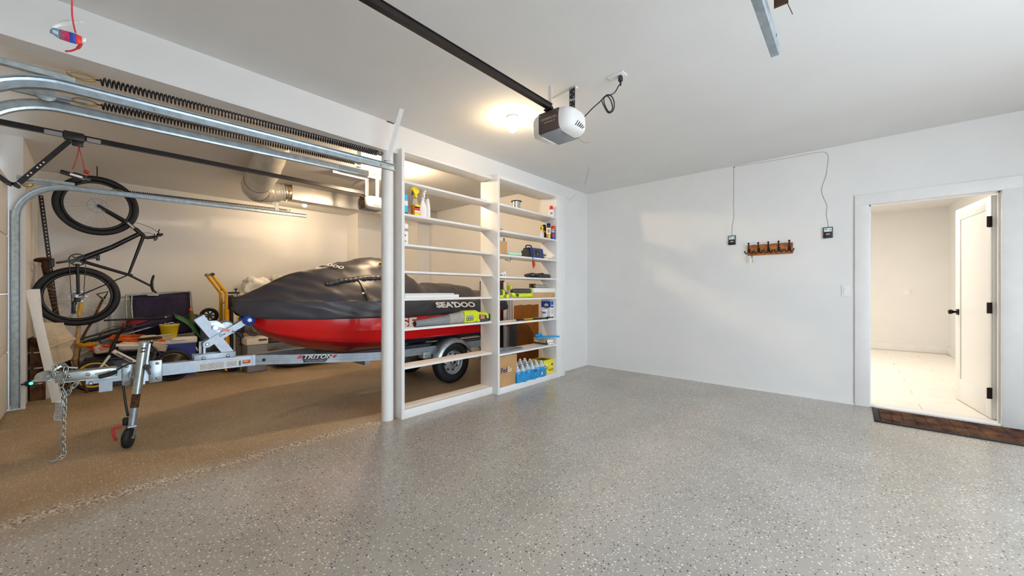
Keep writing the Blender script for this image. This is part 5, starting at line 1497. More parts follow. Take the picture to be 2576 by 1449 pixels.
for y, wd_, h_ in ((0.40, 0.010, 0.008), (0.42, 0.022, 0.014), (0.48, 0.03, 0.016), (0.55, 0.055, 0.02), (0.61, 0.06, 0.02), (0.63, 0.035, 0.014)):
    rings.append([kp(y, 0.578 + 0.03 * (y - 0.4) + h_ * math.sin(2 * PI * i / 12), wd_ * math.cos(2 * PI * i / 12)) for i in range(12)])
MB().loft(rings, cap=True).build('saddle', blackp_m, K)
MB().cyl(KS + Vector((0, 0.01, 0.03)), kp(0.535, 0.57), 0.012, n=10).build('seatpost', chrome_m, K)
MB().cyl(KF + Vector((0.02, 0, 0)), KF + Vector((0.14, 0.0, 0.0)), 0.014, n=12).build('axle_peg', whitep_m, K)

# ------------------------------------------------------------------ tools and boards in the front corner
def board(label, p0, p1, wy, tx):
    t = thing('board', label, 'board', p0, 0, None)
    p0 = Vector(p0); p1 = Vector(p1)
    MB().obox(p0, p1, wy, tx, up=(1, 0, 0), bevel=0.002).build('plank', white_m, t)
    return t
board('long white board leaning in front of the brown crate', (-6.30, -0.235, 0.012), (-6.36, -0.412, 1.21), 0.07, 0.018)
board('white board standing upright in the corner beside the bicycle tyre', (-6.62, -0.33, 0.0), (-6.62, -0.40, 1.215), 0.07, 0.018)
t = thing('folding_chair', 'beige resin folding seat tilted in the corner beside the brown crate', 'chair', (-6.5, -0.25, 0.3))
def cp_(y, z, dx=0.0): return Vector((-6.50 + dx, y, z))
b = MB()
rings = []
for f in [i / 10 for i in range(11)]:
    yl = -0.372 + (-0.285 + 0.372) * f; zl = 0.855 - 0.50 * f
    yr = [-0.195, -0.185, -0.165, -0.135, -0.112, -0.13, -0.15, -0.135, -0.125, -0.14, -0.235][int(round(f * 10))]
    zr = 0.842 - 0.46 * f
    bulge = 0.02 * math.sin(f * PI) + (0.02 if 0.38 < f < 0.52 else 0)
    rings.append([cp_(yl, zl, 0), cp_((yl + yr) / 2, (zl + zr) / 2, bulge), cp_(yr, zr, bulge * 0.5), cp_(yr, zr, -0.025), cp_((yl + yr) / 2, (zl + zr) / 2, -0.025), cp_(yl, zl, -0.025)])
b.loft(rings, cap=True, smooth=False).build('seat_panel', beige_m, t)
b = MB().obox(cp_(-0.325, 0.575, 0.03), cp_(-0.105, 0.665, 0.03), 0.03, 0.03, up=(1, 0, 0), bevel=0.01); b.build('cross_rib', beige_m, t)
b = MB().tube([cp_(-0.378, 0.865, 0.01), cp_(-0.29, 0.36, 0.01), cp_(-0.22, 0.03, 0.0)], 0.013, n=10); b.build('leg', whitep_m, t)
MB().tube([cp_(-0.24, 0.50, -0.05), cp_(-0.12, 0.40, -0.06), cp_(-0.02, 0.02, -0.05)], 0.014, n=10).build('leg', oldw_m, t)
t = thing('crate', 'dark brown weathered wooden crate in the corner behind the beige seat', 'crate', (-6.75, -0.39, 0))
for k in range(4):
    z0 = 0.02 + k * 0.17
    MB().box((-6.88, -0.435, z0), (-6.62, -0.422, z0 + 0.155), bevel=0.003).build('slat', oldw_m, t)
    MB().box((-6.62, -0.435, z0), (-6.607, -0.335, z0 + 0.155), bevel=0.003).build('slat', oldw_m, t)
MB().box((-6.90, -0.436, 0.0), (-6.60, -0.33, 0.02)).build('bottom', oldw_m, t)
MB().box((-6.62, -0.345, 0.0), (-6.60, -0.325, 0.70), bevel=0.003).build('post', oldw_m, t)
t = thing('perforated_angle', 'tall black perforated steel angle leaning against the left wall', 'angle', (-7.35, -0.3, 0))
A0, A1 = Vector((-7.32, -0.20, 0.0)), Vector((-7.42, -0.405, 2.37))
b = MB().obox(A0, A1, 0.038, 0.003, up=(1, 0, 0)).obox(A0 + Vector((-0.018, 0.018, 0)), A1 + Vector((-0.018, 0.018, 0)), 0.003, 0.036, up=(1, 0, 0))
b.build('angle_bar', blacks_m, t)
b = MB()
for k in range(56):
    c = A0.lerp(A1, (k + 0.5) / 56) + Vector((0.0018, 0.004, 0)); b.box(c - Vector((0.001, 0.006, 0.009)), c + Vector((0.001, 0.006, 0.009)))
o = b.build('slots', beige_m, t); o['kind'] = 'stuff'
t = thing('jack_post', 'rusty steel jack post with a round top plate in the corner', 'post', (-7.25, -0.3, 0))
q0, q1 = Vector((-7.22, -0.14, 0.0)), Vector((-7.30, -0.372, 1.56))
MB().cyl(q0, q1, 0.025, n=16).build('pipe', rust_m, t)
MB().lathe([(0.075, 0), (0.08, 0.006), (0.08, 0.012), (0.03, 0.018)], q1 + Vector((0, 0, 0.018)), (0.3, 0.1, -1), 22).build('top_plate', rust_m, t)
MB().cyl(q1.lerp(q0, 0.03), q1.lerp(q0, 0.13), 0.032, n=12).build('screw_collar', rust_m, t)
t = thing('axe', 'yellow-headed splitting tool with pale wooden handle behind the bicycle wheel', 'tool', (-7.15, -0.1, 0.3))
MB().tube(smooth_path([(-7.10, -0.155, 0.02), (-7.11, -0.12, 0.35), (-7.12, -0.10, 0.65), (-7.13, -0.08, 0.95)], 5), [0.026] * 6 + [0.022] * 5 + [0.018] * 5, n=10).build('handle', wood_m, t)
MB().cyl((-7.13, -0.09, 0.89), (-7.14, -0.072, 1.055), 0.021, n=10).build('yellow_sleeve', yellow_m, t)
t = thing('spade', 'dark spade with a D-shaped grip leaning against the left wall', 'tool', (-7.3, 0.0, 0.0))
sp = smooth_path([(-7.45, 0.115, 1.085), (-7.37, 0.03, 0.83), (-7.30, -0.06, 0.60), (-7.22, -0.10, 0.40), (-7.16, -0.105, 0.2)], 6)
MB().tube(sp, [0.014] * 12 + [0.017] * 13, n=10).build('shaft', oldw_m, t)
MB().tube([(-7.455, 0.115, 1.09), (-7.46, 0.06, 1.15), (-7.46, 0.165, 1.185), (-7.455, 0.125, 1.09)], 0.012, n=8).build('grip', blackp_m, t)
MB().prism([(-7.18, -0.16, 0.25), (-7.18, -0.05, 0.25), (-7.16, -0.045, 0.08), (-7.15, -0.105, 0.01), (-7.16, -0.165, 0.08)], (-0.006, 0, 0)).build('blade', dgrey_m, t)

# ------------------------------------------------------------------ camping gear and boxes along the left wall
t = thing('folding_cot', 'navy fabric folding cot with grey tube frame leaning on the left wall', 'cot', (-7.5, 0.7, 0))
def wp(y, z, x=-7.52): return Vector((x, y, z))
b = MB(); vs = []
n_ = 12
for j in range(n_ + 1):
    f = j / n_
    for i in range(13):
        g = i / 12
        y = 0.375 + (1.025 - 0.375) * g + 0.03 * f; z = 1.12 + 0.055 * g - 0.62 * f
        x = -7.60 + 0.05 * f + 0.018 * math.sin(g * 9 + f * 4) * math.sin(f * PI) + 0.03 * math.sin(PI * g)
        vs.append((x, y, z))
b.add(vs, [(j * 13 + i, j * 13 + i + 1, (j + 1) * 13 + i + 1, (j + 1) * 13 + i) for j in range(n_) for i in range(12)], 0, True)
o = b.build('fabric', purple_m, t); ss = o.modifiers.new('thick', 'SOLIDIFY'); ss.thickness = 0.006
for y0 in (0.345, 0.40):
    MB().tube(smooth_path([(-7.50 + 0.02, y0 + 0.06, 0.0), (-7.55, y0, 0.8), (-7.57, y0 - 0.005, 1.10), (-7.57, y0 + 0.03, 1.135), (-7.57, y0 + 0.3, 1.15)], 5), 0.012, n=8).build('side_tube', galvd_m, t)
MB().tube(smooth_path([(-7.46, 1.10, 0.0), (-7.53, 1.06, 0.75), (-7.57, 1.035, 1.15), (-7.575, 0.98, 1.18), (-7.58, 0.5, 1.155)], 5), 0.011, n=8).build('side_tube', galvd_m, t)
MB().tube([(-7.60, 0.21, 0.02), (-7.62, 0.19, 0.55), (-7.63, 0.18, 1.09), (-7.63, 0.60, 1.135)], 0.012, n=8).build('leg_tube', galvd_m, t)
MB().box((-7.545, 0.55, 1.125), (-7.53, 0.67, 1.138), bevel=0.003).build('edge_strip', whitep_m, t)
b = MB().box((-7.60, 0.36, 1.13), (-7.56, 1.0, 1.24), rot=rotm(R(4)), bevel=0.008); lab(b.build('headrest_panel', grey_m, t), 'grey panel along the top edge') if False else None

t = thing('tent_pole_bundle', 'bundle of grey canopy poles in a black sleeve lying over the boxes', 'poles', (-7.15, 0.3, 0.7))
for k, (dz, dx) in enumerate(((0, 0), (0.035, 0.02), (0.07, -0.01), (-0.03, 0.04), (0.03, 0.06))):
    MB().tube([(-7.27 + dx, -0.12, 0.50 + dz), (-7.27 + dx, 0.60, 0.735 + dz)], 0.0125, n=8).build('pole', galvd_m if k % 2 else dgrey_m, t)
b = MB()
rings = []
for f, r_ in ((0, 0.03), (0.1, 0.07), (0.4, 0.095), (0.8, 0.09), (1.0, 0.04)):
    c = Vector((-7.30, 0.38, 0.69)).lerp(Vector((-7.30, 0.86, 0.80)), f)
    rings.append([c + Vector((r_ * math.cos(2 * PI * i / 14), 0, r_ * 0.9 * math.sin(2 * PI * i / 14) - 0.0)) for i in range(14)])
lab(b.loft(rings, cap=True).build('sleeve', purple_m, t), 'dark fabric sleeve')
t = thing('black_rod', 'thin black rod lying level in front of the navy cot', 'rod', (-7.3, 0.6, 0.82))
MB().tube([(-7.22, 0.12, 0.812), (-7.22, 0.98, 0.815)], 0.011, n=8).build('rod', blackp_m, t)
MB().ball((-7.205, 0.715, 0.822), 0.010, 8, 6).build('end_button', whitep_m, t)

def soft_box(name, lo, hi, m, parent, amp=0.03, seed=1, sc=6, nseg=9, power=0.45):
    lo = Vector(lo); hi = Vector(hi); c = (lo + hi) / 2; h = (hi - lo) / 2
    vs = []; nu, nv = nseg * 3, nseg * 2
    for j in range(nv + 1):
        ph = -PI / 2 + PI * j / nv
        for i in range(nu):
            th = 2 * PI * i / nu
            cx = math.cos(ph) * math.cos(th); cy = math.cos(ph) * math.sin(th); cz = math.sin(ph)
            p = Vector((math.copysign(abs(cx) ** power, cx) * h.x, math.copysign(abs(cy) ** power, cy) * h.y, math.copysign(abs(cz) ** power, cz) * h.z))
            d = p.normalized() if p.length > 1e-6 else Vector((0, 0, 1))
            nn_ = mnoise.noise(p * sc + Vector((seed * 3.1, seed, 0))) + 0.5 * mnoise.noise(p * sc * 2.7 + Vector((0, seed * 2.0, 0)))
            p = p + d * (nn_ - 0.35) * amp
            p.z = max(p.z, -h.z); vs.append(c + p)
    fs = [(j * nu + i, j * nu + (i + 1) % nu, (j + 1) * nu + (i + 1) % nu, (j + 1) * nu + i) for j in range(nv) for i in range(nu)]
    return MB().add(vs, fs, 0, True).build(name, m, parent)
t = thing('stuff_sack', 'dark red stuff sack under the black rod', 'bag', (-7.35, 0.55, 0.72))
soft_box('sack_body', (-7.49, 0.33, 0.66), (-7.24, 0.68, 0.825), mat('dark_red_nylon', '#7c1220', 0.6, var=0.15), t, 0.02, 4)
MB().tube([(-7.35, 0.32, 0.74), (-7.35, 0.29, 0.74)], 0.03, n=10).build('drawstring_neck', redlab_m, t)
t = thing('duffel_bag', 'black duffel bag under the pole bundle', 'bag', (-7.35, 0.35, 0.45))
soft_box('bag_body', (-7.44, 0.02, 0.30), (-7.13, 0.56, 0.49), blackp_m, t, 0.03, 5)
MB().tube(smooth_path([(-7.25, 0.15, 0.47), (-7.2, 0.25, 0.52), (-7.2, 0.38, 0.52), (-7.25, 0.45, 0.47)], 5), 0.012, n=7).build('carry_handle', blackp_m, t)
t = thing('storage_tote', 'dark grey storage tote behind the kids bike', 'tote', (-7.3, 0.3, 0))
MB().box((-7.10, -0.03, 0.0), (-6.86, 0.54, 0.34), bevel=0.02).build('tub', greyfab_m, t)
MB().box((-7.12, -0.05, 0.33), (-6.84, 0.56, 0.365), bevel=0.01).build('lid', blackp_m, t)

def coil(label, c, m, n=5, rx=0.16, ry=0.10, rz=0.05, seed=1, name='extension_lead', r=0.006, tail=None):
    t = thing(name, label, 'cord', c)
    rr = random.Random(seed); c = Vector(c); pts = []
    for k in range(n * 12):
        a = 2 * PI * k / 12; w_ = 1 + 0.18 * math.sin(k * 0.37 + seed)
        pts.append(c + Vector((rx * 0.6 * w_ * math.cos(a) + rr.uniform(-.008, .008), ry * w_ * math.sin(a) + 0.012 * math.sin(k * .21), rz * (0.3 * math.cos(a + seed) + k / (n * 12.0)) + rr.uniform(-.006, .006))))
    if tail: pts += [Vector(p) for p in tail]
    MB().tube(smooth_path(pts, 3), r, n=7).build('cable', m, t)
    return t
coil('bright orange extension cord looped over the pale canvas', (-7.0, 0.34, 0.55), orange_m, 5, 0.20, 0.17, 0.06, 2)
coil('red-orange cord coil hanging beside the kids bike fork', (-6.93, 0.13, 0.46), orred_m, 5, 0.10, 0.12, 0.07, 5)
coil('small orange cord loop behind the yellow bucket', (-6.90, 0.62, 0.53), orange_m, 3, 0.10, 0.05, 0.04, 9)
coil('yellow rope heap at the left end of the cord pile', (-7.0, -0.02, 0.50), mat('yellow_rope', '#d79a1c', 0.7), 5, 0.09, 0.07, 0.05, 12, name='rope', r=0.008)
t = thing('canvas_roll', 'rolled cream canvas lying across the cord pile', 'cloth', (-6.9, 0.45, 0.48))
rings = []
rr = random.Random(6)
for k in range(11):
    f = k / 10; c = Vector((-6.86, 0.24, 0.49)).lerp(Vector((-6.88, 0.66, 0.485)), f); r_ = (0.035 if k in (0, 10) else 0.055) + rr.uniform(-.006, .006)
    rings.append([c + Vector((r_ * math.cos(2 * PI * i / 16), 0, r_ * math.sin(2 * PI * i / 16) + 0.006 * math.sin(k * 1.3))) for i in range(16)])
MB().loft(rings, cap=True).build('roll', cream_m, t)
t = thing('work_gloves', 'pile of cream cotton work gloves beside the blue cooler', 'gloves', (-6.88, 0.6, 0.5))
soft_box('cuff', (-6.97, 0.42, 0.545), (-6.83, 0.60, 0.615), cream_m, t, 0.02, 3)
for k in range(4):
    MB().tube([(-6.84, 0.58 + 0.005 * k, 0.50 - 0.028 * k), (-6.82, 0.66, 0.49 - 0.03 * k), (-6.81, 0.70 - 0.008 * k, 0.485 - 0.032 * k)], [0.016, 0.017, 0.011], n=9).build('finger', cream_m, t)
for k in range(3):
    MB().tube([(-6.90, 0.60, 0.59 - 0.02 * k), (-6.88, 0.70, 0.595 - 0.025 * k), (-6.87, 0.745, 0.60 - 0.03 * k)], [0.014, 0.016, 0.013], n=9).build('finger', beige_m, t)
t = thing('cloth_bundle', 'white folded cloth tucked in the orange cords', 'cloth', (-6.95, 0.1, 0.5))
soft_box('cloth', (-7.02, 0.02, 0.42), (-6.86, 0.2, 0.53), cream_m, t, 0.03, 8)
# cooler and bucket
t = thing('cooler', 'large blue cooler with a white lid carrying the yellow bucket', 'cooler', (-7.15, 0.81, 0))
b = MB(); rings = []
for z, ins in ((0.03, 0.03), (0.05, 0.02), (0.44, 0.0), (0.455, 0.0)):
    rings.append([(-7.30 + ins, 0.615 + ins, z), (-6.985 - ins, 0.615 + ins, z), (-6.985 - ins, 1.015 - ins, z), (-7.30 + ins, 1.015 - ins, z)])
b.loft(rings, cap=True, smooth=False).build('tub', coolb_m, t)
MB().box((-7.31, 0.60, 0.455), (-6.972, 1.03, 0.545), bevel=0.018).build('lid', whitep_m, t)
MB().box((-6.975, 0.74, 0.498), (-6.968, 0.90, 0.506)).build('lid_recess', grey_m, t)
for y in (0.62, 1.01):
    MB().tube(smooth_path([(-7.05, y, 0.40), (-7.05, y + (0.03 if y > 0.8 else -0.03), 0.33), (-7.2, y + (0.03 if y > 0.8 else -0.03), 0.33), (-7.2, y, 0.40)], 4), 0.01, n=7).build('handle', whitep_m, t)
MB().box((-7.28, 0.63, 0.0), (-7.0, 1.0, 0.032)).build('base_feet', coolb_m, t)
t = thing('yellow_bucket', 'yellow plastic bucket full of odds and ends on the blue cooler', 'bucket', (-7.1, 0.74, 0.546))
MB().lathe([(0.074, 0.0), (0.078, 0.004), (0.104, 0.16), (0.110, 0.162), (0.110, 0.175), (0.104, 0.178), (0.098, 0.172), (0.075, 0.02), (0.001, 0.018)], (-7.10, 0.742, 0.546), (0, 0, 1), 32).build('pail', yelp_m, t)
MB().torus((-7.10, 0.742, 0.727), (0, 0, 1), 0.105, 0.006, 32, 6).build('rim_band', cream_m, t)
b = MB(); rr = random.Random(5)
for k in range(11):
    a, r_ = rr.uniform(0, 6.28), rr.uniform(0, 0.07)
    c = Vector((-7.10 + r_ * math.cos(a), 0.742 + r_ * math.sin(a), 0.718 + rr.uniform(0, .02)))
    b.obox(c - Vector((0.02, rr.uniform(-.03, .03), 0)), c + Vector((0.03, rr.uniform(-.03, .03), 0.012)), 0.012, 0.01)
o = b.build('contents', dgrey_m, t); o['kind'] = 'stuff'
MB().tube([(-7.10 + 0.05 * math.cos(a), 0.742 + 0.05 * math.sin(a), 0.745 + 0.006 * math.sin(3 * a)) for a in [2 * PI * i / 20 for i in range(20)]], 0.005, n=6, closed=True).build('wire_loop', inkw_m, t)
t = thing('snow_sled', 'dark green curved plastic sled resting behind the bow stand', 'sled', (-7.1, 1.0, 0.5))
b = MB(); vs = []
for j in range(9):
    f = j / 8
    for i in range(9):
        g = i / 8
        c = Vector((-7.05, 0.80, 0.815)).lerp(Vector((-7.02, 1.10, 0.60)), f) + Vector((0, 0, 0.055 * math.sin(PI * f)))
        wv = Vector((-0.30 * g, 0.0, 0.05 * math.sin(PI * g))) + Vector((0, 0, -0.16)) * (1 - g) * f * 0.9
        vs.append(c + wv)
b.add(vs, [(j * 9 + i, j * 9 + i + 1, (j + 1) * 9 + i + 1, (j + 1) * 9 + i) for j in range(8) for i in range(8)], 0, True)
o = b.build('shell', green_m, t); ss = o.modifiers.new('thick', 'SOLIDIFY'); ss.thickness = 0.008
t = thing('crate', 'black plastic crate stacked behind the bow stand', 'crate', (-7.25, 1.2, 0))
MB().box((-7.41, 1.06, 0.0), (-7.05, 1.29, 0.70), bevel=0.015).build('body', blackp_m, t)
MB().box((-7.42, 1.05, 0.66), (-7.04, 1.30, 0.715), bevel=0.01).build('rim', dgrey_m, t)
t = thing('wheel', 'black cart wheel with cast spokes lying up on the black crate', 'wheel', (-7.1, 1.18, 0.83))
MB().torus((-7.12, 1.185, 0.825), (1, 0, 0), 0.092, 0.024, 36, 10).build('tyre', rubber_m, t)
for k in range(7):
    a = 2 * PI * k / 7; c = Vector((-7.12, 1.185, 0.825)); MB().obox(c, c + Vector((0, 0.08 * math.cos(a), 0.08 * math.sin(a))), 0.018, 0.016, up=(1, 0, 0)).build('spoke', blackp_m, t)
MB().cyl((-7.14, 1.185, 0.825), (-7.085, 1.185, 0.825), 0.025, n=14).build('hub', dgrey_m, t)
t = thing('fuel_can', 'olive fuel can with an orange nozzle beside the cart wheel', 'can', (-7.3, 1.05, 0.72))
MB().box((-7.36, 0.965, 0.70), (-7.2, 1.08, 0.85), bevel=0.03).build('can_body', olive_m, t)
MB().lathe([(0.03, 0), (0.024, 0.03), (0.016, 0.05)], (-7.28, 1.005, 0.848), (0, -0.1, 1), 14).build('neck', olive_m, t)
MB().lathe([(0.016, 0), (0.022, 0.012), (0.018, 0.03), (0.008, 0.05)], (-7.28, 1.0, 0.893), (0, -0.2, 1), 12).build('nozzle', mat('orange_plastic', '#e0601c', 0.45), t)

# folding saw stand with the saw strapped on, standing on end
t = thing('saw_stand', 'yellow tubular folding saw stand standing on end by the left wall', 'stand', (-6.95, 1.33, 0))
def tubebend(x, dy=0):
    return smooth_path([(x, 1.33 + dy, 0.03), (x, 1.33 + dy, 0.6), (x, 1.33 + dy, 1.10), (x, 1.325 + dy, 1.165), (x, 1.305 + dy, 1.20), (x, 1.19 + dy, 1.385), (x, 1.165 + dy, 1.43)], 5)
for x in (-6.80, -7.14):
    MB().tube(tubebend(x), 0.021, n=12).build('upright_tube', yellow_m, t)
MB().cyl((-6.80, 1.165, 1.43), (-7.14, 1.165, 1.43), 0.018, n=12).build('handle_bar', yellow_m, t)
for x in (-6.775, -7.165):
    MB().cyl((x - 0.025, 1.165, 1.43), (x + 0.025, 1.165, 1.43), 0.023, n=14).build('handle_cap', blackp_m, t)
for z in (1.02, 0.70):
    MB().cyl((-6.80, 1.33, z), (-7.14, 1.33, z), 0.015, n=10).build('cross_tube', yellow_m, t)
for x in (-6.86, -7.05):
    MB().tube([(x, 1.372, 0.22), (x, 1.366, 0.92)], 0.014, n=10).build('folded_leg', yellow_m, t)
MB().box((-6.84, 1.36, 0.56), (-6.80, 1.42, 0.62), bevel=0.008).build('latch', yellow_m, t)
MB().tube([(-6.95, 1.305, 1.20), (-6.95, 1.30, 1.265), (-6.93, 1.30, 1.275)], 0.012, n=8).build('lever', blackp_m, t)
t = thing('table_saw', 'black table saw strapped upright on the yellow stand', 'saw', (-6.95, 1.5, 0.2))
MB().box((-7.18, 1.385, 0.22), (-6.83, 1.425, 1.13), bevel=0.01).build('base_frame', blackp_m, t)
MB().box((-7.20, 1.425, 0.30), (-6.85, 1.452, 1.10), bevel=0.006).build('table_top', inkw_m, t)
b = MB().lathe([(0.0015, 0), (0.16, 0.0), (0.168, 0.008), (0.168, 0.024), (0.15, 0.03), (0.001, 0.031)], (-6.875, 1.462, 0.84), (1, 0.15, 0), 30, sx=0.40, sy=1.0, xdir=(0, 1, 0))
b.build('blade_guard', whitep_m, t)
MB().box((-6.842, 1.470, 0.74), (-6.834, 1.500, 0.91), bevel=0.002).build('yellow_scale', yellab_m, t)
for z, y1 in ((1.165, 1.50), (1.095, 1.52)):
    MB().tube([(-6.84, 1.36, z), (-6.84, y1, z)], 0.013, n=8).build('fence_rail', blackp_m, t)
MB().cyl((-6.84, 1.455, 1.16), (-6.84, 1.455, 1.21), 0.008, n=8).build('height_knob_stem', blackp_m, t)
MB().ball((-6.84, 1.455, 1.22), 0.018, 10, 6, scale=(1, 1.3, 0.6)).build('height_knob', blackp_m, t)
b = MB().box((-6.90, 1.475, 1.03), (-6.84, 1.555, 1.165), bevel=0.004); b.build('rip_fence', alu_m, t)
MB().box((-6.8395, 1.51, 1.05), (-6.8365, 1.535, 1.15)).build('fence_label', yellab_m, t)
MB().tube(smooth_path([(-6.80, 1.47, 0.62), (-6.78, 1.50, 0.56), (-6.78, 1.53, 0.45), (-6.79, 1.50, 0.38)], 4), 0.022, n=9).build('motor_lead', blackp_m, t)
MB().box((-6.82, 1.54, 0.16), (-6.805, 1.62, 0.56), bevel=0.003).build('side_wing', alu_m, t)
MB().box((-7.2, 1.36, 0.0), (-6.8, 1.5, 0.2), bevel=0.02).build('foot_housing', dgrey_m, t)
for x in (-7.2, -6.8):
    MB().lathe([(0.02, -0.02), (0.075, -0.02), (0.08, 0), (0.075, 0.02), (0.02, 0.02)], (x, 1.40, 0.082), (1, 0, 0), 22).build('transport_wheel', rubber_m, t)
coil('orange cord loop hanging on the end of the table saw', (-6.75, 1.55, 0.5), orange_m, 1, 0.02, 0.03, 0.04, 3)
t = thing('garden_hose', 'grey hose coil hanging under the watercraft bow', 'hose', (-6.6, 1.5, 0.62))
b = MB()
for k in range(4): b.torus((-6.62 + 0.03 * k, 1.63 + 0.01 * k, 0.63 + 0.008 * k), (1, 0.1 * k, 0.25), 0.10 - 0.008 * k, 0.016, 30, 8)
b.build('coil', greyfoam_m, t)
t = thing('hose_stand', 'grey bin holding the hose coil behind the watercraft bow', 'bin', (-6.65, 1.62, 0))
# small grey cooler
b = thing  # keep name free
t2 = thing('small_cooler', 'small grey cooler with a pale lid under the watercraft bow', 'cooler', (-6.62, 1.645, 0))
MB().box((-6.80, 1.52, 0.0), (-6.51, 1.775, 0.40), bevel=0.015).build('tub', grey_m, t2)
MB().box((-6.81, 1.51, 0.40), (-6.50, 1.785, 0.505), bevel=0.014).build('lid', whitep_m, t2)
MB().box((-6.5015, 1.66, 0.455), (-6.496, 1.765, 0.48), bevel=0.006).build('handle_slot', dgrey_m, t2)
bpy.data.objects.remove(t)
t = thing('storage_bin', 'tall grey storage bins behind the watercraft bow carrying the plastic bags', 'bin', (-7.45, 2.0, 0))
for k in range(3):
    MB().box((-7.74, 1.72, 0.0 + k * 0.37), (-7.22, 2.42, 0.34 + k * 0.37), bevel=0.02).build('tub', greyfab_m if k % 2 else grey_m, t)
    MB().box((-7.76, 1.70, 0.33 + k * 0.37), (-7.20, 2.44, 0.37 + k * 0.37), bevel=0.01).build('lid', dgrey_m, t)
t = thing('plastic_bag', 'stuffed white plastic bag showing above the watercraft bow', 'bag', (-7.45, 1.86, 1.11))
soft_box('bag_body', (-7.62, 1.68, 1.11), (-7.30, 2.05, 1.43), bag_m, t, 0.045, 2, 9, 14, 0.6)
MB().tube(smooth_path([(-7.35, 2.00, 1.30), (-7.32, 2.05, 1.30), (-7.30, 2.08, 1.285)], 3), [0.02, 0.025, 0.02, 0.02, 0.02, 0.03, 0.035], n=9).build('knot', bag_m, t)
t = thing('plastic_bag', 'pale green plastic bag behind the stuffed white one', 'bag', (-7.5, 2.2, 1.11))
soft_box('bag_body', (-7.70, 2.09, 1.112), (-7.38, 2.41, 1.485), bagg_m, t, 0.05, 7, 9, 14, 0.6)
# scraps on the floor past the trailer frame
t = thing('scrap_board', 'pale scrap board leaning under the watercraft hull', 'board', (-6.3, 2.1, 0))
MB().obox((-6.45, 1.80, 0.16), (-6.0, 2.7, 0.36), 0.12, 0.015).build('plank', cream_m, t)
t = thing('tarpaulin', 'folded dark grey tarpaulin heap under the watercraft', 'tarpaulin', (-6.6, 2.3, 0))
soft_box('heap', (-7.1, 1.9, 0.0), (-6.4, 2.9, 0.30), greyfab_m, t, 0.06, 12)
# door safety sensor with a green light on the left door track
t = thing('door_sensor', 'black door safety sensor with a green light by the left door jamb', 'sensor', (-6.22, -0.44, 0.25))
MB().box((-6.235, -0.52, 0.245), (-6.215, -0.405, 0.258)).build('bracket', blackp_m, t)
MB().box((-6.24, -0.435, 0.232), (-6.19, -0.385, 0.282), bevel=0.008).build('eye_housing', blackp_m, t)
MB().ball((-6.184, -0.398, 0.258), 0.014, 12, 8).build('status_light', led_m, t)
# back corner of the left bay behind the bookcases
t = thing('cardboard_sheet', 'tall sheet of brown cardboard leaning behind the deeper bookcase', 'cardboard', (-3.73, 4.5, 0))
b = MB(); rr = random.Random(13)
top = [(-4.005, 0.955), (-3.95, 0.962), (-3.86, 0.975), (-3.80, 0.968), (-3.70, 0.985), (-3.62, 0.978), (-3.55, 0.99), (-3.42, 0.985)]
b.prism([(-4.0, 4.50, 0.0)] + [(x, 4.53, z) for x, z in top] + [(-3.42, 4.50, 0.0)], (0, 0.012, 0)); b.build('sheet', cardd_m, t)
t = thing('flat_panel', 'tall black panel with a pale edge standing behind the bookcases', 'panel', (-4.5, 4.53, 0))
MB().box((-4.80, 4.525, 0.0), (-4.24, 4.55, 1.365), bevel=0.004).build('panel', blackp_m, t)
MB().box((-4.235, 4.525, 0.0), (-4.17, 4.555, 1.34), bevel=0.003).build('pale_edge', white_m, t)
t = thing('pole_pair', 'pair of slim metal poles standing beside the black panel', 'poles', (-4.1, 4.5, 0))
for x in (-4.135, -4.09):
    MB().cyl((x, 4.52, 0), (x, 4.535, 1.12), 0.009, n=10).build('pole', steelg_m, t)
MB().box((-4.15, 4.505, 0.62), (-4.07, 4.54, 0.66)).build('clamp', redlab_m, t)
t = thing('plastic_sheet', 'dark grey plastic panel against the back wall below the cardboard edge', 'panel', (-4.0, 4.48, 0))
MB().box((-4.075, 4.495, 0.0), (-3.93, 4.515, 0.68), bevel=0.006).build('panel', greyfab_m, t)
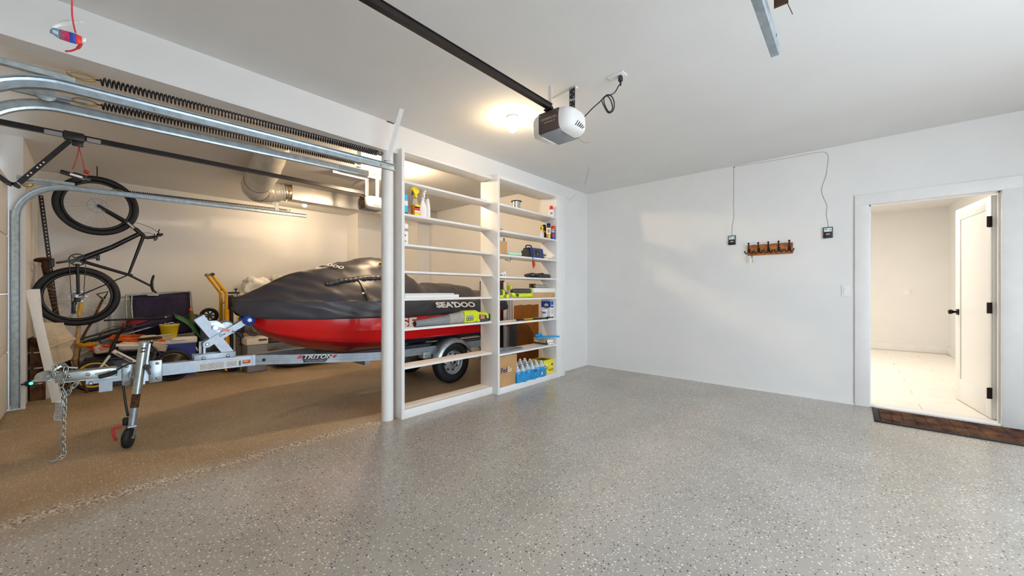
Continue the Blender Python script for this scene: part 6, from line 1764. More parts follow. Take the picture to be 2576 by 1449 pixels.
# ------------------------------------------------------------------ things on the bookcase shelves
def yx(u, X): return onx(u, 700, X).y
S1 = dict(zip(range(1, 8), Z1)); S2 = dict(zip(range(1, 8), Z2))
E5 = 0.0008
def spray_bottle(name, label, c, hgt, w, d, bodym, headm, trigm, labels=(), liquid=None, rz=0.0):
    t = thing(name, label, 'bottle', c, rz)
    x, y, z = 0, 0, 0
    hb = hgt * 0.66
    pr = [(0.40, 0), (0.5, 0.02), (0.5, 0.48), (0.47, 0.58), (0.34, 0.74), (0.25, 0.86), (0.2, 0.95), (0.2, 1.0)]
    def body(f0, f1, ins, m, nm):
        pts = []
        for r_, h_ in pr: pts.append((r_, h_))
        rings = []
        n = 20
        N_ = 24
        for k in range(N_ + 1):
            f = f0 + (f1 - f0) * k / N_; r_ = interp([(h_, r_) for r_, h_ in pr], f)
            rings.append([((w * r_ - ins) * math.copysign(abs(math.cos(2 * PI * i / n)) ** 0.7, math.cos(2 * PI * i / n)), (d * (r_ if r_ < 0.3 else min(r_, 0.5)) - ins) * math.copysign(abs(math.sin(2 * PI * i / n)) ** 0.7, math.sin(2 * PI * i / n)), hb * f + (ins if k == 0 else 0)) for i in range(n)])
        return MB().loft([[Vector(p) for p in r_] for r_ in rings], cap=True).build(nm, m, t, world=False)
    body(0.0, 1.0, 0.0, bodym, 'flask')
    if liquid: body(0.02, 0.60, -0.0006, liquid, 'liquid')
    MB().lathe([(0.017, hb - 0.002), (0.0185, hb), (0.0185, hb + hgt * 0.09), (0.013, hb + hgt * 0.11)], (0, 0, 0), (0, 0, 1), 18).build('collar', headm, t, world=False)
    b = MB().prism([(-0.012, -0.034, hb + hgt * 0.22), (-0.012, -0.014, hb + hgt * 0.11), (-0.012, 0.012, hb + hgt * 0.11), (-0.012, 0.034, hb + hgt * 0.20), (-0.012, 0.040, hb + hgt * 0.27), (-0.012, 0.0, hb + hgt * 0.335), (-0.012, -0.038, hb + hgt * 0.335)], (0.024, 0, 0))
    b.build('spray_head', headm, t, world=False)
    MB().cyl((0, -0.036, hb + hgt * 0.285), (0, -0.055, hb + hgt * 0.285), 0.009, n=12).build('nozzle', headm, t, world=False)
    MB().prism([(-0.006, -0.030, hb + hgt * 0.24), (-0.006, -0.022, hb + hgt * 0.24), (-0.006, -0.030, hb + hgt * 0.06), (-0.006, -0.042, hb + hgt * 0.08)], (0.012, 0, 0)).build('trigger', trigm, t, world=False)
    for nm, zz, hh, ww, m in labels:
        plate(b := MB(), (w * 0.5 + 0.0012, 0, zz), (0, 1, 0), (0, 0, 1), ww, hh); b.build(nm, m, t, world=False)
    return t
def can(name, label, c, r, h, bodym, capm, bands=(), dome=0.012, cap=0.0, cat_='can'):
    t = thing(name, label, cat_, c)
    c = Vector(c)
    top = h - cap
    MB().lathe([(r * 0.94, 0), (r, 0.004), (r, top - dome - 0.003), (r * 0.97, top - dome), (r * 0.55, top - 0.002), (r * 0.45, top)], c, (0, 0, 1), 24).build('can_body', bodym, t)
    if cap: MB().lathe([(r * 0.86, top - dome), (r * 0.88, top + 0.002), (r * 0.86, h - 0.003), (r * 0.8, h)], c, (0, 0, 1), 20).build('cap', capm, t)
    for nm, z0, z1, m in bands:
        MB().lathe([(r + E5, z0), (r + E5, z1)], c, (0, 0, 1), 24, cap=False).build(nm, m, t)
    return t
def front_label(t, c, r, z, w_, h_, m, nm='label_panel'):
    """flat label facing the room on a round body"""
    c = Vector(c); b = MB(); vs = []
    view = math.atan2(-c.y, -c.x)     # towards the middle of the right bay
    n = 8
    for i in range(n + 1):
        a = view + (i / n - 0.5) * (w_ / r)
        for zz in (z - h_ / 2, z + h_ / 2): vs.append(c + Vector(((r + E5 * 1.6) * math.cos(a), (r + E5 * 1.6) * math.sin(a), zz)))
    b.add(vs, [(2 * i, 2 * i + 2, 2 * i + 3, 2 * i + 1) for i in range(n)], 0, True)
    return b.build(nm, m, t)

# --- first bookcase
XA = -3.19
c = (-3.165, yx(1013, -3.165) + 0.02, S1[2])
t = can('spray_can', 'light blue can half hidden by the left side panel', c, 0.031, 0.20, cyanb_m, whitep_m, [('white_band', 0.085, 0.13, paper_m), ('dark_band', 0.0, 0.02, ink_m)], 0.01)
c = (-3.17, yx(1045, -3.17), S1[2])
spray_bottle('spray_bottle', 'spray bottle of orange liquid with yellow trigger on the upper shelf', c, 0.285, 0.062, 0.086, clear_m, yellab_m, blackp_m,
    [('label_top', 0.100, 0.03, 0.052, yellab_m), ('label_dark', 0.088, 0.012, 0.056, ink_m), ('label_red', 0.068, 0.022, 0.058, redlab_m), ('label_white', 0.045, 0.022, 0.058, paper_m), ('label_low', 0.020, 0.034, 0.056, yellab_m)], liquid=amber_m)
c = (-3.185, yx(1063.5, -3.185), S1[2])
spray_bottle('spray_bottle', 'slim white spray bottle next to the orange spray bottle', c, 0.275, 0.085, 0.05, whitep_m, whitep_m, whitep_m, rz=R(80))
t = thing('detergent_bottle', 'white squeeze bottle right of the slim white spray bottle', 'bottle', (-3.18, yx(1075, -3.18), S1[2]))
cc = Vector((-3.18, yx(1075, -3.18), S1[2]))
MB().lathe([(0.024, 0), (0.026, 0.004), (0.026, 0.10), (0.022, 0.15), (0.017, 0.185), (0.016, 0.20)], cc, (0, 0, 1), 22, sx=1.35, sy=1.0, xdir=(1, 0, 0)).build('flask', whitep_m, t)
MB().lathe([(0.016, 0.197), (0.017, 0.20), (0.015, 0.222), (0.007, 0.235)], cc, (0, 0, 1), 16).build('cap', grey_m, t)
c = (-3.165, yx(1019, -3.165), S1[3])
t = can('spray_can', 'white bottle with a small red mark beside the left side panel', c, 0.030, 0.205, whitep_m, whitep_m, [('grey_print', 0.125, 0.15, inkg_m)], 0.012, 0.0, 'bottle')
front_label(t, c, 0.030, 0.085, 0.016, 0.018, redlab_m); front_label(t, c, 0.030, 0.03, 0.026, 0.012, inkg_m)
y0, y1 = yx(1196, -3.16), yx(1222, -3.16)
t = thing('packet', 'flat clear plastic packet at the far end of the top shelf', 'packet', (-3.18, (y0 + y1) / 2, S1[1]))
MB().box((-3.23, y0, S1[1]), (-3.13, y1, S1[1] + 0.02), bevel=0.008).build('pouch', mat('milky_plastic', '#d8d4cc', 0.25), t)
t = thing('putty_knife', 'thin white strip at the far end of the second shelf', 'strip', (-3.18, yx(1208, -3.16), S1[2]))
MB().box((-3.22, yx(1190, -3.16), S1[2]), (-3.15, yx(1216, -3.16), S1[2] + 0.008), bevel=0.002).build('strip', whitep_m, t)
# white boards stacked on the fifth shelf
y0, y1 = yx(1020, -3.14), yx(1151, -3.14)
for k, (za, zb_, ya, yb, xa) in enumerate(((0.0, 0.034, y0 - 0.02, y1, -3.25), (0.0345, 0.047, y0 - 0.02, y1 - 0.065, -3.24))):
    t = thing('trim_board', ['thicker white trim board lying on the fifth shelf', 'thin white trim board on top of the thicker one'][k], 'board', (-3.18, (ya + yb) / 2, S1[5] + za), 0, None)
    MB().box((xa, ya, S1[5] + za), (-3.115, yb, S1[5] + zb_), bevel=0.004).build('strip', white_m, t)
# leaf blower
LBX = -3.165; zs = S1[6]
t = thing('leaf_blower', 'lime green cordless leaf blower with grey tube lying on the sixth shelf', 'blower', (LBX, 2.6, zs))
def ly(u): return yx(u, -3.14)
ya, yb, yc, ye, yf = ly(1047), ly(1131), ly(1165), ly(1200), ly(1232)
def ringE(y, z, ry, rz_, n=20): return [Vector((LBX + ry * math.cos(2 * PI * i / n), y, z + rz_ * math.sin(2 * PI * i / n))) for i in range(n)]
b = MB().loft([ringE(ya, zs + 0.032, 0.03, 0.031), ringE(yb, zs + 0.050, 0.038, 0.049)], cap=False); b.loft([ringE(ya + 0.0005, zs + 0.032, 0.028, 0.029), ringE(ya + 0.08, zs + 0.034, 0.029, 0.03)], cap=True)
b.build('blower_tube', mat('blower_grey_plastic', '#77787c', 0.45, var=0.08), t)
b = MB().lathe([(0.0285, 0), (0.0285, 0.004)], (LBX, ya - 0.0008, zs + 0.032), (0, 1, 0), 20); b.build('tube_mouth', blackp_m, t)
MB().loft([ringE(yb - 0.002, zs + 0.052, 0.041, 0.051), ringE(yb + 0.02, zs + 0.055, 0.043, 0.055), ringE(yc + 0.005, zs + 0.066, 0.048, 0.065)], cap=True).build('tube_adapter', mat('dusty_plastic', '#9b958c', 0.6, var=0.1), t)
b = MB(); rings = []
for y, zc, rz_, rx_ in ((yc, 0.068, 0.066, 0.052), (yc + 0.03, 0.070, 0.069, 0.056), (ye - 0.02, 0.070, 0.068, 0.056), (ye + 0.01, 0.066, 0.058, 0.05)):
    rings.append([Vector((LBX + rx_ * math.copysign(abs(math.cos(a)) ** 0.6, math.cos(a)), y, zs + zc + rz_ * math.copysign(abs(math.sin(a)) ** 0.7, math.sin(a)))) for a in [2 * PI * i / 24 for i in range(24)]])
b.loft(rings, cap=True).build('fan_housing', lime_m, t)
plate(b := MB(), (LBX + 0.0565, (yc + ye) / 2 - 0.03, zs + 0.072), (0, 1, 0), (0, 0, 1), 0.10, 0.022); b.build('rating_label', inkg_m, t)
plate(b := MB(), (LBX + 0.0565, (yc + ye) / 2 - 0.03, zs + 0.043), (0, 1, 0), (0, 0, 1), 0.10, 0.028); b.build('warning_label', ink_m, t)
b = MB()
for k in range(4):
    plate(b, (LBX + 0.0578, (yc + ye) / 2 - 0.066 + k * 0.024, zs + 0.043), (0, 1, 0), (0, 0, 1), 0.012, 0.014, 0.0006)
b.build('warning_symbols', inkw_m, t)
hd = smooth_path([(LBX + 0.02, ye - 0.02, zs + 0.102), (LBX + 0.02, ye + 0.04, zs + 0.098), (LBX + 0.02, yf - 0.05, zs + 0.085), (LBX + 0.02, yf - 0.035, zs + 0.05), (LBX + 0.02, yf - 0.05, zs + 0.018), (LBX + 0.02, ye + 0.05, zs + 0.016), (LBX + 0.02, ye - 0.01, zs + 0.03)], 6)
MB().tube(hd, 0.0165, n=10).build('handle_loop', lime_m, t)
MB().tube(hd[20:34], 0.0175, n=10).build('handle_grip', dgrey_m, t)
MB().ball((LBX + 0.05, ye - 0.005, zs + 0.022), 0.021, 14, 8, scale=(0.8, 1, 1)).build('trigger_knob', lime_m, t)
MB().box((LBX - 0.03, yf - 0.028, zs + 0.01), (LBX + 0.04, yf + 0.0, zs + 0.085), bevel=0.008).build('battery', blackp_m, t)
MB().lathe([(0.04, 0), (0.052, 0.02), (0.05, 0.05), (0.03, 0.075)], (LBX - 0.01, ye - 0.03, zs + 0.08), (0, 1, -0.1), 18).build('air_intake', dgrey_m, t)

# --- second bookcase
X2 = -3.12
def y2(u, X=X2): return yx(u, X)
# wire spool
c = Vector((X2, y2(1299), S2[1]))
t = thing('wire_spool', 'silver wire spool with black flanges alone on the top shelf', 'spool', c)
MB().lathe([(0.052, 0.006), (0.052, 0.108)], c, (0, 0, 1), 30).build('wire_winding', mat('bright_wire', '#cfd2d2', 0.22, 0.85, var=0.1, scale=90), t)
for z in (0, 0.107):
    MB().lathe([(0.066, z), (0.068, z + 0.002), (0.068, z + 0.007), (0.064, z + 0.009)], c, (0, 0, 1), 30).build('flange', blackp_m, t)
# white bottle, red cap
c = Vector((-3.052, y2(1387, -3.052), S2[1]))
t = thing('bleach_bottle', 'white bottle with red cap at the far end of the top shelf', 'bottle', c)
MB().lathe([(0.036, 0), (0.04, 0.005), (0.04, 0.05), (0.034, 0.085), (0.024, 0.105)], c, (0, 0, 1), 24, sx=1, sy=1.1).build('flask', whitep_m, t)
MB().lathe([(0.026, 0.103), (0.027, 0.106), (0.022, 0.15), (0.016, 0.155)], c, (0, 0, 1), 18).build('cap', redlab_m, t)
front_label(t, c, 0.042, 0.045, 0.03, 0.03, inkg_m)
# second shelf
c = (-3.08, y2(1363, -3.08), S2[2]); spray_bottle('spray_bottle', 'grey-white spray bottle with yellow trigger on the second shelf', c, 0.165, 0.06, 0.05, mat('grey_white_plastic', '#cfd0d2', 0.4), yellab_m, blackp_m, rz=R(20))
c = (-3.17, y2(1369, -3.17), S2[2]); can('spray_can', 'black can standing behind the yellow-trigger spray bottle', c, 0.03, 0.215, blackp_m, blackp_m, [('yellow_band', 0.10, 0.13, goldlab_m)], 0.012, 0.045)
c = (-3.065, y2(1380, -3.065), S2[2]); t = can('spray_can', 'tall black and gold spray can in the middle of the cans', c, 0.031, 0.215, goldlab_m, blackp_m, [('white_band', 0.07, 0.15, paper_m)], 0.012, 0.05); front_label(t, c, 0.031, 0.11, 0.03, 0.05, inkg_m)
c = (-3.032, y2(1391.5, -3.032), S2[2]); t = can('spray_can', 'blue and yellow lubricant can with red cap', c, 0.032, 0.185, blulab_m, redlab_m, [], 0.012, 0.035); front_label(t, c, 0.032, 0.115, 0.046, 0.042, yellab_m)
text('WD', 0.022, Vector(c) + Vector((0.024, -0.024, 0.117)), (0.7, 0.7, 0), (0, 0, 1), blulab_m, t, ext=0.0006, bold=0.001)
front_label(t, c, 0.032, 0.05, 0.04, 0.03, redlab_m)
t = thing('wood_strip', 'thin brown wood strip lying along the second shelf', 'strip', (-3.2, 3.6, S2[2]))
MB().box((-3.235, y2(1262, -3.2), S2[2]), (-3.20, y2(1360, -3.2), S2[2] + 0.012), bevel=0.002).build('strip', cardd_m, t)
t = thing('adhesive_tub', 'small grey tub in the near corner of the second shelf', 'tub', (-3.12, 3.18, S2[2]))
MB().lathe([(0.018, 0), (0.02, 0.003), (0.021, 0.03), (0.022, 0.031), (0.022, 0.038), (0.018, 0.04)], (-3.12, y2(1260), S2[2]), (0, 0, 1), 18).build('tub_body', grey_m, t)
# third shelf
y0, y1 = y2(1250, -3.1), y2(1270, -3.1)
t = thing('cardboard_box', 'small open cardboard box in the near corner of the third shelf', 'box', (-3.12, (y0 + y1) / 2, S2[3]))
b = MB().box((-3.20, y0, S2[3]), (-3.06, y1, S2[3] + 0.165), bevel=0.002); b.build('carton', card_m, t)
t = thing('light_bulb', 'white bulb package poking out of the small open carton', 'package', (-3.12, y0 + 0.03, S2[3] + 0.166))
MB().box((-3.15, y0 + 0.02, S2[3] + 0.166), (-3.09, y1 - 0.02, S2[3] + 0.20), bevel=0.004).build('pack', inkw_m, t); MB().box((-3.10, y1 - 0.035, S2[3] + 0.166), (-3.085, y1 - 0.02, S2[3] + 0.205)).build('stem', blackp_m, t)
y0, y1 = y2(1272, -3.08), y2(1311, -3.08)
t = thing('wipes_packet', 'green and white patterned packet lying on the third shelf', 'packet', (-3.1, (y0 + y1) / 2, S2[3]))
soft_box('pouch', (-3.18, y0, S2[3]), (-3.03, y1, S2[3] + 0.055), mint_m, t, 0.02, 15, 14, 10, 0.6)
# battery charger
y0, y1 = 3.745, y2(1367, -3.05)
t = thing('battery_charger', 'blue and black battery charger with top handle on the third shelf', 'charger', (-3.12, (y0 + y1) / 2, S2[3]))
zt = S2[3]
MB().prism([(-3.20, y0, zt), (-3.048, y0, zt), (-3.062, y0 + 0.004, zt + 0.115), (-3.185, y0 + 0.004, zt + 0.10)], (0, 0.035, 0)).build('rear_housing', blackp_m, t)
MB().prism([(-3.19, y0 + 0.035, zt), (-3.038, y0 + 0.03, zt + 0.002), (-3.056, y0 + 0.03, zt + 0.125), (-3.07, y0 + 0.03, zt + 0.135), (-3.18, y0 + 0.035, zt + 0.135)], (0, y1 - y0 - 0.035, 0)).build('blue_housing', bluegel_m, t)
nx = Vector((0.123, 0, 0.018)).normalized()
pa = Vector((-3.0395, 0, zt + 0.012)); pb = Vector((-3.0548, 0, zt + 0.117)); up_ = (pb - pa).normalized()
pc = (pa + pb) / 2
ya_, yb_ = y0 + 0.055, y1 - 0.03
MB().prism([(pa.x, ya_, pa.z + 0.01), (pa.x, yb_, pa.z + 0.01), (pb.x, yb_, pb.z - 0.01), (pb.x, ya_, pb.z - 0.01)], nx * 0.0015).build('control_panel', blackp_m, t)
b = MB()
for k in range(3):
    for q in (0.18, 0.80):
        c = pa.lerp(pb, 0.22 + 0.28 * k) + nx * 0.002; c.y = ya_ + (yb_ - ya_) * q
        b.lathe([(0.009, 0), (0.009, 0.001)], c, nx, 12, sx=1.0, sy=0.6 if q > 0.5 else 1.0)
o = b.build('panel_marks', inkg_m, t); o['kind'] = 'stuff'
for nm, f, m in (('red_led', 0.62, redlab_m), ('green_led', 0.36, mint_m)):
    c = pa.lerp(pb, f) + nx * 0.002; c.y = (ya_ + yb_) / 2; MB().lathe([(0.007, 0), (0.007, 0.0015)], c, nx, 10).build(nm, m, t)
ym = y0 + 0.06
MB().tube(smooth_path([(-3.12, y0 + 0.02, zt + 0.12), (-3.12, y0 + 0.015, zt + 0.155), (-3.12, y0 + 0.06, zt + 0.168), (-3.12, y0 + 0.12, zt + 0.163), (-3.12, y0 + 0.135, zt + 0.13)], 5), 0.008, n=9).build('carry_handle', blackp_m, t)
ym = y0 + 0.005
MB().tube(smooth_path([(-3.05, ym - 0.02, zt + 0.02), (-3.01, ym - 0.01, zt + 0.012), (-2.99, ym - 0.005, zt - 0.02), (-2.99, ym + 0.0, zt - 0.06)], 5), 0.004, n=7).build('lead', blackp_m, t)
for s_, m in ((-0.012, redlab_m), (0.016, redlab_m)):
    b = MB().obox((-2.988, ym + s_, zt - 0.05), (-2.985, ym + s_ + 0.006, zt - 0.115), 0.012, 0.016); b.build('clamp_grip', m, t)
b = MB().obox((-2.986, ym - 0.006, zt - 0.11), (-2.985, ym + 0.0, zt - 0.14), 0.014, 0.012); b.build('clamp_jaw', mat('copper', '#b87333', 0.3, 0.8), t)
y0, y1 = y2(1366, -3.1), y2(1379, -3.1)
t = thing('paint_can', 'white and black printed tin beside the battery charger', 'tin', (-3.12, (y0 + y1) / 2, zt))
MB().lathe([(0.036, 0), (0.037, 0.002), (0.036, 0.085), (0.038, 0.087), (0.038, 0.094), (0.033, 0.094)], (-3.12, (y0 + y1) / 2, zt), (0, 0, 1), 24).build('tin_body', paper_m, t)
front_label(t, (-3.12, (y0 + y1) / 2, zt), 0.037, 0.06, 0.045, 0.016, ink_m); front_label(t, (-3.12, (y0 + y1) / 2, zt), 0.037, 0.03, 0.04, 0.018, goldlab_m)
t = thing('dish', 'low clear dish at the far end of the third shelf', 'dish', (-3.08, y2(1385, -3.08), zt))
MB().lathe([(0.03, 0), (0.036, 0.02), (0.034, 0.02), (0.028, 0.003), (0.001, 0.003)], (-3.05, y2(1385, -3.05), zt), (0, 0, 1), 22).build('bowl', mat('frosted_plastic', '#d9cfc4', 0.2, var=0.05), t)
t = thing('wire_hook', 'bent black wire hanging under the third shelf', 'hook', (-3.05, y2(1277, -3.03), zt - 0.03))
MB().tube(smooth_path([onx(1270, 652, -3.03), onx(1273, 655, -3.03), onx(1276, 653, -3.03), onx(1279, 657, -3.03), onx(1283, 656, -3.03), onx(1284, 651, -3.03), onx(1284, 648, -3.03)], 5), 0.0035, n=7).build('wire', blackp_m, t)
# fourth shelf
for u, h, r_, lb in ((1262, 0.045, 0.024, 'white jar with brown label in the near corner of the fourth shelf'), (1268.5, 0.058, 0.022, 'white lidded jar beside the brown-label jar')):
    c = Vector((-3.07, y2(u, -3.07), S2[4])); t = thing('jar', lb, 'jar', c)
    MB().lathe([(r_, 0), (r_ + 0.001, 0.002), (r_, h * 0.6), (r_ * 0.8, h * 0.68)], c, (0, 0, 1), 20).build('jar_body', whitep_m, t)
    MB().lathe([(r_ * 0.9, h * 0.68), (r_ * 0.92, h * 0.7), (r_ * 0.9, h)], c, (0, 0, 1), 20).build('lid', whitep_m, t)
    front_label(t, c, r_ + 0.001, h * 0.3, 0.026, h * 0.3, cardd_m if u < 1265 else inkg_m)
y0, y1 = y2(1335, -3.05), 4.262
t = thing('trash_bag_pack', 'crumpled black plastic bag of hardware on the fourth shelf', 'bag', (-3.12, (y0 + y1) / 2, S2[4]))
soft_box('pouch', (-3.22, y0, S2[4]), (-3.03, y1, S2[4] + 0.065), blackbag_m, t, 0.035, 18, 16, 12, 0.7)
# fifth shelf: drill, saw, boxes
zt = S2[5]
y0, y1 = y2(1258, -3.05), y2(1300, -3.05)
t = thing('power_drill', 'lime green cordless drill lying in the near corner of the fifth shelf', 'drill', (-3.1, (y0 + y1) / 2, zt))
ax = Vector((0, 1, 0.0))
b = MB().lathe([(0.026, 0), (0.036, 0.01), (0.038, 0.07), (0.034, 0.08)], (-3.10, y0 - 0.02, zt + 0.055), (0, 1, 0.12), 20); b.build('motor_housing', lime_m, t)
MB().lathe([(0.0395, 0.022), (0.041, 0.03), (0.041, 0.072), (0.038, 0.078)], (-3.10, y0 - 0.02, zt + 0.055), (0, 1, 0.12), 20).build('rubber_band', dgrey_m, t)
MB().lathe([(0.034, 0), (0.044, 0.006), (0.044, 0.028), (0.036, 0.034)], (-3.09, y0 + 0.062, zt + 0.062), (0.25, 1, 0.0), 22).build('torque_ring', lime_m, t)
b = MB()
for k in range(10):
    a = 2 * PI * k / 10; b.obox((-3.086 + 0.0435 * math.cos(a), y0 + 0.07, zt + 0.062 + 0.0435 * math.sin(a)), (-3.08 + 0.0435 * math.cos(a), y0 + 0.092, zt + 0.062 + 0.0435 * math.sin(a)), 0.008, 0.004)
o = b.build('ring_ridges', blackp_m, t); o['kind'] = 'stuff'
MB().lathe([(0.03, 0), (0.026, 0.02), (0.014, 0.045), (0.008, 0.05)], (-3.085, y0 + 0.096, zt + 0.058), (0.25, 1, -0.1), 18).build('chuck', dgrey_m, t)
MB().box((-3.20, y0 + 0.01, zt + 0.0), (-3.05, y0 + 0.065, zt + 0.04), bevel=0.012).build('grip', lime_m, t)
MB().box((-3.075, y0 + 0.09, zt), (-3.02, y0 + 0.14, zt + 0.052), bevel=0.012).build('battery_boot', lime_m, t)
t = thing('jigsaw', 'lime green cordless jigsaw with grey grip beside the drill', 'saw', (-3.1, y2(1320, -3.05), zt))
yj0, yj1 = y2(1290, -3.06), y2(1341, -3.06)
MB().tube(smooth_path([(-3.09, yj0 + 0.02, zt + 0.075), (-3.09, yj0 + 0.06, zt + 0.088), (-3.09, yj1 - 0.06, zt + 0.085), (-3.09, yj1 - 0.02, zt + 0.075)], 5), [0.028] * 6 + [0.03] * 6 + [0.026] * 4, n=12).build('grip', dgrey_m, t)
MB().tube(smooth_path([(-3.09, yj0 + 0.03, zt + 0.06), (-3.085, yj0 + 0.055, zt + 0.035), (-3.085, yj1 - 0.06, zt + 0.034), (-3.085, yj1 - 0.02, zt + 0.05)], 5), [0.026] * 6 + [0.03] * 10, n=12).build('body', lime_m, t)
MB().cyl((-3.052, yj0 + 0.075, zt + 0.036), (-3.043, yj0 + 0.075, zt + 0.036), 0.02, n=18).build('dial', dgrey_m, t)
b = MB().box((-3.13, yj1 - 0.034, zt), (-3.04, yj1 + 0.0, zt + 0.128), bevel=0.014); b.build('base_shoe', lime_m, t)
MB().cyl((-3.041, yj1 - 0.017, zt + 0.045), (-3.0385, yj1 - 0.017, zt + 0.045), 0.010, n=14).build('shoe_slot', blackp_m, t)
MB().box((-3.05, yj1 - 0.03, zt + 0.098), (-3.0385, yj1 - 0.006, zt + 0.118), bevel=0.004).build('shoe_knob', steelg_m, t)
MB().prism([(-3.14, yj0 - 0.01, zt + 0.10), (-3.14, yj0 + 0.03, zt + 0.155), (-3.14, yj0 + 0.005, zt + 0.155), (-3.14, yj0 - 0.03, zt + 0.145)], (0.06, 0, 0)).build('battery_foot', lime_m, t)
y0, y1 = y2(1340, -3.04), 4.271
t = thing('cardboard_box', 'flat brown cardboard box under the white one on the fifth shelf', 'box', (-3.12, (y0 + y1) / 2, zt))
MB().box((-3.25, y0 + 0.005, zt), (-3.03, y1, zt + 0.066), bevel=0.002).build('carton', card_m, t)
t = thing('cardboard_box', 'flat white box on top of the brown one on the fifth shelf', 'box', (-3.12, (y0 + y1) / 2, zt + 0.067))
MB().box((-3.25, y0 + 0.002, zt + 0.067), (-3.028, y1, zt + 0.125), bevel=0.003).build('carton', inkw_m, t)
t = thing('plastic_pouch', 'clear crinkled pouch resting on the flat white box', 'pouch', (-3.12, y2(1365, -3.1), zt + 0.126))
soft_box('pouch', (-3.18, y2(1347, -3.1), zt + 0.126), (-3.06, y2(1380, -3.1), zt + 0.172), mat('grey_film', '#a09c98', 0.15, var=0.3, scale=40), t, 0.025, 25, 18, 12, 0.7)
t = thing('wood_block', 'small brown block leaning behind the clear pouch', 'block', (-3.2, y2(1345, -3.2), zt + 0.126))
MB().box((-3.235, y2(1336, -3.2), zt + 0.126), (-3.20, y2(1349, -3.2), zt + 0.185), bevel=0.002).build('block', oldw_m, t)
# sixth shelf: primer carton, tub, baton
zt = S2[6]
y0, y1 = y2(1363, -3.05), y2(1399.5, -3.05)
t = thing('carton', 'tall white and blue printed carton at the far end of the sixth shelf', 'carton', (-3.15, (y0 + y1) / 2, zt))
yy0, yy1 = 4.209, 4.268
MB().box((-3.215, yy0, zt), (-3.05, yy1, zt + 0.235), bevel=0.002).build('box_body', paper_m, t)
def fplate(o, yc, zc, ww, hh, m, nm, off=0.0006): 
    plate(b := MB(), (-3.05 + off, yc, zc), (0, 1, 0), (0, 0, 1), ww, hh); return b.build(nm, m, o)
def splate(o, xc, zc, ww, hh, m, nm, off=0.0006):
    plate(b := MB(), (xc, yy0 - off, zc), (1, 0, 0), (0, 0, 1), ww, hh); return b.build(nm, m, o)
fplate(t, (yy0 + yy1) / 2, zt + 0.19, yy1 - yy0 - 0.004, 0.085, blulab_m, 'blue_panel'); splate(t, -3.1325, zt + 0.19, 0.161, 0.085, blulab_m, 'blue_panel')
for cx in (1, 0):
    b = MB()
    ctr = Vector((-3.0488, (yy0 + yy1) / 2, zt + 0.165)) if cx else Vector((-3.125, yy0 - 0.0018, zt + 0.165))
    rx = Vector((0, 1, 0)) if cx else Vector((1, 0, 0))
    rr_ = 0.020 if cx else 0.038
    nrm = rx.cross(Vector((0, 0, 1)))
    b.prism([ctr + rx * (rr_ * math.cos(a)) + Vector((0, 0, rr_ * math.sin(a))) for a in [PI * i / 12 for i in range(13)]], nrm * 0.0006); b.build('sun_emblem', mint_m, t)
    text('PLUS', 0.016 if cx else 0.03, ctr + nrm * 0.001 + Vector((0, 0, -0.018)), rx, (0, 0, 1), ink_m, t, bold=0.0008)
    b = MB(); lines_of_print(b, ctr + nrm * 0.0006 + Vector((0, 0, -0.075)), rx, (0, 0, 1), rr_ * 1.7, 0.07, 5, seed=40 + cx); b.build('small_print', inkg_m, t)
fplate(t, (yy0 + yy1) / 2, zt + 0.012, yy1 - yy0 - 0.01, 0.018, ink_m, 'bottom_band'); splate(t, -3.1325, zt + 0.012, 0.155, 0.018, ink_m, 'bottom_band')
c = Vector((-3.055, y2(1369, -3.055) - 0.0, zt))
t = thing('tub', 'white plastic tub with lid in front of the printed carton', 'tub', c)
MB().lathe([(0.036, 0), (0.038, 0.003), (0.046, 0.11), (0.05, 0.112), (0.05, 0.124), (0.046, 0.126)], c, (0, 0, 1), 26).build('tub_body', whitep_m, t)
front_label(t, c, 0.0445, 0.085, 0.05, 0.022, blulab_m); front_label(t, c, 0.042, 0.055, 0.04, 0.022, mint_m); front_label(t, c, 0.039, 0.012, 0.045, 0.012, inkg_m)
t = thing('pry_bar', 'black and gold pry bar lying along the sixth shelf', 'tool', (-3.05, y2(1340, -3.03), zt))
pp = smooth_path([(-3.06, y2(1303, -3.04), zt + 0.016), (-3.05, y2(1330, -3.04), zt + 0.015), (-3.03, y2(1355, -3.02), zt + 0.012), (-2.995, y2(1377, -3.0), zt + 0.014)], 5)
MB().tube(pp, [0.012] * 12 + [0.009] * 4, n=9).build('shaft', blackp_m, t)
MB().cyl(pp[-2], pp[-1], 0.016, n=12).build('end_cap', blackp_m, t)
MB().tube([pp[3] + Vector((0.004, 0, 0.003)), pp[7] + Vector((0.004, 0, 0.003))], 0.011, n=9).build('gold_print', goldlab_m, t)
t = thing('paper_sheet', 'yellow printed card lying under the black pry bar', 'card', (-3.03, y2(1345, -3.02), zt))
MB().box((-3.06, y2(1318, -3.02), zt), (-3.01, y2(1356, -3.02), zt + 0.002)).build('card', yellab_m, t)
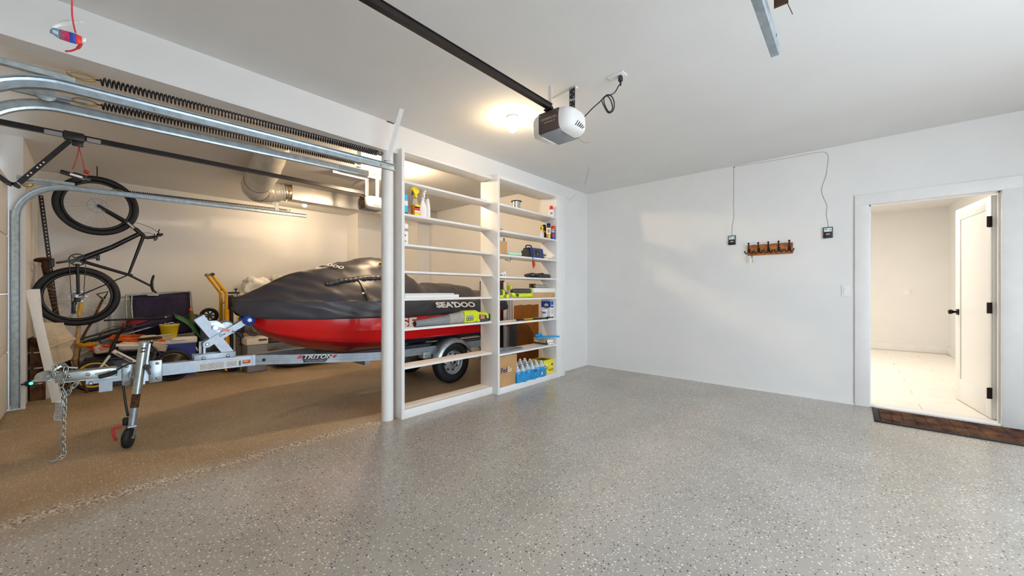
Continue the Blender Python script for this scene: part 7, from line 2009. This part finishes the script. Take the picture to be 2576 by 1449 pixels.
# seventh shelf: books, dustpan, papers, grey tray
zt = S2[7]
yb0, yb1 = 4.095, 4.265
def book(label, lo, hi, cover, spine_txt=None, rz=0.0):
    t = thing('book', label, 'book', ((lo[0] + hi[0]) / 2, (lo[1] + hi[1]) / 2, lo[2]), 0, 'books stacked on the seventh shelf')
    th = 0.0028
    MB().box((lo[0], lo[1], lo[2]), (hi[0], hi[1], lo[2] + th)).build('cover', cover, t)
    MB().box((lo[0], lo[1], hi[2] - th), (hi[0], hi[1], hi[2])).build('cover', cover, t)
    MB().box((lo[0], lo[1], lo[2] + th), (hi[0], lo[1] + th, hi[2] - th)).build('spine', cover, t)
    MB().box((lo[0] + 0.003, lo[1] + th, lo[2] + th), (hi[0] - 0.003, hi[1] - 0.003, hi[2] - th)).build('pages', paper_m, t)
    return t
t = book('lowest book of the stack, brown cover with white pages', (-3.265, yb0 + 0.02, zt), (-3.03, yb1, zt + 0.028), oldw_m)
t = book('thick cream book with dark lettering on its spine', (-3.26, yb0 + 0.01, zt + 0.0285), (-3.035, yb1 - 0.01, zt + 0.066), beige_m)
text('COOK AS', 0.022, (-3.14, yb0 + 0.0095, zt + 0.047), (1, 0, 0), (0, 0, 1), ink_m, t, ext=0.0004, bold=0.0006)
plate(b := MB(), (-3.047, yb0 + 0.0095, zt + 0.047), (1, 0, 0), (0, 0, 1), 0.02, 0.03); b.build('green_band', green_m, t)
t = thing('loose_papers', 'loose white papers on top of the book stack', 'papers', (-3.12, (yb0 + yb1) / 2, zt + 0.067))
for k in range(3):
    MB().box((-3.26, yb0 - 0.005, zt + 0.069 + k * 0.005), (-3.045, yb1 - 0.02, zt + 0.071 + k * 0.005), rot=rotm(R(-2 + k), R(1.5), R(-6 + 5 * k))).build('sheet', paper_m, t)
t = thing('dustpan', 'bright blue plastic dustpan lying on the loose papers', 'dustpan', (-3.1, (yb0 + yb1) / 2, zt + 0.08))
yd0, yd1 = y2(1343, -3.16), y2(1407, -3.0)
zz = zt + 0.098
ol = [(-3.16, yd0 + 0.02), (-3.10, yd0), (-3.03, yd0 + 0.05), (-3.02, yd0 + 0.13), (-3.045, yd0 + 0.17), (-3.04, yd0 + 0.20), (-3.08, yd0 + 0.21), (-3.16, yd0 + 0.17)]
MB().prism([(x, y, zz) for x, y in ol], (0, 0, 0.016)).build('pan', cyan_m, t)
MB().prism([(-3.165, yd0 + 0.03, zz), (-3.155, yd0 + 0.03, zz), (-3.155, yd0 + 0.18, zz), (-3.165, yd0 + 0.18, zz)], (0, 0, 0.045)).build('pan_back', cyan_m, t)
MB().tube(smooth_path([(-3.06, yd0 + 0.18, zz + 0.012), (-3.0, 4.20, zz + 0.016), (-2.955, 4.275, zz + 0.008)], 5), [0.012] * 6 + [0.011] * 5, n=10).build('handle', cyan_m, t)
y0, y1 = y2(1259, -3.03), y2(1322, -3.03)
t = thing('foam_tray', 'flat grey moulded plastic tray on the near end of the seventh shelf', 'tray', (-3.12, (y0 + y1) / 2, zt))
MB().prism([(-3.24, y0 + 0.02, zt), (-3.03, y0 - 0.03, zt), (-3.02, y0 + 0.18, zt), (-3.05, y1 - 0.03, zt), (-3.10, y1, zt), (-3.22, y1 - 0.08, zt)], (0, 0, 0.022)).build('slab', greyfoam_m, t)
for k in range(5):
    MB().box((-3.215 + k * 0.036, y0 + 0.02, zt + 0.022), (-3.203 + k * 0.036, y1 - 0.13, zt + 0.028), bevel=0.002).build('ridge', grey_m, t)
# bottom shelf: parcel box with film, water bottles, yellow lamp carton
zt = 0.0745
y0, y1 = y2(1256, -3.03), y2(1299, -3.03)
t = thing('parcel_box', 'brown parcel box with purple lettering on the bottom shelf', 'box', (-3.13, (y0 + y1) / 2, zt))
xf = -3.022; zh = 0.355
MB().box((-3.24, y0, zt), (-3.235, y1, zt + zh)).build('carton_wall', card_m, t); MB().box((xf - 0.005, y0, zt), (xf, y1, zt + zh)).build('carton_wall', card_m, t)
MB().box((-3.235, y0, zt), (xf - 0.005, y0 + 0.005, zt + zh)).build('carton_wall', card_m, t); MB().box((-3.235, y1 - 0.005, zt), (xf - 0.005, y1, zt + zh)).build('carton_wall', card_m, t)
MB().box((-3.235, y0 + 0.005, zt), (xf - 0.005, y1 - 0.005, zt + 0.005)).build('carton_bottom', card_m, t)
text('Fed', 0.085, (xf + 0.0006, y0 + 0.077, zt + 0.185), (0, 1, 0), (0, 0, 1), purp_ink, t, bold=0.0018, squash=0.95)
text('Ex', 0.085, (xf + 0.0006, y0 + 0.172, zt + 0.185), (0, 1, 0), (0, 0, 1), mat('pale_ink', '#e6d6bd', 0.7), t, bold=0.001, squash=0.95)
b = MB(); rr = random.Random(31)
for k in range(9):
    cy, cz = rr.uniform(y0 + 0.03, y1 - 0.03), zt + rr.choice((rr.uniform(0.03, 0.1), rr.uniform(0.26, 0.34)))
    b.obox((xf + 0.0006, cy - 0.02, cz - rr.uniform(0.01, 0.04)), (xf + 0.0006, cy + 0.02, cz + rr.uniform(0.0, 0.03)), 0.001, 0.005, up=(0, 0, 1))
b.build('tape_wrinkles', mat('shiny_tape', '#c9a77c', 0.2, var=0.1), t)
t = thing('plastic_bag', 'crumpled clear plastic film stuffed in the parcel box', 'bag', (-3.13, (y0 + y1) / 2, zt + 0.3))
soft_box('film', (-3.22, y0 + 0.02, zt + 0.26), (-3.04, y1 - 0.015, zt + 0.415), mat('film_plastic', '#c2c6ca', 0.12, var=0.25, scale=30, bump=0.5, bscale=40), t, 0.05, 33, 14, 12, 0.7)
# water bottles shrink-wrapped: each bottle its own part
y0, y1 = y2(1300, -3.0), y2(1372, -3.0)
t = thing('water_bottle_pack', 'shrink-wrapped pack of blue-labelled water bottles on the bottom shelf', 'bottles', (-3.12, (y0 + y1) / 2, zt))
bw = (y1 - y0) / 6.0
first = None
pr = [(0.024, 0), (0.029, 0.006), (0.03, 0.03), (0.028, 0.05), (0.03, 0.07), (0.03, 0.12), (0.024, 0.155), (0.014, 0.172), (0.0125, 0.185)]
sc = bw / 0.0615
for i in range(4):
    for j in range(6):
        loc = Vector((-3.035 - i * bw * 0.98, y0 + bw * (j + 0.5), zt + 0.001)) - Vector((-3.12, (y0 + y1) / 2, zt))
        if first is None:
            bt_ = MB().lathe([(r_ * sc, h_) for r_, h_ in pr], (0, 0, 0), (0, 0, 1), 14).build('bottle', mat('bottle_plastic', '#e3f2f9', 0.06, trans=0.35, ior=1.2, var=0.03, coat=0.6), t, world=False)
            lbm = MB().lathe([(0.0304 * sc, 0.066), (0.0304 * sc, 0.112)], (0, 0, 0), (0, 0, 1), 14, cap=False).build('label', blue_m if False else cyan_m, bt_, world=False)
            cpm = MB().lathe([(0.0145, 0.183), (0.015, 0.185), (0.014, 0.2)], (0, 0, 0), (0, 0, 1), 12).build('cap', whitep_m, bt_, world=False)
            first = (bt_, lbm, cpm); bt_.location = loc
        else:
            o = copyobj(first[0], t); o.location = loc; copyobj(first[1], o); copyobj(first[2], o)
# film: wavy blue wrap round the lower half and a clear wrap above
def wrap(z0, z1, m, nm, grow=0.002, top=False):
    pts = []
    nj = 72
    xa, xb_, ya_, yb_ = -3.035 - 3.5 * bw * 0.98, -3.035 + bw * 0.5, y0, y1
    rings = []
    for z, g in ((z0, 0.0), ((z0 + z1) / 2, 0.002), (z1, -0.002)):
        ring = []
        for k in range(24): f = k / 24; ring.append(Vector((xb_ + grow + g + 0.005 * math.cos(2 * PI * f * 6 + PI), ya_ + (yb_ - ya_) * f, z + 0.004 * math.sin(f * 20))))
        for k in range(16): f = k / 16; ring.append(Vector((xb_ + (xa - xb_) * f, yb_ + grow + g, z)))
        for k in range(24): f = k / 24; ring.append(Vector((xa - grow, yb_ + (ya_ - yb_) * f, z)))
        for k in range(16): f = k / 16; ring.append(Vector((xa + (xb_ - xa) * f, ya_ - grow - g, z)))
        rings.append(ring)
    return MB().loft(rings, closed=True).build(nm, m, t)
wrap(zt + 0.001, zt + 0.098, water_m, 'blue_wrap')
wrap(zt + 0.118, zt + 0.132, water_m, 'blue_wrap', 0.0)
text('water', 0.022, (-3.035 + bw * 0.5 + 0.006, (y0 + y1) / 2 + 0.02, zt + 0.10), (0, 1, 0), (0, 0, 1), inkw_m, t) if False else None
plate(b := MB(), (-3.035 + bw * 0.5 + 0.0085, y0 + (y1 - y0) * 0.60, zt + 0.10), (0, 1, 0), (0, 0, 1), 0.055, 0.022); b.build('red_white_label', blulab_m, t)
plate(b := MB(), (-3.035 + bw * 0.5 + 0.0095, y0 + (y1 - y0) * 0.60, zt + 0.095), (0, 1, 0), (0, 0, 1), 0.045, 0.009); b.build('red_white_label', redlab_m, t)
plate(b := MB(), (-3.035 + bw * 0.5 + 0.0095, y0 + (y1 - y0) * 0.82, zt + 0.05), (0, 1, 0), (0, 0, 1), 0.022, 0.035); b.build('price_sticker', inkw_m, t)
y0, y1 = y2(1372, -3.03), 4.27
t = thing('lamp_carton', 'yellow printed carton with a lamp drawing at the far end of the bottom shelf', 'carton', (-3.15, y1 - 0.1, zt))
ya_ = y1 - 0.23
MB().box((-3.25, ya_, zt), (-3.04, y1, zt + 0.185), bevel=0.002).build('carton', mat('yellow_card', '#e2d33a', 0.6, var=0.03), t)
cx = Vector((-3.0394, y1 - 0.045, zt + 0.11))
b = MB().prism([cx + Vector((0, 0.022 * math.cos(a), 0.018 * math.sin(a) if math.sin(a) > 0 else 0.006 * math.sin(a))) for a in [2 * PI * i / 20 for i in range(20)]], (0.0006, 0, 0)).box(cx + Vector((0, -0.001, 0.016)), cx + Vector((0.0006, 0.001, 0.055)))
b.build('lamp_drawing', ink_m, t)
plate(b := MB(), (-3.0394, y1 - 0.165, zt + 0.125), (0, 1, 0.1), (0, 0, 1), 0.04, 0.026); b.build('logo_box', inkw_m, t)
lines_of_print(b := MB(), (-3.0392, y1 - 0.07, zt + 0.045), (0, 1, 0), (0, 0, 1), 0.11, 0.03, 2, seed=52); b.build('carton_print', oldw_m, t)
lines_of_print(b := MB(), (-3.0392, y1 - 0.165, zt + 0.075), (0, 1, 0), (0, 0, 1), 0.05, 0.04, 3, seed=53); b.build('carton_print', oldw_m, t)
b = MB().prism([(-3.24, ya_ + 0.02, zt + 0.1856), (-3.06, ya_ + 0.02, zt + 0.1856), (-3.06, y1 - 0.05, zt + 0.1856), (-3.10, y1 - 0.08, zt + 0.1856), (-3.18, y1 - 0.06, zt + 0.1856)], (0, 0, 0.0006)); b.build('top_print', oldw_m, t)

# ------------------------------------------------------------------ back wall: controls, hook rack, switch, wires
def keypad(label, u, v, w_, h_, m):
    p = ony(u, v, YB)
    t = thing('wall_control', label, 'control', (p.x, YB, p.z))
    MB().box((p.x - w_ / 2, YB - 0.022, p.z - h_ / 2), (p.x + w_ / 2, YB, p.z + h_ / 2), bevel=0.004).build('case', m, t)
    MB().box((p.x - w_ * 0.40, YB - 0.0235, p.z + h_ * 0.08), (p.x + w_ * 0.40, YB - 0.0215, p.z + h_ * 0.42)).build('instruction_sticker', mat('sticker_' + str(u), '#d5e6ee', 0.4), t)
    plate(b := MB(), (p.x - w_ * 0.2, YB - 0.0237, p.z + h_ * 0.30), (1, 0, 0), (0, 0, 1), w_ * 0.2, h_ * 0.12); b.build('blue_mark', cyan_m, t)
    plate(b := MB(), (p.x + w_ * 0.08, YB - 0.0237, p.z + h_ * 0.22), (1, 0, 0), (0, 0, 1), w_ * 0.14, h_ * 0.1); b.build('yellow_mark', yellab_m, t)
    plate(b := MB(), (p.x + w_ * 0.27, YB - 0.0237, p.z + h_ * 0.22), (1, 0, 0), (0, 0, 1), w_ * 0.18, h_ * 0.12); b.build('grey_mark', inkg_m, t)
    MB().box((p.x - w_ * 0.42, YB - 0.0255, p.z - h_ * 0.40), (p.x + w_ * 0.42, YB - 0.0215, p.z + h_ * 0.03), bevel=0.002).build('push_bar', blackp_m, t)
    lines_of_print(b := MB(), (p.x, YB - 0.0257, p.z - h_ * 0.15), (1, 0, 0), (0, 0, 1), w_ * 0.4, h_ * 0.12, 2, seed=60); b.build('button_print', inkw_m, t)
    return t, p
k1, p1 = keypad('black door control at the left end of the looped grey wire', 1842, 604.5, 0.078, 0.115, blackp_m)
k2, p2 = keypad('black door control at the right end of the looped grey wire', 2083, 585.5, 0.080, 0.118, blackp_m)
t = thing('control_wire', 'thin grey wire stapled between the two black door controls', 'wire', (-0.6, YB, 2.4))
wq = [(1842, 593), (1842, 570), (1847, 545), (1845, 520), (1846, 490), (1846, 440), (1847, 421), (1862, 417), (1900, 411), (1950, 403), (2000, 394), (2040, 386), (2062, 383), (2078, 384), (2084, 398), (2081, 420), (2079, 440), (2070, 465), (2067, 480), (2073, 500), (2081, 518), (2079, 540), (2083, 560), (2083, 573)]
MB().tube(smooth_path([ony(u, v, YB - 0.004) for u, v in wq], 5), 0.0021, n=6).build('strand', thread_m, t)
p = ony(1847, 421, YB); MB().box(p - Vector((0.006, 0.008, 0.004)), p + Vector((0.006, 0, 0.004))).build('staple', dgrey_m, t)
t = thing('bell_wire', 'thin wire running from the bookcase top to the ceiling corner', 'wire', (-3.0, 4.7, 2.6))
wq = [onx(1425, 496, XD + 0.004), onx(1433, 504, XD + 0.004), onx(1438, 500, XD + 0.004), onx(1445, 492, XD + 0.004), onx(1460, 480, XD + 0.004)]
MB().tube(smooth_path(wq + [onz(1472, 462, H - 0.003), onz(1478, 440, H - 0.003), onz(1482, 420, H - 0.003)], 4), 0.0018, n=6).build('strand', thread_m, t)
# hook rack
pl_, pr_ = ony(1881, 634, YB), ony(1995, 623, YB)
x0, x1 = pl_.x, pr_.x; zc = 1.688; hh = 0.066
t = thing('hook_rack', 'stained wooden rack with five black hooks on the back wall', 'rack', ((x0 + x1) / 2, YB, zc))
MB().box((x0, YB - 0.022, zc - hh), (x1, YB - 0.001, zc + hh - 0.005), bevel=0.006).build('backboard', rackw_m, t)
for k in range(5):
    xx = x0 + 0.018 + (x1 - x0 - 0.048) * k / 4
    b = MB().box((xx - 0.013, YB - 0.029, zc - 0.022), (xx + 0.013, YB - 0.022, zc + 0.02), bevel=0.003)
    b.tube(smooth_path([(xx, YB - 0.026, zc - 0.01), (xx, YB - 0.04, zc + 0.03), (xx, YB - 0.055, zc + 0.07)], 4), 0.0068, n=8).ball((xx, YB - 0.057, zc + 0.077), 0.0115, 10, 7)
    for s in (-1, 1):
        b.tube(smooth_path([(xx, YB - 0.028, zc - 0.012), (xx + s * 0.018, YB - 0.042, zc - 0.04), (xx + s * 0.032, YB - 0.05, zc - 0.042), (xx + s * 0.04, YB - 0.052, zc - 0.022)], 4), 0.0055, n=7).ball((xx + s * 0.04, YB - 0.052, zc - 0.017), 0.0085, 8, 6)
    b.build('hook', bronze_m, t)
t = thing('key_tag', 'keys with a white tag hanging from the rack\'s first hook', 'keys', (x0 + 0.06, YB - 0.05, zc - 0.06))
xx = x0 + 0.018 + 0.034
MB().torus((xx, YB - 0.05, zc - 0.058), (0, 1, 0.2), 0.014, 0.0015, 18, 5).build('key_ring', dgrey_m, t)
MB().box((xx - 0.004, YB - 0.055, zc - 0.10), (xx + 0.004, YB - 0.047, zc - 0.068)).build('fob_clip', blackp_m, t)
MB().box((xx - 0.022, YB - 0.054, zc - 0.165), (xx - 0.004, YB - 0.050, zc - 0.095), rot=rotm(0, R(6)), bevel=0.002).build('tag', inkw_m, t)
MB().box((xx - 0.002, YB - 0.056, zc - 0.155), (xx + 0.016, YB - 0.052, zc - 0.105), rot=rotm(0, R(-8)), bevel=0.002).build('key', beige_m, t)
# light switch
p = ony(2128, 732, YB)
t = thing('light_switch', 'white rocker light switch beside the door casing', 'switch', (p.x, YB, p.z))
MB().box((p.x - 0.037, YB - 0.006, p.z - 0.058), (p.x + 0.037, YB, p.z + 0.058), bevel=0.003).build('wall_plate', white_m, t)
MB().box((p.x - 0.017, YB - 0.009, p.z - 0.034), (p.x + 0.017, YB - 0.005, p.z + 0.034), bevel=0.002).build('rocker', whitep_m, t)
p = ony(2283, 735, HY1)
t = thing('wall_outlet', 'white outlet plate on the far wall of the lit room', 'outlet', (p.x, HY1, p.z))
MB().box((p.x - 0.06, HY1 - 0.006, p.z - 0.06), (p.x + 0.06, HY1, p.z + 0.06), bevel=0.003).build('wall_plate', white_m, t)
MB().box((p.x - 0.02, HY1 - 0.009, p.z - 0.035), (p.x + 0.02, HY1 - 0.005, p.z + 0.035), bevel=0.002).build('socket', whitep_m, t)
